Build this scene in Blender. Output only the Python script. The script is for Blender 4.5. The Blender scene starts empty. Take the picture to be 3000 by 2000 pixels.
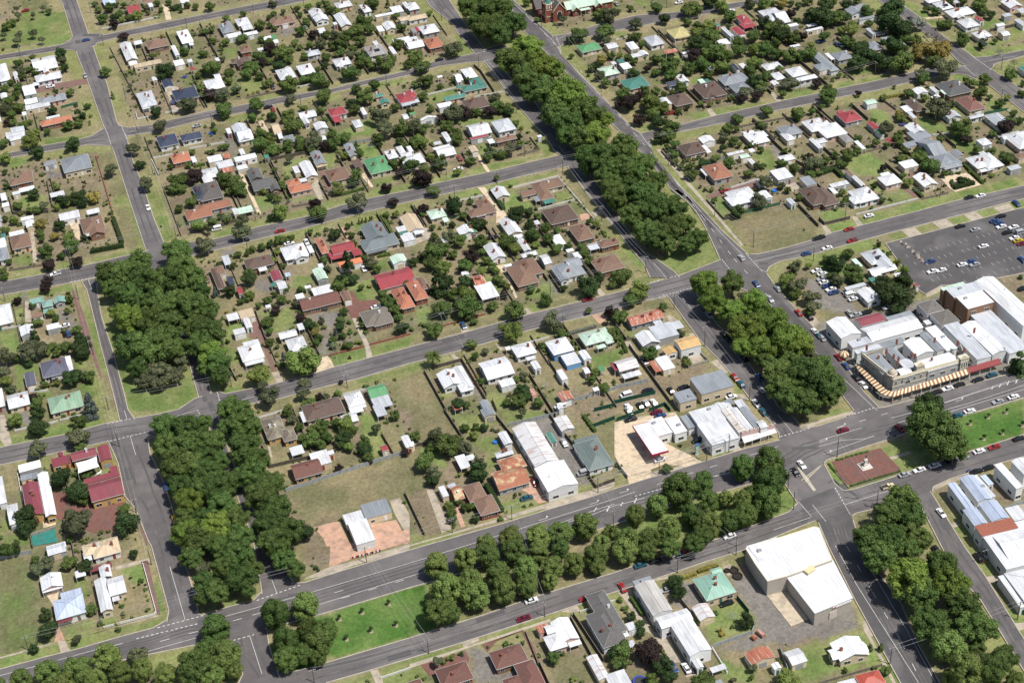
import bpy, bmesh, math, random
import numpy as np
from mathutils import Vector, Matrix
random.seed(7); NR = np.random.default_rng(11)
HOUSES = """-5.9 829.1 5.8 21.7 1.3 2.9 w H
16.3 829.9 12.7 15.7 1.2 2.9 w A|16 826.1 3 16.4 1.2 2.9 w B
16.3 812.8 13.5 8.5 1.1 2.9 w H|9.2 808 3.1 3.8 1.2 2.5 w F
4.9 801.4 6.2 11.3 1.2 2.9 w F
15.2 786.3 13.6 7.3 1.1 2.9 q H|4.4 789.1 6.6 6 1.1 2.5 w F
7 781.6 12.4 5.2 1.1 2.9 w F
13.9 760.6 15.6 6.2 1 2.9 o H|12.9 766.5 6.8 2.2 1 2.5 w F
-5.6 760.2 6.6 6.3 1.1 2.9 l A|-7.2 755.8 9.2 7.5 1 2.5 w F
61.3 895.8 6.9 9.6 1.2 2.9 b H
72.5 877.8 7 10.8 1.1 2.9 r A
82.1 885.8 6.2 5.9 1.1 2.9 t H
82.8 878.9 2.5 5.2 1 2.9 w F
67.7 832.8 4.4 4.7 1 2.9 w F
77.2 826.4 11.7 9.5 0.9 2.9 t H
93 828.6 6.4 17.2 0.8 2.9 W H|94.6 819.1 2.5 4.2 0.8 2.5 w F
84.8 813.6 2.3 13.5 0.8 2.9 w B
68.2 804.4 14.9 4.7 0.9 2.9 c F
61 823.7 6 22.8 1 2.9 w B
61 808.5 4.3 5 0.9 2.9 w F
83.9 797.9 5.3 6.6 0.8 2.9 w F
89.7 797.7 2.8 3.7 0.7 2.9 w F
73.9 776.8 5.2 8.6 0.7 2.9 k B
80.2 760.9 12.2 13 0.7 2.9 k H
60.6 764 8.1 17.2 0.8 2.9 l H|58.7 756.2 4 4 0.7 2.5 w F
68.4 784.9 2.3 5 0.8 2.9 w B
0.3 822.2 2.2 9.3 1.3 2.9 w B
-8.2 800.9 3.3 6 1.2 2.9 w B
-0.4 775.8 2.2 3.9 1.1 2.9 w F
-14.2 776.3 3.7 9 1.2 2.9 w B
101.9 875.9 5 5.2 0.9 2.9 w H
89.2 787.8 2.2 3.3 0.7 2.9 r F
-7.2 751.8 6.7 5.3 1 2.9 w H
5.5 718.4 5.8 3.7 0.8 2.9 q H
17.2 711 13.4 14.3 0.8 3.6 q H
-9.6 707 11.1 6.3 0.9 2.9 t H|-6.9 712.6 6.4 5.4 0.9 2.9 t H
-13.2 696.1 3.3 2.9 0.8 2.9 w F|-8 698.4 7.1 3.9 0.8 2.5 w F
-19.1 695 2.6 6.9 0.9 2.9 w F
-19 687.2 3.2 3.7 0.8 2.9 w F
4.9 686.6 6.6 4 0.7 2.9 w F
7.6 664.5 9.2 6.5 0.6 2.9 w F
18.4 663.6 5.8 4 0.6 2.9 w F
-10.9 670.7 5.8 2.8 0.7 2.9 w F
-10.3 665 3.7 6.3 0.7 2.9 w B
-16.9 659.5 6.6 3.5 0.7 2.9 w F
-15.9 651.5 8.7 11.6 0.7 2.9 t H
16.4 652.2 10 13.3 0.6 2.9 t H|17.3 645.6 6.8 7.2 0.5 2.9 t B|13.3 645.7 2.2 4.1 0.6 2.5 w F
-25.3 654 6 8.4 0.7 2.9 w H|-24.5 644.3 4.5 10.7 0.7 2.9 q H
-23.1 676 2.2 5.8 0.8 2.9 q H
-22.8 658.8 2.2 5.6 0.7 2.9 N F
62.6 715.5 9.5 11.4 0.6 2.9 k H|74.2 714.3 10.4 7 0.6 2.9 k H
65.4 695.6 8.8 9.3 0.5 2.9 o H|71 691.9 2.2 5.9 0.5 2.5 w F
73.3 671.4 4.4 9.2 0.5 2.9 w H
68.1 659 6.3 13.3 0.4 2.9 k H
63.3 641 11.9 8.9 0.4 2.9 B H
-31.8 595.5 12.1 15.2 0.5 3 w H
-14.8 600.4 6 3.8 0.5 2.9 n4 F|-10.9 596 4.3 4.8 0.5 2.9 n4 H|-5.7 596.6 4.7 4.7 0.5 2.9 n4 B
-15.8 589.1 4.1 3.3 0.5 2.9 t F
-21.3 579.7 5.6 7.3 0.4 2.9 w B
-10.7 578 5.3 3.8 0.4 2.9 w F
-13.8 548.8 10.5 11 0.3 2.9 k2 H
-23.9 544.6 4 9.2 0.3 2.9 k2 B
-38.9 537.6 7.5 12.3 0.3 2.9 w H
-29.9 533 8.2 9.1 0.3 2.9 w A
-12.7 523.8 12.6 10.4 0.2 3 n3 H
-7.9 549 2.2 10 0.3 2.9 w F
-11 590.6 4.5 3.1 0.4 2.9 n4 F
-30.4 490.3 8.1 4.4 0.1 2.9 W F
-32.3 484.6 4.1 2.9 0.1 2.9 q F|-29.2 484.7 2.2 3.6 0.1 2.5 q F
-18.9 488.7 7.1 4.7 0.1 2.9 m F|-18.8 492.4 2.2 2.6 0.1 2.9 m B|y
-10.5 487.7 9.2 5.1 0.1 4 m A|y
-3.2 485.3 4.6 9.1 0.1 4 m B|y
-6.3 473.1 12.7 2.9 0.1 2.9 m F|-1.4 475.4 2.7 5.4 0.1 2.5 m F|y
-5.8 464.5 11.8 10.3 0.1 4 m A|y
-31.4 469.5 5.9 18.8 0.1 4 m B|-26.3 470.5 3.8 25.1 0.1 4 W B|y
-38.9 465.8 3.9 11.1 0.1 2.9 w A
-41.9 481 2.8 15.7 0.1 2.9 w A
-26.7 442.4 6.6 2.8 -0 2.9 w F
-12.2 436.3 12.2 5.6 -0 2.9 c H
-26.9 441.3 6.3 5.1 -0 2.9 l A
-10.6 434.8 9.4 8.2 -0 2.9 c H|-17.2 433.4 2.7 4.4 -0 2.5 w F
-30.5 425.4 7.1 7 -0.1 2.9 w B|-30.7 422.7 6.7 2.4 -0.1 2.5 w F
-20.7 425.5 3.5 3.3 -0 2.9 w F
-26.3 410.5 9.9 9.4 -0.1 3.4 L H|-25 416.8 7 4.3 -0.1 2.5 L F|-28.6 406.2 4.9 2.2 -0.1 2.5 m F
-12.5 422.9 3.8 6.2 -0 2.9 w B|-14.8 411.4 4 16 -0.1 3.4 w B|-10 414.1 5.6 8.6 -0.1 3.4 w A|-13.7 426.3 7.6 2.2 -0 2.5 m F|-11.2 409.4 2.4 2.8 -0.1 2.5 w F
96.4 765.1 9.4 12.2 0.6 2.9 w H|99.4 771.8 3.3 8.2 0.6 2.9 w A
116.4 829.2 6.6 12.6 0.7 2.9 q H|118.9 830.7 2.2 13.3 0.7 2.9 q B
118.6 818 8.1 5.3 0.7 2.9 w F
126.6 833 7.2 9.9 0.7 2.9 w H|127.4 825.6 5.9 6.7 0.7 2.5 w F
127.4 816.1 7.7 3.9 0.6 2.9 w F
134.6 806 4.5 4.7 0.6 2.9 w F|138.3 806 2.2 6.4 0.6 2.5 n F
137.9 800 2.6 4.3 0.5 2.9 w F
147.2 823.8 12.9 8.4 0.6 2.9 t H
147.7 820.2 3.8 2.2 0.6 2.9 w F
167.1 825.5 7.1 8.6 0.5 2.9 w B|167.8 817.1 7.5 7.5 0.5 2.9 w B
178.2 809.5 6.1 16.7 0.4 2.9 w B
164.2 802 4 6.3 0.4 2.9 w F
173.3 807.4 2.2 3.1 0.4 2.9 w F
184.1 829.5 9.1 7.8 0.4 2.9 w H
194.2 819.1 4.4 11.1 0.4 2.9 w H
201.4 806 10.4 2.7 0.3 2.9 w F
209.8 809.4 6.2 8.2 0.3 2.9 w F|216.2 812.6 2.4 8.9 0.2 2.9 w H
210.6 796.2 6.5 5.1 0.2 2.9 c H
194.2 789.6 3.4 7.1 0.3 2.9 w F|199.8 790.5 6.1 9.7 0.3 2.9 w B
200.9 770.6 9.5 5.9 0.2 2.9 w F
202 763.3 2.2 9.5 0.2 2.9 w H
192.8 760.9 2.2 9.6 0.3 2.9 w B
184.5 765.5 9.8 12.3 0.3 2.9 g H
152.6 777.3 7.8 6.2 0.4 2.9 l H
120.1 798.1 5.8 8.2 0.6 2.9 t H
115 786.5 10.1 5 0.6 2.9 T H|114.5 781.7 4.4 5.6 0.6 2.9 T B
133.5 760 8.6 12.5 0.5 2.9 w H|135.7 763 4 6.4 0.5 2.9 w B
144.5 760.4 7.9 11.7 0.4 2.9 w H|147.2 756.4 2.2 7.4 0.4 2.9 w B
164.3 760.3 8.6 8.7 0.4 2.9 w H
162.5 757.8 2.3 7.9 0.4 2.9 w B
186.9 773.9 2.5 4.8 0.3 2.9 w F
171.5 715.2 4.6 3.3 0.3 2.9 N A|172 707.3 5.1 4.5 0.2 2.9 N B
183 707.1 8 10.1 0.2 2.9 r H|181.5 701.5 4.7 4.3 0.2 2.5 l F
159.5 702.3 2.3 7.7 0.3 2.9 w F
147.3 707.9 8.4 8.1 0.3 2.9 r H|145.3 701.2 4 6.9 0.3 2.5 r F
132.7 711.4 8.5 7.1 0.4 2.9 w A|130.3 705.6 2.8 8.3 0.4 2.9 w B
135.8 696.8 6.1 7.3 0.3 2.9 w B
153.3 691.2 4.2 7.9 0.3 2.9 w H
177 687.8 2.9 5.4 0.2 2.9 w A
98.2 707.2 6.9 17.9 0.5 2.9 l B
92.6 711.7 2.2 5.6 0.5 2.9 w F
109.5 707.1 2.6 15 0.4 2.9 c B|114.6 703.7 3.8 11.6 0.4 2.9 c A
132.9 684.7 4.5 4.6 0.3 2.9 w A
103.7 792.6 2.2 4.1 0.7 2.9 w F
128.2 794.4 3.6 3 0.6 2.9 w F
80.5 687.4 6.8 6 0.5 2.9 w F
86.4 687.6 3 4.7 0.5 2.9 z F
84 680.2 7.7 6.4 0.5 2.9 w F
83.9 674.2 4.9 4.6 0.4 2.9 z F
94.4 682 10.6 4.6 0.4 2.9 w F
91 673.6 5.1 3.8 0.4 2.9 w F
75.5 674.8 8 9.2 0.5 2.9 w H
71.7 658.6 10.5 16.2 0.4 2.9 q2 H
71.4 644.3 15.8 6.6 0.4 2.9 B H
79.3 635.3 2.2 5.6 0.4 2.9 w F|83.8 635.3 6.9 5.3 0.4 2.5 C F
94.1 688.1 2.2 6 0.4 2.9 w B
98.8 704.1 7.3 12.2 0.5 2.9 w A
114.8 696.1 2.2 6.7 0.4 2.9 w A|118.6 690.9 4.8 7.1 0.4 2.9 q H
94.9 663.9 6.5 10.2 0.4 2.9 q3 B|96.6 653.9 11.1 9.6 0.4 2.9 q3 A|100.8 649.4 4.3 8.1 0.3 2.9 q3 B
114.2 660.2 2.6 6.6 0.3 2.9 w F|119.5 657.8 5.6 15.2 0.3 2.9 w B
110.1 649.3 6.4 5.6 0.3 2.9 o H|111.7 643 10.3 6.6 0.3 2.9 o H|115 650 3.4 3.3 0.3 2.5 w F
126.6 666.2 4.9 13.3 0.3 2.9 q B|126.5 661.5 5.3 6.1 0.3 2.5 c F
131.1 647.4 10.6 11.2 0.3 2.9 t H
143.2 666.9 4.3 12.7 0.3 2.9 q B
142.4 653.3 4 7.3 0.2 2.9 T F
150.9 648 10.5 14.9 0.2 2.9 n H
159.9 654.8 5.1 8.4 0.2 2.9 w H|165.3 657.1 3.1 7 0.2 2.9 w H|166.4 650.6 5.4 5.3 0.2 2.9 w H
169.5 655.6 2.2 5.7 0.2 2.9 w F
104.1 678.6 2.2 3.6 0.4 2.9 N F
96.1 591.1 10.6 11 0.2 2.9 w H|97.8 588.4 6.2 8.2 0.2 2.9 w B|103.2 590.6 2.2 6 0.2 2.5 w F
66.9 596.8 3 7.4 0.3 2.9 l F
79.7 589.5 12 8.5 0.3 2.9 T H|80.1 584.8 3.6 4.6 0.3 2.5 w F
108.4 590.5 3.3 13.1 0.2 2.9 o H|116.3 584.9 10.5 7.9 0.2 2.9 r A|113.1 581.3 7.5 5.7 0.2 2.5 r F
121.1 578.9 3.8 4.8 0.2 2.9 r F
116.4 572.4 10.3 4 0.2 2.9 O F
133 591.6 9.9 13.2 0.2 2.9 q4 B|132.6 582.6 16.1 9.4 0.2 2.9 q4 H|130 578.5 9.8 4.5 0.2 2.5 q4 F
145 589 4.8 4.2 0.2 2.9 w F|145.1 586.9 4.5 3.3 0.2 2.5 N F
145.2 580.9 5.5 5.7 0.2 2.9 w F
136.4 566.1 6.4 6.3 0.2 2.9 C B
61.7 590.4 5.5 6.8 0.3 2.9 t H
101.8 571.4 4.5 4.9 0.2 2.9 C B
103.9 575.3 2.2 3.3 0.2 2.9 w F
56.1 585.6 2.2 3.6 0.3 2.9 T H|60.4 584.1 3.3 16.8 0.3 2.9 T H|65.2 580.9 2.4 6.5 0.3 2.5 k F
67.3 571.4 2.2 5.6 0.3 2.9 r A
84.2 575.8 4.3 7.8 0.2 2.9 m B
84.8 567.6 3.8 5.3 0.2 2.9 w F|81.7 570.3 2.4 2.6 0.2 2.5 N F
102.1 567.7 4.6 6.5 0.2 2.9 C B
96.6 549.7 16.8 8.7 0.2 2.9 t4 A|99.8 557.5 8.5 6 0.2 2.5 w F
107.8 548.8 3.4 7.5 0.2 2.9 t B
89.8 556.5 3.6 3.7 0.2 2.9 w F
129.9 552.5 14.7 11.8 0.2 2.9 r A
129.1 537.7 5.8 15.2 0.1 2.9 o H|129.7 533.6 5.6 8.8 0.1 2.9 o H
115.4 528.9 11.7 11.1 0.1 2.9 T2 H|116.8 526.1 8.2 7.7 0.1 2.9 T2 H
66.1 553.4 6 6.2 0.2 2.8 c F
60.3 553.5 4.8 4.9 0.2 2.9 w F
65.1 547.1 2.6 7.9 0.2 2.6 w B
60.6 542.2 4.8 3.8 0.2 2.9 w F
61.8 526.2 9 11.1 0.2 2.9 w H|61.8 519.8 7.9 2.9 0.2 2.5 w F|63.3 531.9 6.5 4.9 0.2 2.5 w F
78.5 532 7.4 4.7 0.2 2.9 w A|80.2 523.8 7.5 9.2 0.2 2.9 w H|80 520.2 7.8 2.2 0.2 2.5 w F
84.7 534.9 2.5 4.5 0.2 2.9 w F
75.7 554.8 2.2 2.2 0.2 2.9 w F
79.1 478.3 13.9 6.2 0.1 2.9 T H
92.2 479.7 6.7 8.3 0.1 2.9 w H|92 475.4 6.8 3 0.1 2.5 w F
101.6 480.9 7.2 7.3 0.1 2.9 n A|101.5 474.4 7 7.2 0.1 2.5 l F
89 574.7 2.2 2.8 0.2 2.9 b F
94.7 562 2.7 2.2 0.2 2.9 w A
79.4 478.8 15.2 10.2 0.1 2.9 T H|71.4 477.7 2.2 6.6 0.1 2.5 w F
59.2 475.3 7.5 12.6 0.1 2.9 t5 H|63.4 469.1 5.1 7.3 0.1 2.9 t5 H|y
64.1 458.9 4.9 4.9 0.1 2.9 w F|y
71 451.1 6.7 7.8 0.1 2.9 w F
75.5 452.7 2.2 2.2 0.1 2.9 w F
64.8 447.3 10.6 8.6 0.1 2.9 t4 A|y
87.3 469.3 5.9 5.4 0.1 2.9 w A|91.2 473.8 5.1 4 0.1 2.5 w F
99.3 469.1 4 7 0.1 2.9 l F
103.4 447.2 2.8 7.3 0.1 2.9 w B
94.5 447 2.6 3.3 0.1 2.9 r A
73.8 415.1 7.1 5.5 0.1 2.9 w F|74.1 406.3 6.8 11.5 0.1 3.6 W F
82.1 415.9 9.6 7.6 0.1 3.4 q F
218.9 809.4 6.3 9.5 0.2 2.9 w H
217 794.6 11 5.5 0.2 2.9 c H
218.4 777.5 9.6 10.8 0.2 2.9 w H|212.5 779.7 2.2 5.6 0.2 2.9 r B
207.5 770 3.8 3.7 0.2 2.9 l F
210.3 779.6 2.6 6.1 0.2 2.9 g F
205.7 763 8.7 9 0.2 2.9 w A
215.4 760 8.3 12.3 0.2 2.9 o H
206.3 721.2 2.7 2.2 0.2 2.9 w F
214.5 716.2 3.4 8.1 0.1 2.9 w A|221.4 718.3 6 11.6 0.1 2.9 w H
213.6 713.4 2.2 5.1 0.1 2.9 w A
212 706.7 2.9 2.5 0.1 2.9 N F
218.6 702.5 13 6.3 0.1 2.9 N H
221.7 705.8 6.5 8.5 0.1 2.9 N B
206 696.6 11.1 4.3 0.1 2.9 N A
213.8 685.7 12.2 10.9 0.1 2.9 T H|211.1 684.3 2.2 3.1 0.1 2.5 w F
186.9 709.4 4.4 8.4 0.2 2.9 r H|185.1 701.8 7.2 3.5 0.2 2.5 l F
186.8 680.6 9.3 2.2 0.2 2.9 w B
199 690.8 7.3 4.5 0.1 2.9 w F
181.2 689.2 2.7 2.2 0.2 2.9 n F
206.1 659.8 10.2 11.6 0.1 2.9 w A|218.4 657.7 9.2 12.1 0 3.2 l H
189.5 661.6 2.8 5 0.1 2.9 w B
288.8 718.3 11.3 8.9 -0.2 2.9 n H
300.2 715 5.9 6.3 -0.2 2.9 w A
287.6 689 9 9.7 -0.2 2.9 C H
230.7 640.6 2.2 2.2 0 2.9 w F
167.7 645.5 10.5 9.5 0.2 2.9 w H
184 651.1 8.6 2.2 0.1 2.9 W H|184.2 645.9 8.8 8.7 0.1 2.9 w A|183.7 656.2 3.6 2.6 0.1 2.5 w F
189.4 657.4 2.7 6 0.1 2.9 w F
203.9 652.5 9.3 2.2 0.1 2.9 r H
215 645.3 10.6 4.1 0.1 2.9 t H|207.9 646.7 3 4.2 0.1 2.5 w F
197.4 642.5 3.4 6.2 0.1 2.9 c B
195.5 599.3 6.7 9 0.1 2.9 w B
217.7 596.8 14 7.8 0 2.9 t H|213.4 591.4 6.1 12.9 0 2.9 t H|206.6 593.7 6.7 4.8 0 2.9 t A|209 587.9 2.5 4.5 0 2.5 q F|213.5 583.5 5.3 2.9 0 2.5 N F
185.2 593.3 6.2 8.7 0.1 2.9 t H|182.3 588 12.3 6.5 0.1 2.9 t H|180.2 586.5 6.4 3.8 0.1 2.5 w F
213.6 570.4 13.2 13.3 0 2.9 T H|211.9 567.8 6.1 5.2 0 2.5 c F
216.6 552.8 7.8 12.9 0 2.9 t H
163.1 594.5 7.5 7.5 0.1 2.9 C H|165.4 588.5 2.5 3.6 0.1 2.5 C F
170.9 575.3 7.9 6.8 0.1 2.9 w B|173.4 576.1 2.8 8.4 0.1 2.9 n B
150.4 591.5 7.5 13.9 0.2 2.9 c B|151.3 583.8 4.6 2.9 0.1 2.5 w F
145.6 581.5 3.3 6.2 0.2 2.9 w F
189.8 570.2 6.6 13.3 0.1 2.9 w B|190.3 562 4.3 2.8 0.1 2.5 w F
190 554 3.2 10.3 0.1 2.9 w B|189.5 546.1 7 3.2 0.1 2.9 w H
176.5 554.3 6.5 12 0.1 2.9 w B
205 551.2 4.5 8.2 0 2.9 w F
201.7 568.6 2.2 3.3 0 2.9 w F
224.2 540 8.7 5.5 0 2.9 t H|217.2 540.1 4.6 3.6 0 2.5 l F
217.4 525.3 11.9 11.3 0 2.9 t H
208 536.5 2.8 5 0 2.9 w F
185.5 536.9 9.4 13.1 0.1 2.9 t H
194.4 539.4 3.5 7.5 0.1 2.9 w A
200 528.1 11.6 10.9 0.1 2.9 q H|204.3 532.3 6.6 6.7 0 2.9 q A
206.7 541.6 3.2 2.2 0 2.9 w F
159.4 544.1 2.9 2.2 0.1 2.9 w F
159.5 572.4 2.2 4.3 0.1 2.9 w B
137.3 554.2 2.6 9.2 0.1 2.9 r A
136.6 540.2 5.8 14.6 0.1 2.9 o H|140.2 544.2 3.6 9.5 0.1 2.9 t H
159.3 543.4 3.2 2.2 0.1 2.9 w F
162.8 536.5 4.9 7.2 0.1 2.9 z A|163.5 528 7.7 11.2 0.1 2.5 w F
181.2 532.5 9.5 15.9 0.1 2.9 t H
200.9 526 11.1 7.2 0.1 2.9 q H|196.3 525.9 4.1 9.8 0.1 2.9 q B
130 476.7 7.9 10.2 0.1 2.9 w B|135.1 475.3 4 15.1 0.1 2.9 w B|134 470.1 5.3 6.5 0.1 2.9 w H
149 475.8 11.4 11.8 0.1 2.9 w A|147.2 472 7 2.2 0.1 2.5 w F
149.7 465.5 5.8 4.4 0.1 2.9 w F|148.4 467.1 2.3 2.5 0.1 2.5 z F
163.2 482.9 8.4 8.2 0.1 2.9 w H|163.9 476.9 3.6 2.2 0.1 2.5 w F|157.9 486.7 2.2 2.2 0.1 2.5 w F
163.9 471.3 2.7 5.5 0.1 2.9 w B
176.8 478.3 8.8 9.7 0.1 3.6 w H|178.2 469.9 6.2 7.1 0.1 2.5 w F|u
184 469.5 3.1 6.4 0.1 2.9 w B
192.6 479.3 11.9 8.6 0.1 2.9 C H|192.3 472.6 3.8 2.2 0.1 2.5 C F|196.4 475 3.3 4.7 0.1 2.9 C H
171.1 461.4 2.6 6.6 0.1 2.9 w F|171.7 464.3 3.1 2.3 0.1 2.5 z F
167.4 448.5 4.9 5.7 0.1 2.9 z B
180.7 460.2 2.2 3.9 0.1 2.9 w A
186.7 458.8 2.2 3.3 0.1 2.9 n F
137.6 455.4 3.1 7 0.1 2.9 q B
156.8 455.8 2.2 4.8 0.1 2.9 z F
127.2 459 3.2 3.1 0.1 2.9 z F
191.9 458 2.2 5.3 0.1 2.9 m F
179.7 447.8 2.2 2.2 0.1 2.9 w F
163.1 443.2 2.2 2.5 0.1 2.9 w B
136.9 451.4 4.6 4.9 0.1 2.9 q B
146 425 9.3 24 0.1 4.5 z2 B
146.4 405 11.5 14 0.1 5 W B|w
160.8 433.6 5.2 8.4 0.1 2.9 z2 B
137.6 434.4 3.3 7.5 0.1 2.9 w B
118.7 428.1 3.8 7.5 0.1 2.9 w F
122.2 429.2 3 2.9 0.1 2.9 w F
134.2 426.4 6.8 3 0.1 2.9 l A|135 420.2 9.2 7.2 0.1 2.9 o2 H|131.5 412.9 12 10.4 0.1 2.9 o2 A
111.4 412.9 3.7 7.4 0.1 2.9 o2 A|117.4 410.7 6.6 9.4 0.1 2.9 t H|118.9 402.7 7.3 9.3 0.1 2.9 t H
107.2 415.5 2.3 5.8 0.1 2.9 w F|111 417.7 2.9 2.3 0.1 2.5 l F
164 412.9 9.8 16 0.1 2.9 q5 H|165 421.8 9 3.4 0.1 2.5 q5 F
103.8 445.4 3.4 2.2 0.1 2.9 w F
153.8 428.7 2.2 6.2 0.1 2 N B
83.4 332.8 10.4 7.9 0.1 2.9 t4 H
101.7 333.2 10.8 7.8 0.1 2.9 t4 H|105.2 323.7 6.7 10.9 0.1 2.9 t4 H|99.2 322.9 5.6 3.8 0.1 2.9 t4 H
116.2 340.1 3.9 3.5 0.1 2.9 z F|117.6 332.8 6.1 6.6 0.2 3.4 W H|118.7 338.4 4.7 3.7 0.1 3.4 w A|122.1 336 6.2 10 0.2 3.6 W B|123.3 330.5 4.2 2.2 0.2 2.5 w F
134.6 331.7 8.3 15.5 0.2 3.6 q6 H|134.8 326.8 7.7 3.3 0.2 2.5 l F
126.1 318 3.6 10.5 0.2 2.9 z2 B
130.1 310.9 3.7 5 0.2 2.9 w F
70.4 334.3 5.3 2.2 0 2.9 t4 H
322.9 710.6 7.9 11.3 -0.3 2.9 l H
310.1 709.9 4.8 8.6 -0.2 2.9 w F
309.5 698.9 9.2 3.9 -0.2 2.9 w F|311.7 699.3 4.1 5.3 -0.3 2.9 w B
338.8 713.2 10.1 11.3 -0.4 2.9 c2 H|339.6 709.6 8.1 4.5 -0.4 2.5 c2 F
293.4 695.9 2.2 3.1 -0.2 2.9 w F
297.7 696.3 3.5 4.4 -0.2 2.9 N F
297.7 690 4.9 6.7 -0.2 2.9 w F
294.4 670.7 12.3 11.1 -0.2 2.9 N H|299.3 673.7 2.2 5.9 -0.2 2.9 N B
318 664.4 4.4 7.9 -0.3 2.9 w B|311.2 662.1 5.2 4.5 -0.3 2.9 k A
325.6 657.6 2.9 5.1 -0.3 2.9 C F|328.9 657.6 2.2 4.2 -0.3 2.5 N F
325.2 647.9 12.3 15.6 -0.3 2.9 T H|323.3 642.4 4.3 5.1 -0.3 2.9 T B
307.6 644.9 9.6 11.6 -0.2 2.9 T H
300 646.3 4.4 7.6 -0.2 2.9 w B
341.2 653.2 14.2 9.4 -0.4 2.9 q H|340.4 643.2 9.5 9.1 -0.4 2.9 q H|339.4 657.5 5.3 3.6 -0.4 2.9 q A
348 664.6 2.2 7.1 -0.4 2.9 k B
352 662.6 3 7.9 -0.4 2.9 w F
355.2 692.7 5.7 6.1 -0.5 2.9 w F
362.4 702.8 2.2 12.1 -0.5 2.9 l B
346.7 688.3 2.2 4.8 -0.4 2.9 w F
333.3 690.4 6.4 2.2 -0.4 2.9 w A
325.8 695.4 7 3.9 -0.3 2.9 z F
377.2 712.4 5.9 11.2 -0.6 2.9 r H|376.2 706 7.6 6 -0.6 2.5 r F
368.2 700.8 4.7 9.3 -0.5 2.9 r B
393.7 710.9 10.6 14.8 -0.7 2.9 w H|395.4 706.4 6.4 15.1 -0.7 2.9 w A
397.6 694.8 5.2 3.1 -0.7 2.9 w F
404.4 685.4 8.2 2.2 -0.7 2.9 w F|406.6 691.1 5.4 2.6 -0.7 2.5 w F
386.6 672.5 5.5 2.2 -0.6 2.9 w F
365.2 657.3 9.5 6.7 -0.5 2.9 w H|362.8 659.5 3.1 3.6 -0.5 2.9 l H
362.6 646.3 5.3 7.8 -0.5 2.9 w H|357.8 640.2 3.2 4.6 -0.5 2.9 w B
373.3 646.4 8.8 9.5 -0.5 2.9 w H|374.8 638.3 10.7 4 -0.5 2.9 w H
387.3 645.5 6.1 7.1 -0.6 2.9 q H
341.6 594.6 9.4 9.1 -0.4 2.9 q H
355.2 593.8 9.9 11.2 -0.4 2.9 w H
322.5 600.4 5.6 4.5 -0.3 2.9 w A|326.2 596.7 7.8 5.5 -0.3 2.9 w H
295.3 650.8 4.4 7.1 -0.2 2.9 w B
335.9 668.8 2.2 3.6 -0.4 2.9 w F
361.3 713.1 2.2 4.2 -0.5 2.9 N H
291.8 598.5 10.7 10.5 -0.2 2.9 T H|298.1 595.8 2.2 7.1 -0.2 2.5 w F
302 603.3 6.4 5.8 -0.2 2.9 w B
324 594.7 9.3 10.8 -0.3 2.9 w H
337.9 589.5 4.3 7.6 -0.3 2.9 w H
346.7 578 2.3 10.2 -0.4 2.9 w B
308.6 586.2 8.3 2.2 -0.2 2.9 w F
311 581.9 4.6 3.5 -0.2 2.9 C A
311.8 575.8 2.2 5 -0.2 2.9 w B
316.5 585 2.6 3 -0.3 2.9 w F
328 572 7.1 5.1 -0.3 2.9 w H
293.4 574.2 9.8 13.6 -0.2 3.2 B H|288.3 576.9 2.3 6.3 -0.2 2.5 w F
294.2 552.2 12.1 8.9 -0.2 2.9 w H|291.4 548.5 10.7 8.2 -0.2 2.9 w H
303.9 546.8 3.9 6.8 -0.2 2.9 w B
318.5 559.1 7.9 8.8 -0.2 3.5 w F
309.5 558.9 6.8 4 -0.2 2.9 w A
326.9 549.5 5.3 7.5 -0.3 2.9 q F
323.5 537.3 9.4 15 -0.2 2.9 T H
311.6 537.1 2.5 5.2 -0.2 2.9 l B
215.8 482.8 14.6 6.6 0 3 z A|218.7 470.7 9.6 9.2 0.1 3.5 l F|218.9 474.7 3.4 6.8 0.1 3.5 l F|211 469.4 7.6 8.5 0.1 2.9 w B|211.9 463 3.5 2.2 0.1 2.5 w F|225.9 473.4 4 5.1 0 2.5 l F
223.2 458 8.8 7.1 0.1 5 c3 A|215.9 458.4 5 4.7 0.1 2.9 c3 B
196.5 457.4 8.5 6.9 0.1 2.9 z2 A|196.1 451 7.5 3 0.1 2.5 w F
210.7 452 5.2 8.5 0.1 2.9 w F|206.9 452 3.5 7.1 0.1 2.6 z F
220.8 431.3 13.9 10.6 0.1 5 q F|208.1 428.4 7 6.6 0.1 4.5 q F|c
217.2 417.5 10.4 4.6 0.1 2.9 w B|226.3 416.8 3.3 7.1 0.1 2.5 l F|219.4 420.4 4.5 2.2 0.1 2.5 w F
222.8 420.3 2.9 3 0.1 2.9 q F
210.7 413.9 11.7 9.1 0.1 5 w F|209.9 403.8 11 12.5 0.1 5.2 w F
191.8 415.7 6.1 9.8 0.1 4.5 W F|197.7 414.1 5 9.4 0.1 4.5 W F
203.2 415.3 3.2 7.5 0.1 3.5 q F
217.9 407 3.2 14.7 0.1 5.5 z3 B|221 406.5 2.6 13.9 0.1 5.5 w B
224.4 406.2 3.1 12.8 0.1 5.5 q B|225.9 400.3 3 4.1 0.1 6 w A
193.8 340.2 4.6 7.9 0.2 7 W F
153.6 336.7 6.9 14.9 0.2 5 z4 B|153.5 345.2 6.3 2.2 0.2 5 q F
155.9 325.7 11.2 5.2 0.2 5 W A|157.4 316.4 7.6 14.6 0.3 5 W B|w
174.9 335.3 10.7 10.7 0.2 3.4 c5 H|178.4 341 3.7 2.9 0.2 3.4 c5 A
166.7 326.5 5.4 6.5 0.3 2.9 z2 B
198.8 345.6 11.5 5 0.2 2.9 w F
174.7 302.7 8.3 5.1 0.3 3 z B
184.8 298 5.4 5.9 0.3 2.9 w A
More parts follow.
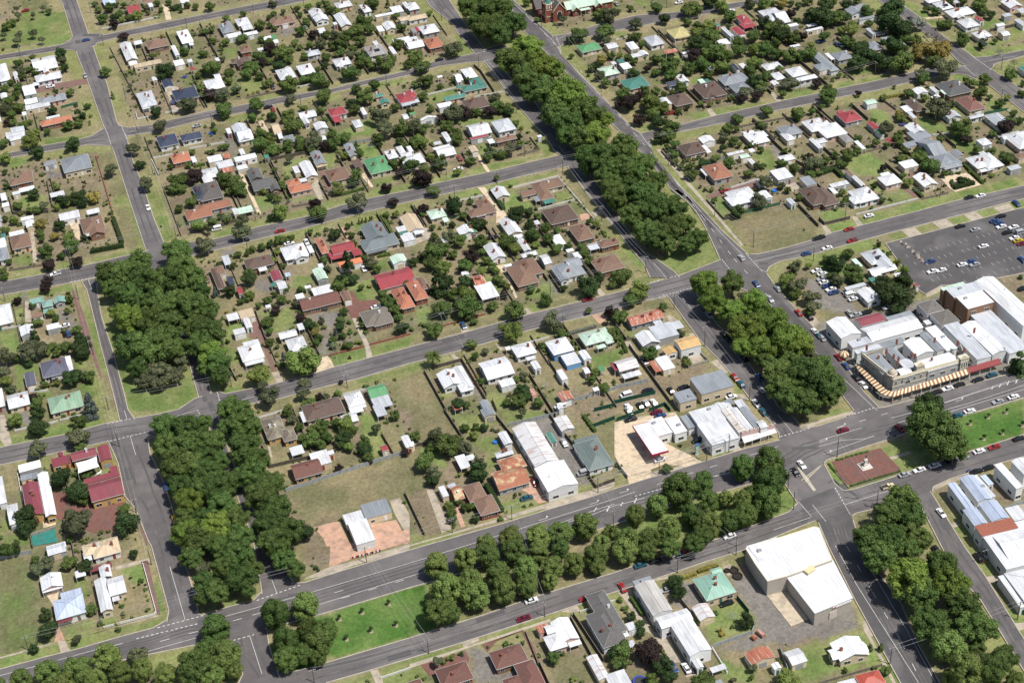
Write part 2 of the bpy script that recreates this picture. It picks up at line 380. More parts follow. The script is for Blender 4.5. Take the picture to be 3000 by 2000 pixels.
177.5 296.9 2.5 2.6 0.3 2.9 w B
160.5 303.1 5.1 2.2 0.3 2.9 w F
155.5 307.2 2.4 3.8 0.3 2.9 w B
142.6 329.9 2.8 3.3 0.2 2.9 w F
137.3 337.9 6.7 19.6 0.2 3.6 q6 H|137.9 327.7 5.8 2.2 0.2 2.5 w F|139 323.3 4 2.7 0.2 2.5 l F
129.9 311 6.7 6.2 0.2 2.9 w F
158.2 297.6 2.2 2.2 0.3 2.9 q F
435 695.3 7.5 8.4 -0.9 2.9 q B|441.1 699.3 5.5 4.5 -0.9 2.9 q A
437.3 685.4 10.9 2.2 -0.9 2.9 q A
430.5 670.2 2.2 7.6 -0.9 2.9 l B
402.9 652 8.9 8.6 -0.7 2.9 q H
396.7 654 2.2 7.5 -0.6 2.9 w F
391.6 650 4.7 21.7 -0.6 2.9 q H
422.8 654.6 6.3 9.6 -0.8 2.9 q H|433 659.1 6 3.9 -0.9 2.9 q A|437.4 650.8 2.2 5.4 -0.9 2.9 q B
408.9 685.4 2.2 2.5 -0.7 2.9 w F
480.9 680.5 7.8 9.7 -1.2 2.9 w H|478.8 678.2 5.5 3.2 -1.2 2.9 w B
484.4 669.6 14.2 9 -1.2 2.9 w H|481.4 664.5 4.4 3.2 -1.2 2.9 w B
480.9 656.4 8.6 9.9 -1.2 2.9 w H|480.4 653.2 2.7 2.4 -1.2 2.9 w B
479.7 642 8.4 7.3 -1.2 2.9 w H|479.8 638.5 3.5 2.7 -1.2 2.9 w B
514.5 666.2 7.8 9.7 -1.4 2.9 w B
504.3 655.6 4.7 3.4 -1.4 2.9 l F
505.8 644.8 3 8.4 -1.4 2.9 l B
514.5 656.5 4 5.4 -1.4 2.9 l F
490.6 637.7 4.3 5.4 -1.2 2.9 w A
494.5 647.4 4.7 3.3 -1.3 2.9 w A
488.8 657.9 2.6 5.9 -1.2 2.9 r B
479.5 689.2 7.7 6.1 -1.2 2.9 w H
489.8 683.5 3 7.5 -1.3 2.9 l F
477.2 598.7 4.6 8.4 -1.1 2.9 N H
434.2 597.8 12.9 14.1 -0.8 2.9 q3 H
429.4 596 5.5 4.6 -0.8 2.9 C F
418 602 6.2 5.9 -0.7 2.9 w B
424.9 600.2 2.2 6.1 -0.8 2.9 w B
407.9 590.4 6 12.5 -0.7 2.9 T H
402.4 589.1 4 5.8 -0.6 2.9 w F|401.8 583.4 2.2 6.6 -0.6 2.5 l F
432.5 580.6 8.8 13.8 -0.8 2.9 M H
418.6 574.6 6.7 6.9 -0.7 2.9 l B
428.1 568.6 7.9 2.7 -0.7 2.9 l A|435.5 560.9 7.8 13 -0.8 2.9 l H
373.7 594.1 9.5 10.2 -0.5 2.9 r H|371.9 599.7 2.9 3.3 -0.5 2.9 r A
379.7 581.7 3.2 7.1 -0.5 2.9 r B
390.3 602.7 5.6 4.6 -0.6 2.9 C A
360.3 593.8 4 3.8 -0.4 2.9 w H|359.3 586.2 11.6 12 -0.4 2.9 w H
395.6 570.4 6.6 8.6 -0.6 2.9 w B
433.7 545.5 12.9 3.4 -0.7 2.9 w A
379.3 574.8 2.2 5 -0.5 2.9 n F
392.2 549.8 6.9 20.1 -0.5 2.9 q A|392.5 536 9.4 7.7 -0.5 2.9 q H|391.8 539.1 11.3 11.3 -0.5 3.5 q H
400.7 542.2 3.8 6.1 -0.6 2.9 q B
388.2 558.8 11 4.2 -0.5 2.9 q F
394.4 564.6 9.3 8 -0.6 2.9 q F
417.8 546.2 5.1 5.9 -0.7 2.9 w H
433.1 540.8 9.3 15.1 -0.7 2.9 w H
404.5 531.7 6.4 10.7 -0.6 2.9 w H|409.7 530.5 8.8 12.7 -0.6 2.9 w H|411.1 536.4 2.8 5.7 -0.6 2.9 w H|405.1 524.8 6.9 2.2 -0.6 2.5 w F
416.8 520.7 5.9 3.5 -0.6 2.9 l F
425.9 528.1 5.9 4.4 -0.7 2.9 t H
375.6 543.4 7.5 6.1 -0.4 2.9 w F
360.6 535 8.6 8.2 -0.4 2.9 w H|361.7 540.8 4.6 2.2 -0.4 2.5 w F
374.7 527.8 7.1 10.4 -0.4 2.9 W B
338.3 541.2 8.9 3.2 -0.3 2.9 w F|333.4 538 2.2 5.6 -0.3 2.5 w F|347.4 540 2.2 9.3 -0.3 2.9 w B
347.3 547.2 2.2 6.2 -0.3 2.9 t B
343.4 528.5 10.3 11.3 -0.3 2.9 w H|338.2 526.4 5.1 6.4 -0.3 2.9 w H
326.9 534.5 7.6 14.9 -0.2 2.9 T H
364.4 567.9 2.2 8 -0.4 2.9 w F
361.9 576.3 4.2 7.4 -0.4 2.9 g H
350 579.2 5.1 4.2 -0.4 2.9 w H
379.3 565.8 2.8 4 -0.5 2.9 r F
322.5 483.1 9 9.9 -0.2 2.9 l H|323.3 477.7 6.5 10.1 -0.2 2.9 l B|320.2 473.7 12.1 4.8 -0.1 2.9 w A
313.3 482.2 2.2 6.2 -0.1 2.9 C F
282.9 440.6 8.9 12.3 -0 6 W B
295.8 442.3 10.9 5.9 -0 5 m A
300.6 433.7 23 9.4 -0 5 W A
308.4 439.6 11.4 5.1 -0.1 4 q F
285 430.7 9.8 4.4 0 5 l F|284.4 424.5 10.9 2.4 0 6 l F
296.2 426.5 11 3.7 -0 4 q F
302.8 417.9 7.6 10.2 -0 6 W B|292.4 415.8 3.8 12 0 6 q H
310 419.6 3.3 12.7 -0 5 q B
314.4 420.1 4.8 15.9 -0 5 W F
322.6 414.5 6.5 23.8 -0 5 l F
329.3 413.4 6.5 21.7 -0.1 5.5 W B
337.2 416 9.3 30.1 -0.1 5 l F
337.6 439.9 14.1 6.3 -0.2 9 l F|336.8 431.8 12 8.7 -0.1 9.5 W F|334.9 444.3 10.8 2.2 -0.2 8.7 C F|b
349.5 427.7 8.8 33.7 -0.2 8 W B|w
322.2 440.1 7.8 8.1 -0.1 5 T3 H|323.3 431.4 8.3 8.9 -0.1 5 T3 H
304 467.5 9.3 2.2 -0.1 2.9 l F|305.9 459.6 6.5 9.4 -0.1 2.9 w B
317.2 433.9 2.6 2.8 -0.1 2.9 w F
288.2 404.3 5 5.7 0 7.6 W A|303.2 404.8 13.7 7.3 0 7.6 W A|282.9 412.6 5.7 12.1 0 7.6 q H|292.7 409.5 4.9 6.4 0 6.5 l F|g
316.3 472.8 3.6 5.2 -0.1 2.9 w F|313.3 469.1 2.9 3.4 -0.1 2.5 N F
324.4 467.7 3.6 2.2 -0.1 2.9 w F
327 458.1 2.2 2.2 -0.1 2.9 m A
270.9 338.6 3 14.6 -5.3 5.5 L B|277.6 340.3 5.3 13.2 0.2 5.5 L B|269.5 328.2 4.9 8.4 -5.2 5.5 L B|276.9 328.1 6.6 9.5 -5.2 5.5 L B|w
272.4 320.2 13.5 5.1 -5.2 6.5 z6 F
274 310.6 17.4 17.4 -5.2 5.5 w F|w
280.9 340.5 2.3 11.9 0.2 5 l F
285.4 344.7 2.2 5.3 0.2 3 L F
291.2 340.7 3 13.3 0.2 6 W F|w
298.2 342.2 5.1 7.8 0.2 7 W B
284.9 326.3 5.1 6.7 -5.2 3 w F
200.9 293.6 12.2 4.3 -5.1 3.2 W A|201.7 294.1 9.9 8.1 -5.1 3.2 W B|c
194.2 282.5 5.7 2.2 -5.1 2.9 w F|201.4 281 8 5.8 -5.1 2.9 o3 H
275.9 312.1 15 18.9 -5.2 5 w A|w
262.1 295.1 2.8 14.5 -5.1 3.6 w F
267.3 294.1 9.1 15.7 -5.1 4.5 w H"""
TREES = """9.9 908.7 2.0 u
7.1 871.1 2.7 u
14.9 869.4 2.9 u
5.7 863.8 3.1 u
18.7 859.6 2.2 u
27.1 898.4 2.2 g
-0.6 875.3 2.4 u
24.3 902.8 2.0 u
10 897.9 2.2 u
17.6 895.8 2.0 u
1.9 887.9 3.0 g
-2.5 862.9 1.4 g
5.6 891.2 2.2 g
53.3 897.4 1.8 g
54 887.7 2.2 g
54.4 872.8 3.2 g
59.2 862.2 2.9 p
59.9 885.9 3.0 g
64.6 875.5 2.5 g
60.3 873.5 2.0 g
68.5 887.9 1.8 g
64.5 891.2 1.8 g
73.4 867.7 3.0 l
68.5 868.6 2.5 g
64.3 867.8 2.0 l
79.5 878.1 2.0 g
79.7 871.8 1.5 l
86.6 881 2.0 g
87.4 872 1.7 g
93.3 879.5 1.8 g
96.4 871 2.0 g
102.3 870.2 2.2 g
93.2 871.5 1.5 g
97.8 866.6 1.5 g
106.5 866 2.0 g
61.4 844.1 2.9 p
81.9 839.6 1.4 y
103.7 831.5 2.4 g
99 832.9 1.2 g
99 839.4 1.0 g
71.9 814.7 1.9 g
74.5 817.2 1.4 l
71.8 839 1.2 g
89.4 810.7 2.6 g
83.9 805.7 1.4 g
97.6 803.7 2.3 g
83.9 818.8 1.2 g
75.2 787.2 5.1 G
58.2 803.5 1.4 l
55.6 800.4 1.3 g
59.2 801.1 1.2 g
53.9 807.4 0.9 g
45.4 804.1 3.0 g
54.8 781.6 1.8 u
57.8 791.5 1.0 g
57.4 782.3 1.1 l
55 777.3 1.0 g
60.2 792.4 0.7 g
55 772.8 1.1 p
60.3 779.9 1.1 y
55 764 0.7 g
65 790.3 0.6 g
66.1 761.2 1.1 p
66.1 767.9 0.8 l
69.9 773.1 1.1 g
62.4 746.5 3.3 g
61.7 730.2 3.7 g
78.3 744.5 4.9 g
90.4 779.9 1.8 g
93.9 783.3 2.1 g
89 765.7 2.3 g
88.5 756.4 2.2 g
88 775.9 1.4 g
44.8 777.7 1.4 c
13.4 773 2.7 g
25.7 761.3 3.1 k
18.5 753.1 2.8 g
24 753.2 2.4 g
8.1 752.5 2.0 g
30.9 771.6 1.9 g
31 762.1 1.1 g
30.6 797.7 0.9 g
18.1 795.1 1.6 g
24.5 789.8 2.3 g
2.9 836.7 2.6 g
11.1 842 1.9 g
8.1 842.5 1.4 g
3.5 827.4 2.6 g
7.6 827.7 1.9 g
10.3 822.7 2.1 g
3.1 819.8 2.6 g
26.3 837.4 3.6 G
26 828.9 2.6 g
25.8 820 2.6 g
-0 807.8 2.8 g
-6.6 810.6 2.3 g
-3.3 816.4 1.8 g
-6.4 793.1 3.2 g
-1.9 799 2.7 g
-9.2 783.6 3.4 g
-3.1 783.2 3.1 g
-6.8 777.5 2.7 g
-9.4 770.7 2.0 p
-2.3 763.3 2.6 g
0.7 767.3 1.8 g
2.1 753 2.2 l
-6.8 770.1 2.2 g
18.9 788 1.1 g
-0.5 752.3 2.2 g
-13.8 748.4 2.6 g
-14.9 731.3 3.6 l
-0.6 741.8 4.1 l
1 730 3.8 g
18.1 730.5 3.9 g
-16.1 721 1.5 g
-16.5 713.7 1.0 g
-16.5 706.6 1.7 g
-12.1 725 0.8 g
-10.4 725.1 0.8 g
-8.3 725 0.8 g
-5 724 0.8 g
0.3 711.8 1.3 g
-0 706 1.0 g
4.8 701.7 1.2 l
5.5 694.8 1.7 l
-5.6 691.3 2.9 G
-13.9 684.7 2.4 g
-13.9 695.5 1.2 g
-9.1 678.3 1.8 g
-5.7 676.7 1.8 g
-2.4 677.5 2.4 u
-13.7 679 1.4 g
-9.2 687 0.8 g
3.1 675.7 2.0 l
8.2 677 1.6 l
6.4 678.4 3.2 G
12.6 678.9 3.3 G
15.1 674.1 2.8 G
20.5 675.8 3.5 y
16.3 683.3 2.0 G
24.9 714.4 0.9 l
24.5 711.5 0.8 l
32.2 695.7 3.5 u
45.3 711.5 3.6 u
45.6 697.8 2.7 G
45 675.1 3.9 u
54.8 720.9 1.4 g
59.3 690.8 1.7 g
67.8 688.7 1.7 g
71.8 700.1 1.7 g
70.6 712.2 0.9 g
64.6 710.5 1.1 l
59.6 671.6 4.5 g
67.5 673.8 4.1 p
56.6 667.6 2.9 g
53.4 669.4 1.2 l
60.4 666.4 2.4 g
62.1 651.5 2.8 g
55.6 649.8 2.0 g
65 656.3 2.0 g
53.1 637.8 1.2 g
45.4 641.1 0.7 g
60.9 630.4 3.5 l
59.7 612.1 3.5 u
-16.8 671.9 2.4 l
-15.1 670 1.2 g
-21.6 664.9 2.0 g
-5.9 662.8 3.0 y
-7.1 657.5 2.0 g
-6.6 654.3 1.6 g
-7 650.5 1.6 g
-6.5 638.3 3.1 g
-6.1 633 1.7 g
-6.4 625.4 3.1 p
2.5 657.9 2.6 G
-1.1 650.4 2.2 y
4.8 645.4 2.7 l
5.3 636.2 4.1 g
-0.5 632.5 1.9 g
6.2 652.7 1.4 g
3.4 655.8 1.2 g
5.3 623.3 2.9 p
11.2 643.6 1.6 g
12.4 641.3 1.2 g
23.5 656.9 1.4 g
26.2 661.4 1.4 g
26 659.2 1.0 y
24.8 671.3 1.4 l
11.5 702.7 0.7 g
14.1 703.1 0.6 g
11.3 699.7 0.7 g
17.3 702.5 0.6 g
21.9 702.2 0.6 g
24.3 701.4 0.7 g
25.9 695.1 0.8 g
12.4 692.8 1.2 g
17.6 692.4 1.0 g
18.6 696.4 1.0 p
-15.9 645.4 0.8 g
-18.7 644.3 0.8 g
-14.3 641.1 0.8 y
-12.2 644.5 0.7 y
-22.7 638.3 1.5 g
-22.4 634.4 1.0 g
-26 632.3 1.5 g
-12.7 633.2 0.8 g
-20.7 676.2 1.6 g
-26 626.5 2.3 g
-8.7 613.7 2.6 p
-10.1 608.8 2.4 p
-22.7 604.5 1.9 p
-17 598.7 1.5 g
-15 600.3 1.1 g
-1.9 596.5 1.9 g
-1 594 1.1 l
-2.6 596.1 1.1 g
-1.3 603.4 1.1 g
-3.9 588.6 1.5 g
-16.5 584.7 2.2 g
-10.5 589.1 2.0 l
-8.9 585.1 1.8 g
-19.1 575.1 2.5 k
-20 560.6 5.5 u
-22.3 558.9 3.2 u
-12.9 564.5 2.1 l
-15.6 561.6 1.6 l
-1.9 572.1 2.2 g
-7.4 575.9 1.4 g
-7.5 572.8 1.3 p
-8.3 560.9 2.8 g
-11.8 558.8 2.1 g
-2.3 556.6 4.3 G
-1 561.8 3.2 G
-1.8 553.7 3.2 G
-8.3 537.9 4.2 G
-1.4 536.9 2.9 g
-4.8 539.1 1.7 g
-23.3 557.1 1.9 G
-27.9 562.1 2.1 g
-31.9 561.9 3.9 u
-33 553 3.1 u
-33.2 547.6 2.6 l
-31.5 542.4 1.7 g
-19.2 540.6 1.5 g
-17 540 1.2 g
-14.2 539.6 1.5 l
-15.9 543.4 1.0 p
-14.1 543.8 1.0 p
-24.3 532.8 2.0 p
-23 528.9 2.4 g
-24.8 527.9 1.7 g
-21 534.9 1.4 l
-22.2 539.1 1.4 g
-4.3 514.4 3.5 c2
-3.9 522.7 2.0 c2
-1.2 582.7 0.7 g
-0.9 590.2 0.7 g
-4.5 585 0.7 g
-3.8 550.7 0.9 g
-22.2 595.2 1.1 g
-34.2 545.3 1.0 g
-1.5 604.2 1.1 l
21.1 525.8 4.5 u
26.9 526.9 4.5 u
31.8 523.6 3.8 u
18.1 521.1 3.8 u
24.1 519.3 4.1 u
30.3 519.7 3.4 u
34.8 530.7 2.8 u
-23.8 521.7 2.7 G
-24.9 510.7 4.0 G
-26.6 496.9 4.6 u
-10.6 497.6 4.6 u
-9.4 509.3 3.2 g
-32.3 520.1 3.0 l
-34.3 520.6 1.7 g
-11.2 494.7 2.3 g
-20.3 477 4.1 G
-16 466.6 4.4 G
-14.7 463.4 1.9 g
-11.1 477.8 1.9 g
-15.3 481.2 1.3 g
-18.6 448.6 6.5 u
-34.5 460.6 4.3 G
-35.6 455.4 3.1 G
-1.5 442.3 5.1 G
-1.5 452.9 2.2 g
-4.5 460 0.7 g
-10.3 461.2 0.9 g
-21.7 445.5 1.5 g
-17.7 444 1.2 g
-11 445.6 1.1 g
-8.6 445.4 0.9 g
-39.9 450.9 1.5 g
-10.7 517.8 1.0 g
-14.7 517.7 1.2 g
-2.8 439.5 0.7 l
-0.3 437.8 0.6 g
-44.7 457.1 1.2 g
-43.7 447.1 3.0 g
-40.4 446.7 1.8 g
-34.3 439.5 1.8 g
-30.4 433.8 3.0 u
-34.2 432.4 2.7 u
-23.7 432.6 2.8 g
-18.6 428.3 2.7 G
-34.4 410.9 2.3 G
-34.3 402 3.3 G
-19.6 407.3 2.2 g
-12.7 396 1.4 g
-26.2 395.7 1.7 g
-40 397.4 1.7 g
-18.1 400.7 1.0 g
-18 402.1 1.0 u
-9.9 406.6 1.2 g
-10.5 402.3 1.2 l
-1.9 415.4 1.3 g
-4.9 419 0.7 p
-1.1 411.5 0.8 g
-1.3 408.5 0.7 l
-1.2 406.3 0.7 l
-1.8 401.4 1.1 g
-0.8 413.8 0.6 p
-4.7 414.1 0.5 g
-1.8 428.8 1.8 g
-12.5 399.2 1.0 y
-8.2 409.9 0.5 g
18.9 409.3 3.3 u
-18.3 378.7 5.0 o
-27.3 377.9 4.7 o
-36.3 380.8 4.4 o
-8.7 378.3 3.4 u
-15 372.3 3.9 o
-8.1 370.8 3.6 o
-44.7 381.9 3.6 o
-51.3 384.9 1.7 o
-1.8 365.3 4.1 o
-22.7 372.6 3.6 o
-32.2 375.4 3.6 o
113.3 860.7 3.0 g
119 842.8 2.2 g
129.3 844 2.2 g
147.9 849 2.5 g
150.9 837.4 1.7 g
145.4 837.6 1.7 g
141.9 833.7 1.7 g
158.9 836.8 2.0 g
158.7 829.1 1.7 g
165.4 836.3 2.2 g
171.7 836.9 2.0 g
176 835.5 2.2 g
175.5 826 2.9 g
179.6 824.5 1.7 l
164.1 833.8 1.5 g
198.8 821.3 3.7 g
193.2 818.4 1.7 g
207.5 819.8 1.7 c
207.1 803.1 2.2 g
198.4 817.3 1.2 g
187.6 797.9 4.8 g
181.1 791.1 4.3 g
188.3 790.5 3.3 g
175.2 789.8 3.3 g
179.5 778.6 3.8 g
169.7 780.2 4.2 g
164.3 780.7 2.8 g
159.4 785.8 3.3 g
158.8 798.7 2.9 p
169.3 793.6 2.9 g
165.5 796.3 2.4 g
167 772.5 2.8 g
174.1 772.2 2.3 g
170.6 766.6 2.6 g
175.1 761.8 2.8 g
166 798.2 1.9 g
153.4 806.5 3.4 g
159.1 817.6 2.4 g
159.6 814.4 1.7 g
139.5 823.3 1.9 g
141.1 817.6 1.9 g
134.2 823.6 3.1 g
121.7 811.7 3.1 g
112.3 811.7 2.4 g
106.2 817 2.4 g
108.5 807.5 1.7 c
108.7 831.8 2.2 g
105 830.5 1.9 g
99.5 803.6 1.9 g
107.9 803.2 1.4 l
106.5 793.4 1.9 g
98.7 779.1 5.1 g
105.9 772.2 3.2 g
131.4 807.5 2.1 g
134.5 802 2.4 g
132.8 789.8 3.8 p
137.8 781.7 5.6 g
125 785.6 3.7 g
124.7 778.4 2.8 p
118.2 773.8 4.6 g
114.3 767.4 3.7 g
120.4 763.9 2.7 g
132.3 770.1 3.5 g
138.9 776 2.8 g
129.1 779.3 2.3 g
147.5 776 2.3 g
148.4 789.1 1.9 g
146.7 793.7 2.4 g
153.9 787.8 2.4 g
157.8 769 2.8 g
164 772.1 1.6 l
155.6 761.2 2.1 g
150.6 758.5 1.8 g
164.3 743.1 5.0 g
176.8 754.2 2.8 g
172.1 753.1 2.8 g
177.5 748.3 2.7 g
176.8 760.8 2.3 k
183.3 744.8 5.0 g
188.7 750.6 2.8 g
173.5 773.6 2.3 g
197.4 766.1 3.3 g
205.3 785.5 2.9 g
195.7 741.7 2.7 g
175 698.9 2.6 g
180.4 728.5 1.1 g
186.8 722.9 1.3 g
178.6 717.7 1.1 g
172.5 726.2 3.1 g
162.9 727.3 2.7 g
163.5 714 4.9 g
156.4 713.9 2.6 g
155.8 705.3 3.1 g
144.9 723.6 4.4 g
131.1 743.4 4.7 g
146.5 741.7 4.5 g
150 739.9 2.7 g
128.7 730.5 3.1 g
110.9 729.7 4.4 g
94.5 730.7 4.8 g
106.7 720.4 2.6 g
110.2 718.2 1.7 l
115.8 716.8 2.8 g
123.4 712.4 3.9 l
122.5 699.7 4.7 g
140.1 712.9 2.4 g
139.3 701.7 2.2 g
132.8 720.1 2.0 g
121.2 753.5 2.3 g
123.8 756.9 2.0 l
121.3 749.1 1.3 y
128.2 754.7 1.1 y
111.3 755.9 1.1 g
110.9 750.2 1.1 y
113.7 750.4 1.1 y
116.1 750.9 1.1 y
105.6 753.8 2.7 g
105.9 750.5 1.1 y
104.4 765.8 2.3 g
97.8 749 4.0 g
91.7 752.7 3.6 p
140.9 749.7 2.7 g
146.6 750.1 2.7 g
87 723.2 1.5 g
106.5 701.6 3.4 g
110.2 699 2.1 g
163.7 687.4 6.1 u
163.5 675.1 5.1 u
170.8 674.6 4.3 g
139.2 687.5 2.6 g
130.9 690.1 2.1 g
193.1 782.3 0.9 g
199.6 759.7 1.4 g
86.3 716.8 1.7 l
85.4 698.7 1.5 g
88 697.7 1.9 g
81 696.3 1.7 g
78.9 698.8 1.3 g
103.4 689.6 4.2 g
108.6 692 3.0 l
108.6 682.3 3.8 g
112.5 683.9 1.3 l
116.2 685.5 3.0 g
115.9 681.7 1.7 g
123 684.5 3.4 g
121.4 680 2.5 g
127.8 680.3 4.7 g
126.2 676.8 2.5 g
132.6 676 3.0 p
136.6 675.8 4.2 g
143.1 678.8 3.4 g
157.8 671.6 3.0 g
146.9 670.9 1.7 c
137.6 671.2 1.3 g
138.9 664.1 2.1 l
135.2 663.2 1.2 g
145.8 662.1 2.5 g
157.7 667.6 1.7 g
167.3 664.9 2.5 g
168.7 661.2 2.1 g
158.1 644.8 2.9 g
163.8 646.4 2.5 g
162.8 639.1 2.9 G
158.5 636.1 2.7 p
148.9 625.8 2.6 p
148 612.8 2.6 p
138.7 639.4 3.1 P
135.8 637.4 2.4 G
127.4 634.2 3.4 l
131.5 614.9 5.6 U
113.6 614.7 4.3 g
114.8 626.2 2.8 p
98.4 624.2 4.4 l
93.3 624.2 2.0 g
99.7 639.1 2.2 g
104.8 651.4 1.8 g
104.7 648.4 1.6 g
104.6 641.3 1.2 l
104.5 637.4 1.0 g
95.3 648.5 1.8 l
97.2 642.3 2.0 g
96.4 648.6 1.2 g
101 669.6 0.7 g
104.7 665.6 1.7 g
104.4 661.4 1.2 g
108.8 658.2 1.4 g
107.9 675.9 1.3 g
113.5 670.8 2.1 u
100.7 678.5 0.8 p
79 671.5 2.1 g
82.5 660.9 4.5 g
84.5 653.4 3.7 g
80.5 655.1 2.0 g
86 651.1 2.4 g
79.7 666.8 2.1 g
67.4 631.5 2.4 g
74.3 631.5 2.4 g
72.2 635.8 1.6 g
79.8 623.9 3.7 u
77.7 612.2 4.3 U
64.2 624.7 2.4 u
61.1 608.2 4.2 u
79.5 602.1 1.9 l
83.8 601.7 1.9 g
87.8 602.9 1.9 g
91.6 603.7 2.3 g
97.5 603.5 1.9 g
94 603.9 1.9 g
72.7 600.8 1.7 g
73.4 597.8 0.9 g
69.8 602.9 1.0 g
76.8 600.5 1.5 g
59.9 602.1 0.9 g
62.2 602.1 0.8 g
63.5 598.5 1.3 g
68.9 592.6 1.7 g
73.7 584 2.3 g
88.8 595.8 1.5 l
86.2 589.4 1.7 l
86.5 594.8 1.3 l
90.4 599.6 1.0 g
106.9 605.3 1.6 g
110.1 604.6 1.0 g
114 605.5 1.4 g
112.7 602.2 1.0 g
116.2 597.6 3.1 G
105.6 593.4 1.0 g
106.4 580 1.7 g
106.2 572.6 1.9 g
89 583.7 1.5 g
114.7 568.5 3.4 C
116 578.3 1.9 C
124.2 568.1 3.0 g
125.8 563.2 2.2 g
123.4 573.7 1.9 g
123.9 603.1 1.6 g
122.2 598.5 1.4 g
123.2 594.7 1.5 g
122.6 591.3 1.3 g
122.3 587.3 1.5 g
129.5 605.4 0.9 c
131.1 605.5 0.9 c
132.8 605.5 0.9 c
134.8 605.4 0.9 c
126.2 605.5 0.8 c
135.8 605.9 0.8 c
122.4 643.4 1.2 g
122.9 639.1 1.0 g
123.3 635.7 0.9 g
142.4 604.2 1.8 l
146.2 603.2 1.8 l
151.2 605 1.0 g
132.5 575.6 1.1 g
141.8 579.7 1.1 g
127.4 596.7 1.0 g
143 599.6 1.2 g
57.2 574.8 1.7 c2
63.2 572.8 3.0 G
72.7 577.3 3.4 G
65.9 564.9 1.6 g
70.3 566.1 2.4 l
59.2 561.3 1.1 y
58.1 552.1 0.9 y
54.8 539.8 1.4 G
54.3 547.6 1.4 g
53.4 551.3 2.2 g
56.3 557.2 1.1 g
69.4 574.6 1.1 g
84.5 565.6 1.4 l
86 566 1.8 g
91.4 561.6 2.0 g
95.5 563.4 1.5 g
106.6 556.7 3.0 g
110.1 559.7 2.2 g
108.9 561.1 2.6 G
113.9 559.6 2.6 G
115.9 553.5 1.5 g
119.5 554.2 1.3 y
123.2 550.9 1.5 g
122.5 544.1 2.2 g
122.8 537.1 3.3 g
123.8 530.6 2.5 g
123.8 525.7 2.1 g
122.9 516.6 2.8 G
130.1 550.6 1.5 g
133.7 548 1.8 g
104.3 539 1.8 g
101.2 533.1 2.1 g
99.6 528.6 2.1 g
104.3 532.5 1.4 g
99.1 522.7 1.8 g
97.4 526.8 1.2 c2
94.6 521 2.1 g
102.7 525 1.1 g
104.9 524.2 0.9 g
103.5 517.9 1.2 l
104.9 516.6 1.2 g
99.3 515.6 2.1 g
97.6 516.6 1.2 l
94 517.9 1.6 l
108.9 522.6 1.2 g
108.7 527 1.6 g
108.7 533.1 0.9 g
115.4 524.4 1.2 y
88.4 534.9 2.7 G
93.9 536.9 1.6 g
91.6 535.5 1.4 l
93.7 533.4 1.2 g
89.4 529.4 2.0 y
89.1 534.2 1.2 l
89.8 525.3 1.9 g
88 522.4 1.8 g
86.2 541.2 2.2 p
87.5 546.8 1.4 g
86.7 552.4 1.8 g
77.8 551.1 2.2 p
72.9 543.9 2.7 g
72.1 538 1.8 g
70.7 530.6 1.9 g
72.7 527.5 1.4 g
70.1 526.1 0.9 g
69.6 528.4 0.7 g
71.2 522.5 1.4 l
70.1 516.6 1.4 g
73.3 518.4 1.5 c2
75.8 519.3 1.2 l
72 513.7 1.7 g
82.2 558.1 2.2 g
76.6 560 2.2 g
80.3 563.9 1.5 g
84.8 557.4 1.1 g
72.3 558.5 1.5 g
62.5 561.9 1.1 g
56.1 527.7 1.0 g
54.9 515.7 1.0 g
53.1 515.5 0.9 g
52.7 572.1 1.5 g
78.4 507.1 6.6 l
61 507.5 4.5 l
61.5 492.9 4.4 u
61.1 500.7 2.7 u
76.7 495.5 3.4 u
74.2 490.1 2.7 u
90.5 494.8 1.2 p
76.4 486 2.0 g
80.2 487.5 1.7 p
82.8 487.1 1.5 g
87.3 486.7 1.7 l
73.8 485.7 1.7 g
67.5 486.9 1.5 l
98.9 487.9 1.4 g
105.8 476.5 0.8 g
98.1 509.2 0.9 p
66.3 483 2.0 g
66.8 478.2 2.0 g
68.2 472.6 2.0 g
76.1 468.6 3.0 g
72.2 468.2 2.3 g
75.5 469.9 1.3 y
82 475 1.3 p
81.7 469.4 2.0 g
84.8 465.2 3.6 l
86.6 462.4 2.3 g
76.2 461.7 2.6 g
71.5 462.5 3.3 g
68.2 465.9 2.0 g
68.8 461.8 1.9 g
73 458.5 2.3 g
82.2 458.4 3.3 g
80.1 456.3 1.9 g
82.7 453.3 2.1 l
84.6 451.1 1.3 g
88.5 453.5 2.6 g
87.6 449.1 2.6 G
87.8 445.4 1.9 g
95 459 2.3 u
103.8 464.7 2.1 g
100.1 464.4 1.2 g
103.6 460.3 0.8 g
105.2 453 1.3 g
56.4 450.1 0.9 l
60.7 443.9 0.8 l
64.6 444.4 1.0 g
76.2 444.1 1.5 p
81 444.5 0.8 g
71.3 443.5 1.0 g
63.9 455.4 0.6 l
61.6 455.6 0.5 g
101.4 442.9 1.6 p
87.9 443.7 1.3 p
55.3 413.4 3.6 G
17.2 378 4.8 d
12.7 370.5 3.9 d
17.6 364.3 5.6 o
11.9 359.6 4.1 o
19.1 360 2.8 o
36.6 376.6 4.7 d
46.5 376.2 4.7 o
37 363.8 4.5 d
45 367.3 3.7 d
46.4 358.8 4.8 o
50.4 364.6 3.7 d
41.6 357.6 3.3 d
35.2 357 3.9 d
45.1 354.9 2.8 d
55.2 397.6 1.3 G
56.5 372.3 0.7 t
64.3 372.2 0.6 t
73.5 372.4 0.6 t
73 362.4 0.6 t
64.7 363 0.8 t
56.3 362.8 0.8 t
68.4 341.3 0.5 g
57.6 342.6 0.8 g
221.8 745.1 5.1 g
201.4 746.8 4.6 g
200.6 733.9 4.6 g
197.8 717.8 4.0 g
192 719.4 2.2 g
225.5 798.1 1.9 l
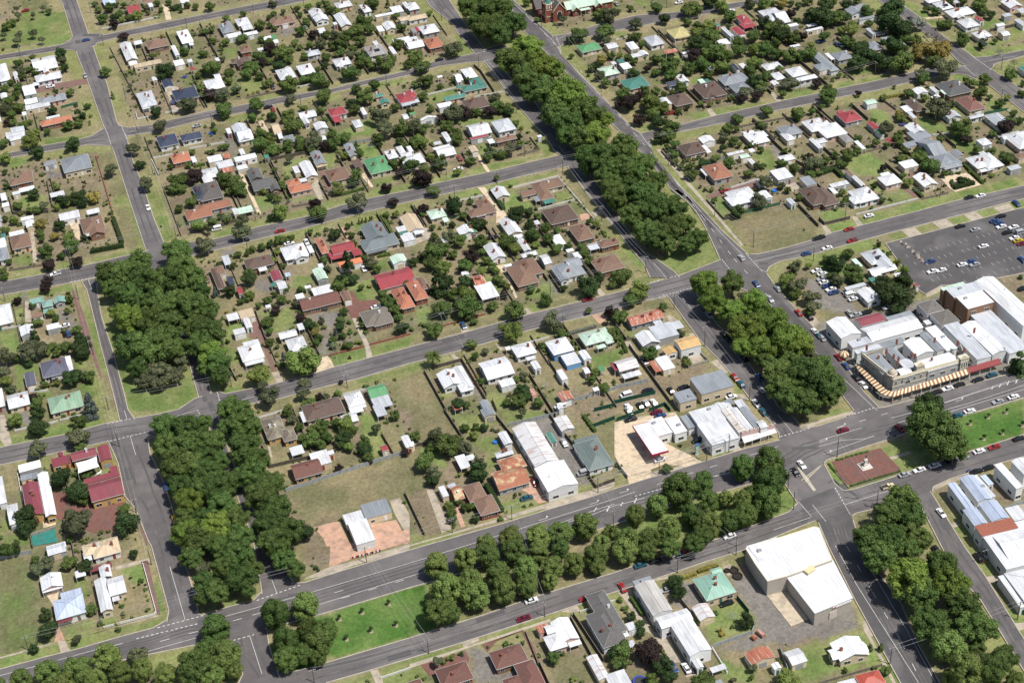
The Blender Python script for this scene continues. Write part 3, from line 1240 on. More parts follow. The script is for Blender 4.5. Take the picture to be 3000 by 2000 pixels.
191.5 704.3 2.6 g
203.1 711.3 2.0 g
197.5 703.1 1.3 g
192.4 698.7 1.1 g
219.1 712.4 1.8 g
211.7 715.9 1.6 g
224.5 687.1 2.9 g
198.5 676.9 5.2 u
205.2 677.1 3.5 p
210.6 676.9 2.6 g
213.8 676.8 1.7 g
217 672.5 3.5 p
222.2 677 3.5 g
224.8 673.7 3.5 g
226 669.6 2.6 G
193.4 677.5 3.0 p
177.7 673.3 4.3 g
181 671.1 3.4 g
186.3 671.6 1.3 g
192.7 668.4 3.4 g
194.6 660.6 3.0 g
181.4 692.9 2.0 g
191.4 691.2 2.0 g
224.9 658.1 2.1 g
226.6 655.4 1.3 l
277 763.9 1.7 g
279.4 786.2 2.4 g
288.4 754.6 2.6 u
288.8 731.6 4.7 g
302.7 728.6 5.2 g
300.1 721.3 2.8 g
277.3 714.7 1.6 g
277.8 692.9 1.3 g
283.8 696.8 2.7 g
281.3 696.7 2.3 g
288.9 702 2.7 y
281.1 685.6 3.1 g
281.2 677.8 2.7 g
312.3 745.2 5.2 g
308.4 751.9 3.3 g
295.7 705.1 2.3 g
283.7 731.7 2.8 g
175.6 658.4 4.2 l
173.2 662.1 2.5 g
176.7 645.5 2.1 l
165.8 639.7 3.3 g
169.9 634 2.9 l
177.9 635.5 4.1 g
166.1 624 4.9 p
163.9 624.6 2.8 G
183.7 626.1 2.0 l
193.5 654.7 3.0 g
192.2 633 2.5 g
203.7 636.6 3.1 g
212.7 633.3 3.7 u
208.1 631.9 2.5 g
206 634.7 1.7 l
219.7 638 2.1 g
200.9 632.6 2.5 g
222.1 645.7 1.7 g
199.1 614 1.6 g
202.8 605.8 1.3 g
167.5 613.5 3.4 g
158.5 600.3 2.8 p
157.7 598.8 1.6 g
171.4 595.3 4.3 g
174 588.8 2.3 g
181 599.5 1.6 g
167 584 1.7 g
161.4 585.5 1.2 g
176.6 577.4 3.9 G
195.4 577.3 4.1 G
201.6 578.4 2.3 G
204.1 573.9 1.9 g
198.5 569.5 2.3 G
206.5 582.5 1.2 g
204 562.8 2.5 g
195.8 558.5 3.8 g
201.2 553.5 2.9 g
195.2 552.9 1.9 l
201.9 545.1 2.6 g
183.4 558.1 3.8 g
185.2 552.2 3.0 l
189.4 545.1 1.9 g
173.3 564 3.4 g
165.6 568.8 3.1 g
161.9 573.5 3.1 g
151.5 562.1 4.9 g
147.8 556.1 3.4 g
157.3 565.7 3.0 g
159.5 560.5 2.3 g
165.6 554.5 3.6 p
171.6 557 1.9 g
160.9 548 3.4 g
152.1 551.2 3.4 l
171.1 550 2.2 g
171.7 543.8 2.2 g
172.6 540.9 1.9 l
166.1 542.7 2.2 l
145.6 564.3 1.9 G
141.7 561.9 2.3 G
156.5 571.8 1.9 u
158.1 585.8 1.5 g
156.3 577.7 1.9 g
211.5 537.5 2.2 g
212.9 542.8 2.3 g
207.8 545.7 1.7 g
207.6 559.6 1.9 g
211.2 560.3 1.1 g
223.7 561.1 1.5 g
225.6 557.6 1.9 l
226.4 555.6 1.2 p
226.7 552.4 1.1 g
222.9 550.1 1.2 l
226.7 549.3 1.1 g
227.2 603.7 0.8 g
226.9 599.5 0.8 g
226.5 595.4 0.8 g
226.7 589.4 0.8 g
226.6 582.7 0.8 g
222.9 582 0.8 g
226.9 574.1 0.9 g
212.7 583.1 1.0 g
226.2 634 1.2 g
182.8 613.5 0.6 g
211.8 531.4 2.2 g
212.6 527.4 1.5 g
145.5 537.9 4.4 k2
150 540.1 3.3 G
157.7 538.5 2.9 G
154 526.4 4.4 l
151 523.6 3.3 g
141.6 520.4 4.3 g
151.7 516.4 5.0 g
156.8 520.5 2.5 g
150.5 531.2 2.9 g
162.2 516.3 2.3 g
169.2 522.8 1.8 p
170.9 534.9 2.2 g
171.6 531.5 1.8 g
172.8 528.4 1.5 l
168.4 507.7 4.3 g
183.4 510.9 2.9 g
194 517.2 1.6 G
201.9 510.1 5.1 g
210.3 517.3 2.6 g
213.7 511.2 2.2 g
134.1 509 3.9 g
151.6 510.3 1.6 g
162.2 494.1 5.3 l
178.8 495.1 4.3 u
180.7 490.2 2.5 u
197.4 497.8 1.6 g
205 491.7 2.8 p
145 494.8 2.4 l
144.4 487.7 1.7 g
149.1 488.8 1.6 g
141.4 487.2 1.0 g
127.6 490.1 3.3 P
140.8 476.2 1.2 y
141 471.4 1.7 g
157.6 468.1 1.9 g
157.5 466.2 1.3 g
154.1 467.5 1.5 l
158.2 482.8 1.0 g
158 474.4 0.9 g
161.4 467.7 0.6 g
159.3 461.2 0.7 g
153.1 458.1 3.0 g
149.9 453.1 3.0 g
145.9 455.1 1.7 g
156.5 449.2 2.3 g
148.6 460.4 1.2 u
153.2 454.3 2.7 g
171.1 483.3 1.7 g
171.4 478.9 1.0 g
171.3 482 1.0 l
184 481.7 1.4 l
183.7 477.4 1.4 l
180.7 486.6 2.4 g
183.9 458.9 1.7 l
180.7 454.7 2.0 g
184.1 454.9 0.8 p
182.8 447.4 2.3 g
181.8 452.9 0.8 l
199.9 479.7 2.1 g
200.6 487.9 1.4 p
128 460.2 2.7 g
131.2 459.8 1.7 g
124.3 469.7 1.2 l
132.4 517.2 1.4 g
153.9 489.2 1.0 g
180.9 521.7 1.8 g
184.3 521.5 1.1 g
184.1 464.7 1.4 l
126.7 517.1 1.4 g
188.4 451.3 1.3 g
107.1 449.6 2.3 g
125.8 446.9 1.8 g
129.9 445.7 1.6 g
127.7 441.4 1.9 l
132.9 444.4 1.6 g
135.8 443 1.1 g
137.2 442.5 1.3 u
114.1 442.3 4.2 g
116.7 437.6 4.5 g
120.7 438.7 2.6 u
122.4 434.4 2.9 u
111.1 440.8 2.2 g
121.5 419.2 3.9 G
124 425.5 1.9 u
122.4 430.1 1.4 G
105.8 432.4 3.8 g
106.9 425.6 2.8 g
105.5 422.4 2.5 G
115.8 423.7 1.3 l
119.2 423.8 1.3 g
148.7 446.2 1.6 u
106.9 408.9 1.7 l
106.6 405.1 1.7 g
105.7 401.6 1.7 g
105.9 399.5 1.2 g
110.6 409.4 1.5 g
112 405.6 1.8 g
114.1 405.2 1.8 g
115.8 404.5 1.2 g
113.4 398.4 1.5 G
121.6 396.1 1.3 g
131.9 399.2 0.7 g
134.5 399.1 0.7 g
125 399.3 0.7 l
130.4 405.8 1.1 g
161.8 425.2 1.0 g
164.1 405.7 0.8 g
160.6 404 0.9 g
111.2 380.7 3.9 o
119.5 379 4.8 o
128.9 377.1 4.5 o
136.7 375.6 4.5 o
145.3 375.4 4.8 o
147.7 366.5 3.3 o
153.9 372.8 2.7 g
92.5 377.8 4.4 o
102.4 377 4.1 o
110.2 375.9 4.1 o
118.8 373.8 4.4 o
126.6 371 3.8 o
91.4 364.2 5.5 o
90.4 356.1 3.4 o
100.4 365.6 4.4 o
100 359.3 4.9 o
110.1 365.4 4.4 o
109.4 358.1 4.6 o
119.2 363.1 4.7 o
117.7 357.5 3.8 o
127.7 361.7 4.1 o
125.3 357.2 2.9 o
135.5 360.9 3.8 o
143.4 361 4.4 o
142.7 357.7 2.9 o
115 327.4 2.5 g
88.6 342 1.1 G
85.1 341.2 1.4 l
80.1 339.6 1.7 u
82.7 341 1.4 l
97.8 341.7 0.8 g
103.5 340.4 1.0 g
105.2 339.4 0.8 l
108 342.2 0.7 g
108.6 338.9 0.9 g
72.8 338.8 0.7 g
74.4 336.7 0.8 g
117.8 318.2 1.1 l
133.1 321.3 2.5 G
118.7 329.3 1.1 g
340.1 745.5 3.4 g
338.6 730.6 3.5 g
355.4 732 5.5 g
369.3 739.1 4.3 G
372.5 729.9 4.1 l
371 717.7 3.8 g
388.9 728 3.1 g
394.3 722 3.8 g
404.2 721 3.1 y
410.1 720.4 1.9 g
412.4 715.8 2.4 g
418.9 717.9 2.9 g
410.8 697.5 4.7 G
402.6 707.5 2.8 p
384.3 713.8 1.4 y
402.1 725.6 1.9 g
322.2 732.7 3.5 g
317 719.3 2.6 g
313.7 721 1.9 g
315.7 710 2.3 g
310.8 725.4 1.2 g
320.8 753.3 1.7 g
329.9 759.2 1.4 g
328.6 753.8 1.7 g
330.8 752.8 1.0 l
348.6 723.1 2.4 g
355.8 712.1 3.7 l
351.4 716 2.8 g
351 700.3 5.1 g
346.3 707.4 3.7 l
340.7 695.9 4.6 G
344.1 691.3 3.7 g
345.4 680.5 5.0 g
340.6 683 3.6 l
348.7 676.1 4.1 g
334.9 685.8 3.6 p
332.4 672.3 4.5 g
325.4 671.9 3.6 g
316.9 679.1 4.9 g
322.4 682.5 2.7 g
314.2 689.4 2.9 g
313.7 669 3.6 g
309.2 677.4 2.5 g
306.9 683.2 2.2 p
300 703.4 2.0 l
302.8 699.4 2.3 g
304.4 694.2 2.3 g
297.8 679.2 3.3 g
298.5 684 2.2 g
339.9 666.3 4.0 l
343.2 664.9 2.7 g
332.3 663.7 2.7 g
357 678.7 4.1 g
363.1 689.7 3.2 g
364.7 676.8 3.6 l
371.3 689.7 4.1 g
369.6 672.6 4.1 g
358.5 663.7 4.0 l
373.9 681.8 2.7 g
352 655.9 3.6 g
348.6 643.7 4.8 G
356.8 648 3.1 g
348.5 637.7 3.5 g
384.3 702.8 3.7 g
383.8 694 4.2 g
383.8 684.2 5.1 g
389.2 679.8 4.1 g
379.9 690.3 2.8 g
394.9 680.7 2.8 p
378.5 678.8 3.2 g
389.3 688.7 3.7 l
372.9 667.3 3.6 g
377.3 661.4 4.5 g
383.6 659.9 3.6 g
387.8 659.3 4.1 g
395.1 670.5 2.0 l
402.5 699.3 2.1 g
391.2 700 2.8 g
366.7 710.1 1.6 g
339.6 642.9 1.5 l
339.5 635.3 3.9 u
335.6 633.2 2.6 p
343.6 631.9 2.6 p
356.4 629 2.2 g
362.8 635.3 3.9 g
368.4 636.3 1.7 l
367.4 653.9 2.2 g
376.3 631 2.6 p
340 614.9 3.4 g
324.2 615.4 3.0 g
315.4 608.1 2.9 g
319.9 607.6 1.7 g
352.1 605.5 3.8 g
360.7 607.5 1.9 g
333.3 603.5 1.5 g
332.1 606.6 1.7 g
339.1 607.1 1.0 g
335.9 607.6 1.0 g
342.5 607.7 0.8 g
331.4 637.3 1.9 g
325.1 638 1.3 g
319.9 636.1 1.5 g
308.2 637.7 1.5 g
312.8 655.6 3.1 g
307.8 655.1 1.7 g
303.3 654.8 2.0 g
300.3 658.6 2.4 g
295.8 661.5 2.6 g
291.2 657.5 2.6 p
284.1 661.1 3.7 g
286.9 677.6 1.8 g
282.6 650 4.8 p
278 654.5 2.2 p
291.8 644.2 5.6 l
296.3 640.6 3.4 l
280.8 634.3 3.4 p
288.8 636.4 3.4 l
287.6 627.6 3.8 g
290.6 619.1 4.6 g
286.3 614.7 3.3 g
302.5 635.6 1.7 g
315.6 638.2 1.7 l
307.8 673.2 0.6 g
286.4 606 2.5 g
282.7 606.8 1.6 g
281.8 597.2 2.5 g
282.4 602.4 1.6 g
280.6 592.5 1.6 g
281.1 587 1.6 g
284.9 592.1 1.4 g
287.6 592.2 1.4 g
290.1 592.2 1.2 g
292.8 592.6 1.3 g
285.7 585.4 2.0 g
283.3 585.1 1.6 g
281.7 577.1 3.0 g
290.7 583.6 2.8 g
298 585.7 2.4 g
313.2 597 2.5 g
305.8 594.1 1.8 g
309 596.9 1.2 g
314.7 593.6 1.6 g
317.4 591.7 1.4 g
320.5 590.5 2.1 g
321.3 585 1.8 g
302 579.2 2.8 g
304.9 588.5 1.4 g
305.9 567.5 2.4 g
312.7 571.9 2.0 g
315.8 571.6 1.6 g
330.9 579.6 1.6 g
334.7 580.7 1.2 g
335.3 577.5 0.6 c
335 573.4 0.5 c
337 572.6 1.4 g
338.6 569.4 2.0 p
335.2 559.4 4.4 g
326.2 561.7 2.8 g
307.8 553.3 4.0 u
298.1 542.1 3.9 g
314.6 551.6 1.8 g
315.7 547.8 1.6 g
317.1 539.7 1.6 g
303.5 555.6 1.2 g
282 554.2 1.6 g
285.7 539.3 3.1 g
284.8 563.2 1.4 g
282.8 565.3 1.2 p
281.6 568.9 1.1 p
286 564.6 1.2 g
289.9 562.8 1.2 g
324.4 569.3 2.4 g
330.7 554.2 2.4 g
335.9 555.3 1.6 g
286.9 488.9 3.5 u
294.6 489.8 1.6 l
298.3 488.1 1.1 g
310 601.7 2.5 g
282.7 613.8 3.3 g
287.3 612.9 2.5 g
218.7 511.6 4.0 g
217.4 515.9 2.2 g
219.9 498.8 4.3 l
215.2 495.4 3.2 g
206.7 487.4 3.5 g
199.7 475.7 1.7 g
225.9 487.4 2.0 g
207.5 459.5 3.4 g
225.4 468.1 1.6 g
220.1 453.6 1.4 g
219.4 449.9 1.7 l
200.2 472.5 1.4 g
199.4 468 1.2 g
258.3 480.4 2.1 u
243.3 459.9 2.1 u
260.8 428.7 4.7 u
280.3 482.5 3.3 l
281.4 475.8 4.3 u
278.8 479 2.2 g
279.2 473.7 2.9 g
282.9 466.6 3.9 u
280.9 460.2 3.2 u
278.6 460.1 2.1 g
285.2 486.3 1.8 g
185.4 395.5 1.9 g
209.8 398.8 0.9 g
181.9 377.9 5.8 d
192.1 380.2 4.0 d
189.8 370.4 4.0 d
181.8 367.7 3.3 d
196.5 371.1 2.7 o
208.4 381.4 4.4 d
217.8 378.9 5.3 d
219 373.2 3.4 d
211.6 368.3 5.5 d
207.3 360.7 5.2 d
207 368.4 3.4 d
200.8 365.7 3.9 o
198 358.9 4.2 d
192.1 358.9 3.9 d
184.4 359.3 4.5 o
182.2 365.6 3.3 d
171.3 362.2 4.5 o
172.7 375.9 4.0 o
163.8 374.4 3.9 o
163.4 361.9 3.9 o
156.2 363.8 4.2 o
180.4 356.5 3.9 d
177.6 354.8 3.0 d
196.5 407.4 0.9 p
170.2 406.2 0.8 g
163.8 341.7 2.9 G
162.9 337 2.7 G
162.8 342.3 1.7 G
177.5 317.6 2.9 G
164.3 324.8 1.4 g
171.2 326.5 1.1 g
169 318.7 1.4 y
169.1 316.8 1.1 y
144.6 343.8 1.3 g
144.8 339.1 1.3 g
144.7 334.6 1.7 G
145.5 329.5 2.0 G
144.8 326.7 1.7 G
135.9 320.7 3.3 g
133.2 317.4 2.5 g
142.6 316.2 4.4 P2
144.5 310.4 3.3 G
145.3 305.7 2.4 G
139.3 306.9 2.2 g
153.7 299.8 3.5 g
163.8 298.4 1.3 u
170.9 299.8 1.6 g
169.1 296.9 1.3 g
177.6 289.8 3.5 l
173.6 318.9 0.8 g
153.3 359.4 4.4 o
160.5 357.4 3.2 o
423 706.9 4.3 G
429.7 710 2.9 g
434.4 702.2 3.8 G
442.9 705.6 2.4 g
413.6 691.1 6.1 G
420.5 689.2 4.7 g
424.3 689.3 4.2 G
439.6 689.9 3.8 g
434.6 679.5 2.3 g
451.1 683.6 6.6 G
446.3 683.3 4.2 g
440 666.2 7.4 G
442.8 659.3 6.0 G
441.7 653.8 3.6 g
421.4 674.1 3.7 l
426.8 683.3 2.3 g
417.7 678.4 2.3 l
405.2 674.8 3.2 g
412.4 665.6 3.2 g
413.3 661.8 3.2 g
412.6 650 5.0 G
414.3 644.2 4.0 G
404 637.9 4.9 g
402.2 643.2 1.8 g
429 646.7 5.4 G
433.3 643.4 3.6 g
414.7 633 5.3 G
422.1 627.1 6.7 g
455.7 664.8 4.2 S
453.7 646 6.4 D
445.9 650.4 3.2 l
437.7 635.6 4.9 y
445.5 629.7 6.7 y
446.8 641.8 2.7 g
440.4 625.1 4.0 l
438 611.4 6.2 u
425.9 614.3 3.9 u
425.6 611.9 3.5 g
466.3 639.8 4.1 g
467.9 660.2 3.2 g
470.7 659.7 2.8 g
471.9 681.8 2.1 g
474.3 676.2 2.6 g
487.8 684.6 2.4 g
497.1 671.4 4.2 g
493.9 680.6 2.8 g
497.4 659.5 2.8 g
497.1 665.3 2.3 g
473.4 632.1 2.7 g
482.6 633.7 1.6 g
482.2 639.4 1.0 g
476.7 621.6 2.7 D
476.5 607.6 2.6 D
466.9 597.2 3.5 g
453.1 598.4 3.0 l
453.5 579.8 1.7 l
446.4 598 2.2 g
444.5 602 2.2 g
442.4 586.9 3.9 g
445.7 574.6 2.5 g
446 583.7 1.7 g
461.1 578.8 2.1 g
468.1 588.3 1.7 g
445.8 563.7 2.1 g
445.3 557.3 2.1 g
439.9 557.3 2.5 g
432.9 551.7 4.5 p
412.9 557.5 4.5 g
414.6 566.4 2.5 g
421.9 566.5 2.1 g
412.4 578.7 5.9 u
424.4 585.5 2.1 g
411.2 601.3 3.0 g
425.8 606.9 1.3 g
416.5 596.2 2.1 g
410.7 614 1.4 g
390.6 614.3 1.7 p
390.1 613.4 1.3 g
373.8 614.3 4.7 g
367.4 609.5 1.7 g
378.7 623.7 2.6 g
405.8 597.7 1.1 g
401 597 1.1 g
396.1 582.8 2.5 l
396.7 587 2.1 y
382.2 575.2 3.7 u
399.6 604.7 1.9 l
400.2 608 1.3 y
382.8 607.4 1.3 g
374.8 607 0.8 c
395.2 635.1 1.3 g
391.8 635.4 1.5 g
388.3 635.3 1.3 g
386.1 569.5 2.1 g
426.8 552 2.1 g
397.5 580.9 1.3 w
382.6 586.4 1.7 g
367.2 574 2.1 g
372.8 567.7 2.0 g
369.9 568.8 1.4 g
376.5 563.5 1.6 g
382.3 563.4 3.1 g
381.2 555.9 1.8 g
350 565.8 2.0 g
354.6 562.1 3.6 g
360.7 564.4 2.0 g
342.6 562.5 2.4 g
347.9 557.4 2.4 g
346.7 570.4 1.0 g
346.6 562.1 1.2 g
363.9 546.4 1.8 p
349.8 556.5 1.6 g
374.3 551.2 1.6 g
376.2 549.4 2.4 l
382.9 546.1 3.6 g
386.8 552.3 2.4 G
382.2 534.9 4.4 g
381.8 540.4 2.0 g
401.5 557.8 2.0 g
410.9 541 2.4 g
411.7 551.7 2.9 p
418.6 529.7 3.4 g
426 546.2 1.2 g
416.2 537.6 2.4 g
389.4 521.5 2.0 G
367.2 530.1 2.6 l
368.6 536.6 1.6 g
386.5 530.4 2.0 g
390.7 531 1.2 g
394 530.4 1.2 g
382.5 523.1 1.2 g
349.2 522.3 1.7 g
351.1 527.7 1.2 g
334.4 528.9 1.9 g
336.5 535.6 1.8 l
324 528.2 1.1 G
328 526 1.3 g
332.8 527.5 1.5 g
353.9 522.9 1.2 u
351.9 534.3 1.6 g
378.4 521.7 1.1 g
405.5 521.3 1.4 l
400.9 519.8 1.0 g
329.9 492.8 1.3 k
313.6 490.3 2.6 g
303.7 490.5 2.0 g
303.8 483.5 4.0 G
309.5 481.6 1.8 g
311.2 478.2 2.2 g
329.8 488.1 1.3 g
329.9 484.2 1.5 g
329.6 476.7 1.8 l
328.9 470.1 2.2 l
378.4 518.8 0.8 g
342.7 520.2 1.2 g
299.2 473.9 3.2 g
299.5 478.7 2.2 g
307.3 471.6 3.3 g
305.5 475.5 2.5 g
314.4 462.2 4.3 G
323.1 461 4.3 G
312.3 452.1 6.0 G
314.9 448.9 3.9 G
320.6 451.7 3.2 u
311.6 446.6 3.2 G
370.4 447.9 1.4 G
332.5 394.6 4.0 k
288.9 387.4 4.9 G
243.5 329.6 4.1 o
247.4 326.1 3.5 o
299.2 375.7 1.0 t
307.4 376.3 1.0 t
314.9 376 0.9 t
315.9 367.3 1.0 t
306.8 366.3 0.9 t
299 366.5 0.9 t
227.9 280 5.4 o
230.8 278.3 3.3 o
227.4 269.6 5.4 o
240.2 262.1 3.2 o
223.2 271.2 2.7 o
211.9 292 1.2 c
209.6 294.4 1.0 g
197.2 288.5 1.3 g
208.1 283 1.6 g
209.1 293 0.7 g
206.1 285.8 1.1 g
259 772.6 7.5 e
251.2 775 7.3 e
243.2 777.8 7.3 e
257.8 750.4 7.1 e
244.8 750.2 7.8 e
241.2 760.5 5.7 e
247.6 742.3 6.2 e
253 716.3 7.5 E
241.8 711 7.0 e
253.2 694.7 7.3 E
242.6 690.2 6.7 e
258.4 692.4 4.9 E
246.1 671.6 7.2 e
253 657.8 8.6 E
238.5 675.1 4.8 e
256.8 639.1 7.5 e
242 646.4 7.1 e
263.2 635.2 3.8 E
243.4 632.2 7.2 e
251.7 617.6 6.6 E
244.5 618.6 6.6 e
239.4 627.5 5.0 e
258.9 602.9 6.3 e
247.5 598.2 7.0 e
240 597.5 7.2 e
262.3 588.2 5.3 e
250.2 584.9 6.9 e
255.5 581.2 4.8 e
242.9 583.8 5.9 e
260.6 569.7 5.6 e
240.1 571.2 5.7 e
249.9 561.7 6.6 e
247.1 570.9 4.8 e
238.1 563.4 5.4 e
250.1 549 6.6 e
258 544.7 6.1 e
239.1 548.9 4.9 e
250.5 530.8 6.3 e
258.1 533.6 4.2 e
239.7 534.3 5.7 e
257.1 520.6 4.6 e
240.9 525.6 5.2 e
251.9 519.6 3.8 e
244.4 522.8 3.4 e
46.8 602.7 6.2 e
30.1 602.3 5.5 e
46.7 592.7 5.6 e
22.1 598.5 5.6 e
16.8 599.4 5.6 e
49.4 579.1 5.8 e
34.7 585.4 5.5 e
42.8 583.7 5.9 e
29.2 585.3 6.4 e
256.4 485.2 4.6 e
244.7 487.7 5.2 E
16.9 588.7 4.5 e
21.7 578 6.2 e
51.8 572.9 3.3 e
42.3 568.6 4.9 e
242.9 475.6 5.2 E
33.8 566.8 5.9 e
45.4 558.2 6.3 e
27.3 574 4.0 e
257.5 467.7 4.9 E
50.5 556.3 4.6 e
246.7 467 4.6 E
21.3 559.5 5.9 E
27.9 555.9 6.4 e
263.6 458.9 2.8 E
16.8 567.4 4.4 E
255.8 451.7 6.3 E
34.1 548 6.8 e
44.2 546.7 4.7 e
245.4 450.9 6.6 E
47.7 536.3 6.0 e
256.4 438.4 6.6 E
29.1 536.8 7.2 e
16.9 542.3 6.1 e
42.8 532.3 5.3 e
22.5 537 7.1 e
261.8 435.5 4.9 E
247.5 439.4 4.9 E
241.1 443.8 4.1 E
34.4 535.4 4.2 e
46.1 524.6 5.2 E
47.2 518.5 4.9 e
244 434.6 3.0 e
252.8 429.3 3.7 e
244.4 425.6 4.9 e
17.1 529.1 3.8 e
41.5 518.8 2.8 e
260.5 418 5.1 e
252.1 415.9 6.9 e
47 510.7 3.4 e
241 414.3 5.7 e
257.5 406.7 5.7 e
241 406.5 5.2 e
245.6 403.5 5.6 e
254.9 403.1 3.3 e
46.4 486.1 5.2 e
51 488.1 3.0 e
278.7 373 7.4 e
48.7 474.8 5.7 e
20 486.8 4.9 e
34.9 484 3.2 e
43.1 478 3.6 e
27.4 481.3 5.5 e
52.1 474 2.6 e
278.5 363.6 7.6 e
35.4 470.2 5.4 e
18.8 473.7 5.1 e
49.8 466.4 2.9 e
45 461.4 5.4 e
27.1 472.1 5.5 e
280.6 358.8 4.7 e
31.4 464.5 4.2 e
49.3 453.6 4.2 e
20.1 463 5.4 e
24.6 459 5.8 e
35.9 459.5 3.5 e
44.8 447.8 5.1 e
29.5 452.6 5.4 e
36.3 446.5 4.4 e
49.8 439 4.6 e
19.3 450.5 4.8 e
30.3 442.5 4.9 e
25.6 446.9 4.1 e
44.9 434.3 5.1 e
249.2 341.9 5.5 e
30.6 434.6 5.0 e
20.5 440.4 4.8 E
49.7 425 5.2 e
241.4 338.1 5.4 e
34.9 424.9 5.1 e
44.8 420.3 5.2 e
18 435.9 3.4 e
247.3 334.2 5.4 e
23.3 429.7 4.5 e
27.6 423.6 4.9 E
49.7 411.8 5.1 e
16.5 424.7 4.6 E
235.9 328.1 5.1 e
20 419.6 5.3 e
229.8 330.4 5.4 e
33.6 416 4.7 e
44.2 407.4 5.2 e
25.7 415.3 4.2 e
175.4 352.9 3.2 e
167.7 355 3.5 e
133.7 368.3 3.0 e
31.8 407.7 5.1 e
239.9 321.1 3.8 e
228.3 321.5 5.4 e
16.3 414.1 3.9 e
45.3 399.7 4.1 e
244.5 310.6 5.3 e
25 405.2 3.6 e
34.8 400.4 3.3 e
48.2 394.7 3.2 e
230 308.3 6.5 E
29.2 395.9 5.0 e
18.1 399.6 4.4 e
242.6 301.7 5.2 E
21.3 393.2 4.5 e
30.8 391.4 2.3 e
231.4 301 5.2 e
16 394 2.6 e
241 292.3 5.5 e
85.3 356.3 4.3 e
227.6 289.3 5.2 e
239.4 281.9 5.9 e
231.8 287.9 3.0 e
237.1 277.6 2.7 e
241.4 268.9 4.2 e
7.6 362.7 5.7 e
235.3 267.1 5.0 e"""
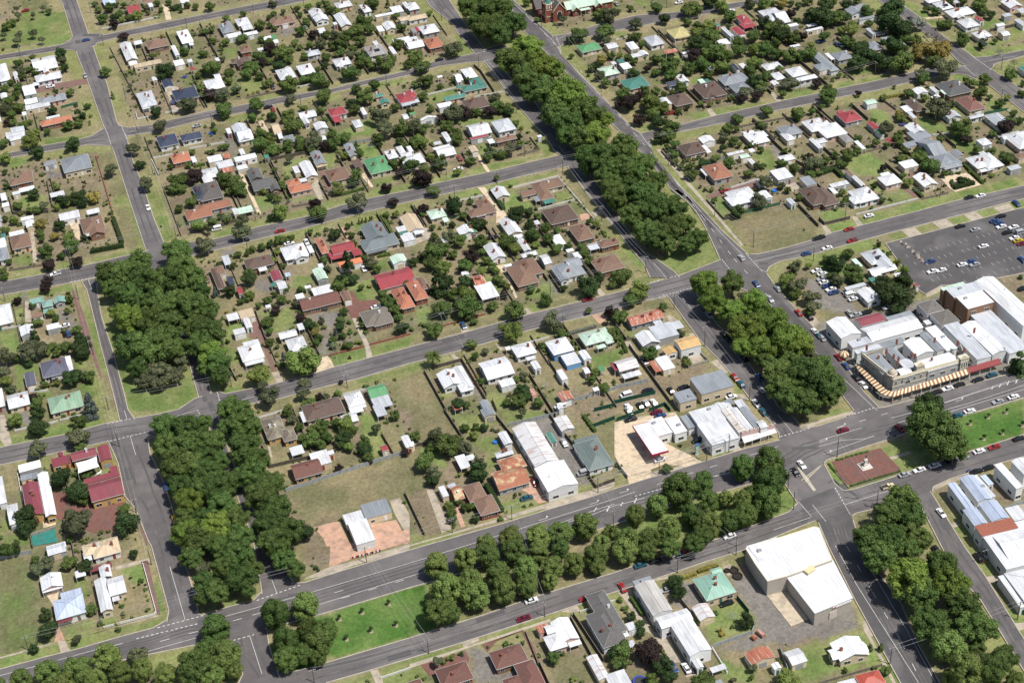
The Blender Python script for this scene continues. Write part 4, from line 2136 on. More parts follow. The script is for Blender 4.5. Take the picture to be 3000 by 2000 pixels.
CARS = """41.8 853.7 1 b car
16 805.1 1 w car
72.8 758.5 90 b car
14.7 909.7 181 r car
79.3 727.9 180 w car
35 809.5 271 w car
42.8 659.5 270 w car
-6.3 579.5 180 w car
-4.7 621 180 w ute
-5.4 573 90 b car
14.9 460.7 90 b car
14.6 442.1 270 y car
124.4 752.7 270 k car
118.7 727.8 90 r car
158 814.3 90 w car
117.1 731.6 0 k car
68.5 627.6 180 w van
103.5 599.6 270 w car
96.1 601.7 0 w car
94.6 613.6 180 r car
79.6 614.9 90 w car
121.1 568.4 270 w car
117.9 538.3 0 w car
213.2 743.8 180 k car
240.9 656.6 89 b car
189.6 640.5 90 r car
185.7 631 180 w car
179 542.8 0 w van
180.5 568.6 0 k car
147.2 510.9 270 b car
200.7 507.1 0 r car
164 445.6 180 w van
134.1 402.7 0 N car
139.7 409.4 270 m car
157.6 407 180 w van
157.5 425.4 270 w car
117.7 355 0 w car
112.5 348.5 180 m car
134.6 348.9 180 r car
324.9 765.4 89 w car
355.9 730.7 179 w van
377.8 729.1 359 w car
299.2 638.1 179 r car
356.7 751.5 179 w car
290.9 560.4 359 r car
272.5 508.3 89 w car
299.1 499.8 359 b car
309.1 508.4 179 k car
296.7 486.7 179 w car
275.7 481.5 89 w car
269.4 476.4 269 w car
266.3 480.9 89 w car
269.2 488.3 269 b car
241.8 482.1 90 b car
241.7 476.4 270 w car
241 450.2 90 b car
241.5 444.4 90 k car
232.6 435.2 270 r car
232.9 430.4 90 N car
241.3 431.4 90 b car
238.5 424.3 90 w car
232.8 417.6 270 w car
241.1 422 270 k car
241.2 461.9 90 k car
241.3 458 270 k car
275.3 462.9 89 r car
278 458.7 89 k car
275 448.7 270 w car
275 446.1 90 N car
205.1 459.1 270 w car
211.8 437.6 180 k car
206.6 437.6 90 k car
189.8 442.1 180 w van
187.7 434.9 90 w car
192 433.8 90 k car
194.8 434.4 90 w car
197.7 433.6 90 w car
225.9 424.9 0 w car
198.6 441.4 0 k car
284.4 478.6 179 w car
196.3 428.1 0 m car
196.6 425.4 0 b car
185.6 428 180 k ute
186 402.7 0 w car
203.5 407.1 180 k car
232.9 412 90 N car
231.5 379.7 270 w car
227.5 377.1 270 k car
191.3 356.7 180 w car
186.8 432.8 270 w car
157.5 355.9 0 N car
163.1 355.8 0 k car
170.1 356.2 0 w car
175.4 356.2 180 r car
147.7 348.7 90 r car
160.5 342 180 w car
152.2 308.6 90 w car
148.7 310.5 270 b car
155.7 306.8 180 k car
176.3 328.8 180 k car
459.4 677.8 88 k car
409 668.2 89 b car
410.3 666.4 269 w car
435.2 668.5 359 w van
403.4 674.9 179 b car
430.6 550.2 179 w car
423.6 596.6 359 w car
391.5 509 179 w car
338.5 515.1 359 w car
325 509.1 179 r car
321.8 500.6 179 r ute
309.2 500 179 w car
310.7 508.8 179 k car
402.2 497.1 269 b car
389.9 490.9 179 k car
385.4 488.7 359 b car
386.1 486.4 359 b car
385.3 483.7 179 w car
389.8 481.2 179 w car
385.1 478.8 359 k car
390.1 476.5 359 w van
385.2 473.8 179 w car
385.5 471.4 359 y car
385.6 468.8 179 m car
369.7 491.3 359 k car
374 486.2 359 w car
369.8 473.8 359 w car
354 465.6 359 w car
358.7 466 359 b car
358.7 463.5 179 w car
343.2 473.1 179 b car
343.8 465.6 179 w car
340 466.3 179 w car
378.5 458.4 269 b car
386.2 509.9 179 k car
295.8 480.5 179 w car
295.5 477.8 359 w car
295.4 475 359 b car
295.4 472.2 179 w car
295.5 469.8 179 b car
300.8 468.1 179 w car
300.7 465.4 359 w van
300.4 462.4 359 w car
297.8 483.8 359 w car
293.8 454 269 w car
296 452.3 359 w car
300.3 452.1 179 k car
319.3 443.5 89 b car
309.8 451.4 179 w car
275.5 444 90 w car
275.2 430.3 90 r car
275.1 424.2 90 b car
274.9 416.2 90 k car
275.1 411.1 270 w car
293.7 396.1 180 k car
297.8 396.3 180 k car
302.8 396.5 180 w car
308.2 396.7 0 k car
316.1 396.5 180 k car
322.8 397 0 N car
315.4 382.3 180 w car
322.3 382.4 0 w car
332.4 395.7 179 m car
366.7 440.6 359 k car
254.7 390.7 0 m car
297.2 381.4 0 N car
302.8 381.7 0 w car
294.1 381.4 180 k car
293.2 360.9 0 w car
299.5 360.8 180 r car
310.1 361.2 0 k car
262.2 360.5 0 q car
268.3 360.6 180 w car
274.5 360.5 0 w car
253.6 357.4 0 c ute
286.3 352 0 k car
291.1 352 180 k car
263.1 338.3 270 w car
252.9 330 270 k car
281 360.8 180 k car
286 360.2 180 w car
284.8 322.3 180 m car
274.2 383.5 90 r car
251.9 323.2 270 k car
262.7 314.9 90 k car
265.5 315.5 270 w car"""
PATCHES = """G 15.5 872.2 35.5 868.6 32.4 853.1 17.9 860.1
G -4.3 866.2 23.9 862 38.6 877 39.1 895.8 15.1 911.6 -1.9 890.7
R 9.1 809.5 35.6 807.7 35.6 801.1 8.3 802.3
S 67.8 832.2 84.5 822.9 86.5 807.9 69.4 813.9
S 53.3 795.9 71 790.6 71.5 748 52.3 751
C 72.5 781.1 79 775.9 74.1 747.7 71 748.2
S 79.2 885 87 877.3 86.9 870.9 80.2 870.3
Y 89.7 883.7 92.3 875.9 90.9 860 87.9 860.2
D 28.9 722.2 35.9 719.9 35.6 691.6 35.6 675.9 28.2 678.5
D 28.5 664.7 34.7 665.2 33.2 627.8 27.3 629.7
G 34.8 666 36.3 665.3 35.7 632.9 34.7 627.1 33.2 627.8
G 29.2 677.1 36 675.7 35.8 669.8 28.6 670.6
G 44.8 671.6 50.2 671.7 50.3 652.1 44.5 653.9
G 44.4 650.7 51.1 650.1 50.2 627.8 44.2 629.8
G 28.6 628.3 33.6 627.6 32.9 623.3 27.7 622.6
G 11.2 628.6 26.8 626.8 27.3 622.7 10.7 622.7
G -3.1 631.3 8.4 628.3 8.1 623.1 -3.6 624.7
G 4.7 750 28.6 743.5 26.4 740.6 5.4 741.9
G -13.1 736.4 -3 735.4 -2.9 728.8 -13.6 727.3
G -19.8 646.6 -12.3 643.9 -12.5 635.6 -20.6 635.4
S 10.9 705 26 702.4 27 692.1 11.8 693
K 1.9 716.4 9.2 714.8 9.9 707.2 1.7 708.4
S -3.7 663.9 2.3 664.4 2.8 649.6 -4.6 628.2 -5.6 645.5
Y 6.4 664.9 11.4 663.5 9.2 645.1 7.5 649.8
C -11 662.3 -9.5 661.7 -11.1 634.9 -12.9 635.7
G -13.2 696.8 0.4 694 0.1 682.1 -12.4 685.3
S 52 668.2 63.5 665.5 65.4 660.3 53.7 657.2
D 46.1 732.3 51.5 730.7 48.7 694.5 43.9 693.2
G -18.5 633.7 -4.3 625 -10.3 625.6 -24 631.9
G 10.9 604.2 12.2 602.2 9.9 576.5 15.9 568.4 13 546.1 14.1 526.9 37.5 522.7 35.1 509.1 32.6 506.7 28.1 504.7 9.4 512.9
G 1.4 589.3 6.6 589 5.7 544.3 4.1 543.1 0.3 558.2
D 1.5 539.8 6.2 538.4 5.9 514.5 2.7 515.9
G -17.4 613.4 -7.6 611.1 -0 611.3 1.1 605.7 -2.2 606.5 -11.8 607.3 -17.8 609.3
G -28.2 627.8 -13.2 626.9 -4 627.3 -8.9 624.3 -28.4 625.7
G -29.4 615.2 -20.3 614 -19.8 608 -30.1 608.4
G -24.9 601.8 -20.9 601.5 -21.5 593.3 -24.7 590
G -32.3 586.6 -27.4 585.1 -25.5 576.9 -25.7 568.5 -29.2 571.4 -31.9 576.5 -33.1 578.3
G -29.3 561.1 -19.6 560 -19.6 554.2 -21.5 550 -26.9 554.3 -27.1 543.3 -31.3 545.1
G -6.7 556.1 -1.3 554.4 -1.1 546 -5.6 548.7
G -6.5 537.2 -0.8 535.9 -0.6 525.5 -4.9 529.2
K -7.8 594.1 -5.2 594.4 -0.4 581.1 -5.2 577.9 -7.3 584.2
C -19.8 606.6 -18.4 606 -18.7 589.3 -21.4 590.6
K -20.3 614 -17.7 613.6 -18.2 605.9 -19.8 606.6
G -24.1 539.5 -17.4 537.8 -17.6 533.6 -22.7 534.1
R 0.1 606.2 1.5 605.6 3 574.2 3.3 537.8 2.6 537.5 -0.1 567.5
G -35.1 515.7 -21.5 516 -21 514.7 -3.5 515.1 -0.3 516 -0.6 507.4 -20.5 507.7 -35.1 509.5
G -34.8 531.2 -29.9 529.7 -29.7 519.7 -35.2 518
K -29.3 529.4 -26.7 528.8 -26.4 519.9 -29.6 517.3
C -37.9 530.2 -36.3 529.5 -35.4 510.2 -38 509.7 -39.5 514.8
G -39.3 516.4 -38.2 514.3 -38.7 509.5 -40 509.5
D -41.1 499 -33.5 497.8 -36.4 479.5 -38.9 479.6 -41.7 492.8
S -41.1 499 -34.7 498.4 -36 492.5 -41.5 494.8
D -23.2 497.1 -14.7 496.8 -15.1 494.2 -23 493.3
G -44 470.1 -41.1 470.4 -41.6 460.2 -44.9 460.1
G -45 459.2 -35.2 457.4 -35.2 449.3 -45.6 453.8
M -24.3 475.3 -19.7 473.8 -20.2 465.8 -14.2 463.3 -0.6 459.4 -0.5 454.3 -5.3 449.5 -7.5 445.5 -13.2 447 -25.2 461
S 0.1 462.1 4.3 456.3 3.3 432.8 1.6 433.5 2.1 451.2
R 2.6 454 5.9 454.6 4.4 435.5 2.8 433
N -34.4 456.1 -26.3 456.5 -26.2 447.8 -34.6 449.1
D -1 495.8 1.8 495.1 3.9 489.7 -0.2 488.7
D 13.6 493.8 16 494.4 14.3 482.4 13.2 481.8
D -6.1 441 0.3 440.2 -0.1 434.2 -6.1 436.8
Y -29.8 461 -25.2 460.5 -25.6 457.2 -30 457.1
H -46.3 447 -39.5 445.9 -36.7 435.9 -36.5 422.3 -38.3 402.5 -38 400.3 -50.9 400.4
G -51 400 -44.9 399 -45.1 394.7 -51.5 394.5
G -41.8 399 -37.6 398.8 -37.6 394.3 -42.3 394.3
G -34.5 398.8 -32.6 398.4 -32.5 394.2 -34.2 394.5
G -25.2 398.2 -13.8 397.2 3.8 396.5 3.5 394.9 -1.8 393.3 -26.3 394.5 -28.4 393.7 -29 397.7
C -51 400 -38 399.9 -25.7 398.4 -0.2 398.6 0.8 398.2 0.8 397.8 -25.1 398.6 -37.6 398.8 -51 399.2
C -32.4 400 -29.9 398.9 -28.9 393.9 -32 394
Y -33.4 424.1 -28.7 423.9 -30.1 417.8 -31.5 415.8
O -31.3 405.8 -30.5 403.4 -30.1 399.4 -33.5 399.6
G -24 425.9 -19 425.6 -19.1 416.3 -22.1 416.2 -23.6 422.6
G -25.1 405.3 -19.3 405 -19.2 399.8 -25.3 399.5
G -8.7 426.2 -0.4 425 -0.5 417.7 -2.7 415.1 -5.6 419
D -12.5 409.5 -1.3 416.3 -0.5 400.5 -6.3 400.8 -13.8 401.4
G -17.2 405.4 -13.5 404.7 -13.1 399.8 -16.6 400
G -30.1 404 -26.7 403.9 -26.5 399.1 -29.8 399.7
R -0.3 425.9 2.1 425.8 1.5 398.3 0.6 398.7
G 2.4 416.9 4.2 416.6 4.4 399.7 1.6 399.1
D 2.8 433 4.5 432.3 4.2 418.5 3.3 418.8
C -9.1 427.3 2.9 426.8 3.2 424.9 -9.1 425.5
G 108.9 811 117.7 806.7 110.3 792.9 109 795.8
G 109.7 747.3 124.9 747.3 125.5 741.8 115.9 740.1 110.7 741.6
G 141 728.1 153.7 730.4 153.1 723.3 140.7 725.2
G 172.4 735.2 188.8 732.7 188.4 728.5 172.3 729.9
G 109.4 773.2 121 766.5 120.4 751.7 109.9 752.4
K 143.6 819.1 154.5 822.4 150.8 811.9 144.9 810
S 136.8 841.1 140 839.5 138.8 815.4 137 816.3
G 194.7 787.9 200.3 786.4 198.9 778.7 193.6 774.3
S 156.9 732 161.7 730.7 154.3 704.4 154.7 720.5
G 93.2 732.5 106.1 731.4 104.9 724 93.9 723.2
S 110 859.4 119.9 858.4 118.5 856.5 109.3 856
G 162.6 698.5 159.2 680.5 141.1 689.1 141.5 690.8
G 109.6 674.2 120.7 673.5 121.8 669.4 114 669.4 112.5 660.2 109.3 660.8
G 149.4 675.8 155.9 673.7 155.9 658.8 148 661.6
G 130.7 673.4 136.3 671.7 135.3 663 129.7 660.2 129.9 667.4
G 91 649.3 95.8 648.7 100 638.3 90.3 633.6
G 106.4 640.4 117.4 637.8 118 635 106 635.5
G 145.7 640.3 156.9 640.3 157.1 634.1 145 633.6
G 119.8 630.8 123.2 630.9 122.7 624.5 120 624
G 145.3 631.7 159.9 629.3 159.6 625.1 144.4 624.5
G 126.4 606.4 133.5 605.5 133 602.5 127.1 597.3
G 127 573.4 133.6 574.2 133 565.5 126.8 566.1
G 92.4 628.6 110.2 627.7 111 624.1 97.5 622.9 91.9 623.1
G 66.6 627.5 75.4 627.4 74.9 621.2 65.2 620.9
G 88.9 660.6 89.5 661.2 90.6 635.1 89.3 634.9
C 118 648 122.6 652.8 120 633.3 117.9 633.4
Y 89.1 672.9 90.7 672.2 90.5 632.7 88.8 632.7
R 124.5 658.2 127.2 658.7 125 636.1 123.5 636.8
O 120.8 605.7 122.5 605.7 121.3 588.2 119.6 588.2
K 89.1 711 92.3 709.5 93.3 691.9 89.6 690.9
K 66.4 611 72.8 609.7 72.1 604.6 65.5 605.3
Y 141.7 647.4 144.1 648.1 144.6 633.8 143.3 633.5
G 104 611.1 120.6 610.7 120.5 609.1 103.4 607.3
G 71.5 555.7 85.4 554.2 83.9 539.2 73.9 539
G 55.7 553.2 63.2 551.9 63.5 547 57.4 545.8 56.4 534.4 57.8 526.1 54 525.3 53.5 544.8
G 61.7 541.9 64.5 541.3 64.2 536.8 60.7 537.7
D 54.9 580 65.1 576.1 64.1 563.1 57.6 560.5 52.9 561.3
K 75.3 580.8 80.2 580.1 81.6 570 78.3 568.7 74.3 574.7
R 68 550.4 70 549.5 69.2 513.5 67.1 513.8 68 535.8 64.5 539.9 64.3 544
C 67 513.3 69.4 512.8 70.5 505.6 67.2 505.2
K 88.8 545.1 103 543.5 102.9 540.1 96.1 531.7 90.3 514.2 88.2 514.5 89.8 523.4 95.6 535.3 93.2 540.4
Y 86.4 514.6 90.8 514.6 91.1 506.3 83 505.6
M 110.7 554.7 112.1 554.1 112.9 546 120.5 544.6 119.1 539.7 110.8 538.6 109.4 535.2 106.6 535.8 106.2 545.5 109 548.4
C 106.6 535.8 108.1 535.8 108.1 515.2 107 506.1 104.5 506.6 106.2 514.8
D 109.8 523.6 118.4 522.4 117.9 516.7 108.6 516.9
G 109.9 560.1 122.5 560.8 121.7 552.6 110.4 556.3
G 112.3 554.7 121.9 553.2 120.7 545.2 113 546.6
G 90.6 514 105.8 513.6 124.6 513 123.2 508.5 91.5 506.7
G 44.5 510.4 49.9 511 55.1 506.3 48.8 506.1 45 507.8
G 63.9 512.2 67.1 512 66.8 507.8 62.9 506.5
D 69.9 513.2 72.3 512.8 71.4 506.4 70 506.4
D 78.2 494.3 95.3 494.5 95.6 490.2 85.7 488 78.7 490.5
G 98.3 495 119 495.1 118.2 492.4 97.8 490.4
D 66.6 495.3 70.8 495.2 71.2 485.7 64.3 488.7
D 107.4 486.8 117 488.6 110.7 468.3 106 470.4
G 91.3 578 99.7 574.1 99.7 566.8 88.4 566.2
S 85.5 525.3 88.4 527.9 87.1 514.4 86.7 515.8
G 92.1 473 97.9 471.6 97.4 458.2 96.7 445.4 89.2 446.5 89.8 462.7
D 53.8 469 61.2 467.4 61.1 460.4 53.5 460.5
G 53.7 458.7 60.4 459 61.3 457.1 54 457
D 54.5 453.6 59.3 453.1 58.4 444.1 54.9 444.6
D 73.7 453.3 84.4 450.7 84.2 445.5 72.4 443.7
D 55.4 442.3 96.4 443.4 102.4 441.8 96.1 421.6 89.4 423.5 81.9 423.7 61.7 420.5 59.7 420 56 427.9
O 60 418.9 64.5 418.9 68.8 418.5 69.4 404.4 61.5 407.8 61.4 412
O 78.6 412.3 87.9 411.2 88.2 397.7 77.3 401.1
C 88.6 421.8 92.4 421.7 93.1 411.9 89.1 399.2 88.6 409 88.2 414.1
D 98.3 463.4 106 466.9 105.7 452.4 103.6 445.6 97.7 446.6
C 54.8 469.1 55.8 468.7 55 461.4 54.4 461.7
M 58.9 444.9 69.9 444.3 69.6 442.9 59.2 443.2
S 57.8 417.4 60.3 417.3 60.4 408.3 55.3 410.5
S 66.4 425.9 72.1 423.4 69.7 419.1 60.3 419.7 62.3 422.7
V 40.2 354.8 49.1 359 52.4 356 75.6 356 82.3 377.5 59.5 377.6 50.9 376.9 35.9 369 31.7 370.8 31.4 366.9 33.2 358.9
D 46.1 394.7 50.8 396.3 59.8 395.6 59.8 394.3 50.3 394.3
G 50.7 395.9 59.8 395.6 59.7 393.8 49.3 394.2
G 67.4 395.1 80.3 395.5 80.2 394.2 68.3 393.8
O 59.7 397.5 62.7 407.3 70.4 405.9 90.8 404.7 88.9 398.4 68.3 398.4 60.9 397.4
C 59.7 397.5 68 397.1 88.6 397.6 87.4 393.9 80.4 394.6 67.4 395.1 59.7 393.8 49.9 395.3 52.3 396.1
S 54.5 410.8 62.4 407.4 60 397.3 53.4 397 53.2 402.1
G 16 395.6 23.2 396 32.4 394.3 35.4 395.3 33.3 392.6 27.1 391.8 17.2 392.5 15.5 393.2
G 62.2 345.9 72.7 346.6 72.3 345.2 62.1 344.4
G 48 346.5 59.3 346.7 60 345.2 53.1 344.3
C 59.7 347 62.2 346.7 62.1 340.5 59.8 341.5
G 62.2 342.8 71.6 343.1 69.8 337.3 62.4 340.4
D 32.9 358.6 42.3 357.4 41.9 355.6 36.4 356.8
G 195.7 709.2 212 708.7 212.4 704.3 201.7 703.2 200.1 699.8 193.9 700.7
G 200.2 676.6 221.7 672.3 221.3 668.6 201.2 671.3
G 230 770.6 232.6 769.4 231.7 758 234.4 748.5 229.6 741.7 225.5 742.6
D 232 730.4 235 729 234 698.1 228.5 698.7
Y 233.8 700.3 235.8 699.3 235.4 689.1 233.4 690
S 205.9 727.7 214 725.9 212.3 718.1 202.1 718.8
G 199.9 629.1 224.9 627.3 233.7 631.4 230.8 626.3 200.8 624.2
G 189.9 629.3 197.4 629.4 196.9 624.3 189.3 625.2
G 180.5 631.1 188.5 629.1 187.3 624.3 173.2 624.8
G 175 612 188.3 610.9 188.8 606.4 174.1 608.2
G 193.2 590.1 200.9 604.2 204.7 604.1 202.1 593.5 207.2 591.1 206.1 585 195.3 586.7
G 192.9 613 208.5 611.8 208.2 607.6 192.4 608.1
G 212 611.9 227.4 610.9 227 607.6 212.5 607.4
Y 188.8 612.4 192 611.7 193.1 582.9 190.3 580.9 190.4 590.6
Y 190.4 590.6 193.1 582.9 192.4 579.9 186.1 579.7
Y 198.2 641.7 199.7 641 199.1 623.2 197.3 624.1
D 229.4 604.7 233.7 608.8 233.1 571.7 229.1 570.3
D 228.2 565 232.9 566.1 232.7 553.4 229.9 546.9
G 220.7 591.6 225.4 592.7 226.1 584.8 217.9 584.5
O 222.9 570.7 227.1 570.4 228.2 565.9 221.7 565.6
C 228.4 570.6 232.9 571 233.1 567.6 229.1 566.2
G 195.1 552.9 199.4 552.4 200.7 547.3 195.3 548.2
Y 174.1 547.5 178 547.2 177.1 540.4 173.7 542
G 228.5 646 235 643.9 234.3 633 231.1 627.1 228.5 632
G 203 650.5 206.8 649.7 203.8 640 200.3 638.9
C 149.2 591.8 156.6 589.2 156.9 581.2 147.5 578.5
D 145.6 580.2 152.6 579.3 149.7 572.9 143.1 572.1
S 197.4 577.6 201.7 575.6 199.8 568.5 195.8 571.2
D 155.9 613.2 170.3 613.3 172.4 610.6 171.3 606.1 158.4 607.9
G 187.1 471 197.3 470.9 193.7 462.5 189.9 463.6 185.1 464.5
G 140.7 464.9 145.6 464.5 148.1 459.3 143.9 453.7 140.8 455
D 117 488.6 123.4 488.2 123.6 462.6 110.7 468.3
G 132.3 530.3 138.8 530.1 137.1 521.4 130.6 520.2
G 176.5 514.5 182.4 514.6 179.5 509.1 176.4 509.1
G 178.6 525.4 190.8 526.2 190.2 518.7 179.1 518.2
D 149 514 163.4 513.6 162 507.5 147.6 508.7
D 124.3 511.9 130.2 511.8 145.4 512.3 145.4 507.7 122.7 506.8
D 146.9 492.7 154.7 493.7 155 490.4 146.6 489.7
G 126 477.3 129.6 469.8 127.9 467 124.4 469.1
K 137.8 489.9 139.9 489.6 139.1 463.2 137.4 460.5 137.4 467.5
S 153.3 477.4 156.6 474.7 155.8 466.5 157.7 456.2 160.6 452.6 159.7 446.7 153.6 449.4 160.3 457.4
D 158.4 476.4 162.5 474.5 169 474.1 170.9 469.6 171 455 168.1 455.1 163.8 466.6 157.4 470.7
D 142.3 471.3 145.6 470.4 148.5 462.6 141.1 465.9
D 173 460.1 179.9 464.4 181.1 456.5 174.5 451.1
D 185.8 494.8 194.5 496.2 195.5 493.1 185.2 492.4
C 173.7 512.3 176.2 512.6 176.2 508.5 174.1 508.1
C 206.4 512.8 208.9 513.1 209.4 508.6 207 507.6
D 185.2 511.9 197 514.9 196.3 510.4 185.6 509
C 146.5 513.1 148.2 513.7 148.2 507.1 145 506.5
K 191.5 525.9 193 519.6 191.1 516.9 189.8 521.7
C 136.2 495 138.2 495.4 138.5 490.8 136.7 491
C 155.3 495.4 156.7 492.9 157.3 489.4 155.5 489.6
O 198 497.3 202.7 497.3 203.6 492.1 198.7 489.7
Y 175.9 539.5 177.1 538.2 174.6 520.9 173.6 521.3
G 164.6 543.2 168 541.6 172.1 531.2 169.9 529.3
S 157.6 450.4 187.1 447.3 184 439.9 171.9 441.3
G 119.5 496.8 124.5 496.4 124.5 492.7 117.7 490.8
D 110.7 468.3 122.4 463.1 122.4 444.5 106.3 447.7
G 124.6 459.3 134 455.7 137.5 447.9 137 446.4 126.6 442.6 125.8 450.3
G 141.4 453.6 156.7 448 157.4 444.3 142.6 444.5
G 126.1 441.2 136.1 440.1 135.4 432.3 129.8 424.5 126.5 422.8 128.6 432.5
G 107.5 445 111.7 445.3 114.6 435.4 111.3 429.5 108.1 438.3
S 115.2 435.2 118.5 434.8 119.1 422.9 108.3 422.4
G 124.6 405.3 134.6 405.4 137.2 404.3 136.5 399.1 124.4 399.4
O 134 408.2 139.2 413.2 140.3 411.6 141 398.7 137.1 398.9 135.5 406.1
C 138.6 397.7 159.3 398.3 166.5 399.2 165.4 396.6 156.2 395.1 138 394.5
K 151 444.3 159.8 443.2 160 415.6 157.9 402.4 154.1 402.1 152.3 419
D 159.5 405.4 169.1 405.3 167.3 400.9 159.7 400.1
O 108.5 409.2 110.2 408.5 109.3 398.1 107.7 398.3
D 110 405.1 115.5 404.7 115.5 399.3 109.7 399.4
C 102.5 421.9 104.8 421.9 104.3 402.7 104.5 399.2 100.6 398.1
C 88.5 397.1 101.1 396.9 140.6 397.8 139.8 395.7 107.3 396.1 88.2 396.4
S 96.1 421.6 102.6 421.3 102 399.4 94.5 398.3 92.4 400.6 93.1 411.9
G 98.9 395.9 106.6 395.9 106.6 394 99.3 394.3
G 123.8 397.7 137.7 397.1 138.2 394.9 123.9 395.2
D 109.6 396.1 122.7 395.7 122 393.6 109.4 394.7
G 88.3 396.7 95.7 395.9 95.7 394 90.5 395.4
D 165 433.1 168.3 432.7 172 424.4 163.5 426
D 103.9 446.6 106.9 445.3 103.6 422.4 96.4 422.5
V 82.7 378.6 86.5 376.1 85.2 357.8 87 356.1 75.4 355.2
D 93.4 357.2 98.1 354.8 110.5 355.5 120.2 356.5 148.3 356.9 153.3 368.4 128.3 374.5 79.6 368.6 82 376.3 82.8 359.6
G 72.9 347.3 90.5 346.8 90.1 344.9 75.7 345 71.9 344.2
G 96.6 347.1 125 347.6 124.9 346.4 110 346 95.9 345.3
G 130.9 347.7 144.5 347.9 143.7 346.1 130.7 346.5
C 72.2 344.9 89.8 344.9 120.6 345.7 120.4 344.5 89.5 344 71.6 343.1
C 90.5 346.8 96.2 346.9 96.1 345.7 90.4 344.8
M 75.4 343.1 90.4 343.2 90.6 339.5 87.8 335.5 83 335.2 76.4 338
K 90.6 343.5 96.2 343.6 97 330.1 102.4 331 103.6 325.7 102.8 323.5 88.6 329.4 89.7 331.6 89.6 335.6 91.3 338.8
M 96.2 343.6 110.1 343.9 109.9 329.8 108.8 320.9 110.3 320.3 110.7 328.7 111.4 338.4 110.7 344.5 101.1 343.1 97 340
D 111.2 343.4 114.2 343.4 115.2 332.7 112.6 331.4
D 112.3 330.7 125.1 327.4 124.4 314.4 110.9 320.1
D 126.8 345.1 128.3 341.2 129.5 323.5 126.8 324.3 126.4 332.1
C 125.1 347.1 131.1 348 131.1 345 128.2 345.4
G 71.6 343.1 75 342.9 74.9 335.2 69.8 337.3
G 325.1 670.1 330.7 668.5 330.6 663.2 324.2 661 321.8 662.2
G 304.6 672.5 309.4 673.4 309 669.4 304.2 669.5
G 280.2 632.8 286.6 633.6 286.8 625.8 279.2 626.6
G 319.2 633.8 341.8 631.9 346 627.9 319.2 627.9
G 307.2 634.5 316.5 634.1 315.7 627.5 306.5 627.1
G 359.2 632.7 371.6 632.9 374.4 626.5 356.6 626.9
C 317.7 635.5 319.6 634.6 319.2 626.9 315.7 626.6
G 320.8 698.4 330.7 693.6 329.7 685.2 324 685.8
G 310.4 734.7 317.2 732.5 316.8 728 308.8 728.4
G 334.9 766.9 341.1 765.2 341.3 754.9 335.2 757.9
C 353.5 637.6 355.4 636.6 354.2 626 351.9 627.1
D 280.5 539.3 315.9 535.8 316.3 519.6 314.9 517.1 278.9 517.6
G 241.4 523.4 249.4 527.3 265 527.7 265.3 517 264.6 511.4 259.8 508.4 242.5 510.7 240.8 514.2
G 229.8 537 232.4 536.6 233 522.1 229.5 517.9
G 276.9 580.8 279.4 580.4 279 562 277.3 561.1
D 277.4 558.6 279.5 557.6 277.9 517.3 276.2 518
D 280.2 516.9 314.6 516.5 309.8 507.9 282.9 509 277.8 510.5
D 278.6 614.9 280.6 610.2 277.2 581.5 277.3 578
G 297.4 498.6 305.1 499.5 301.2 492.5 297.5 492.7 295.2 493
R 281.5 561.6 293.8 562.6 308.8 564.1 308.1 557.6 288.2 558.5 280.9 558.6
G 316.1 585.3 327.6 586.2 322.2 570.9 316 569.4
K 329.9 590.7 332.9 592 330 578.7 325.6 577.3
G 280.5 558.8 287.9 557.8 284.5 543.1 280.4 541.7
C 317.8 554.8 323.5 554.7 324.9 549.8 316 548.1
C 278.4 609.4 280.6 608.4 278.5 518.5 277.2 517.6
G 205.5 479.4 211.1 478.2 212.6 478.2 212.2 476.4 206.5 476.4
G 198 472.5 200.1 472.2 199.2 465 196.5 463.8 195 465.6
D 222.4 496.5 230 495.8 230.9 485.9 227.4 486.8 224.8 491.3 220.8 491.1 214.4 492.6
C 225.6 483.6 227.7 484 228.8 479.5 225.7 479.6
D 230.2 480.8 232.1 480 231.6 469 229.2 468.8
C 228.8 469 231.6 469 231.5 463.9 229.8 462.1
D 230.1 458.8 231.7 458.1 232 449.2 229.4 447.9 229.2 452.9
C 228.7 448.8 232 449.2 232.9 439.6 230.2 440.2
G 230.5 440.1 232.6 439.1 231.8 426.4 229.1 427
S 188.9 451.3 195.7 450.1 213.9 449.2 228.2 447.8 229.2 443.6 218.2 442.5 216.2 441.5 201.4 438.1 182.6 436.6
S 215.3 457.2 219.6 456.6 217.3 450.2 213.9 449.2 211.7 452.6
C 222.4 455.3 227.7 456.1 228.2 450.9 222 450.5
C 202.8 474.8 205.5 474.2 204.6 465.1 203.3 463.8
G 222.2 514.1 225.4 514.1 232.4 515.2 233.8 514.6 232.5 510.9 228.3 507.8 222.5 511.1
C 228.5 427.2 231.3 425.4 232.1 421 228.7 423.1
G 245 474.2 246.7 472.8 244.1 469.9 243 471.7
C 276.1 459.5 280.5 458.9 280.4 454.9 277 453.2
G 276.3 491.7 279 489.8 277.9 476.3 279.8 470.6 277.2 471.8
D 264.3 493.6 263.9 488.1 258.5 483.7 255.3 483.7
Y 179.5 429.5 187.9 429.1 203 425.9 202.6 414.3 195.2 412.1 191.6 412 198 400.1 199.6 396.2 193.2 395.9 186.3 400.4 181.1 399.6 179.3 395.7 170.6 395.4 171.4 398.6 172 412
C 171.6 399.1 182.6 398.4 193 397 200.1 396.5 204.8 396.1 199.2 395.3 192.8 395 179.1 395.3 170.9 395.3
D 196.1 411.1 201.1 411.1 200.2 400.2 198.2 400.5
K 201.5 412 205.1 412.7 204.5 400.5 201.3 399.7
C 213.7 401.2 216 400.8 216.3 395.8 212.6 395.3
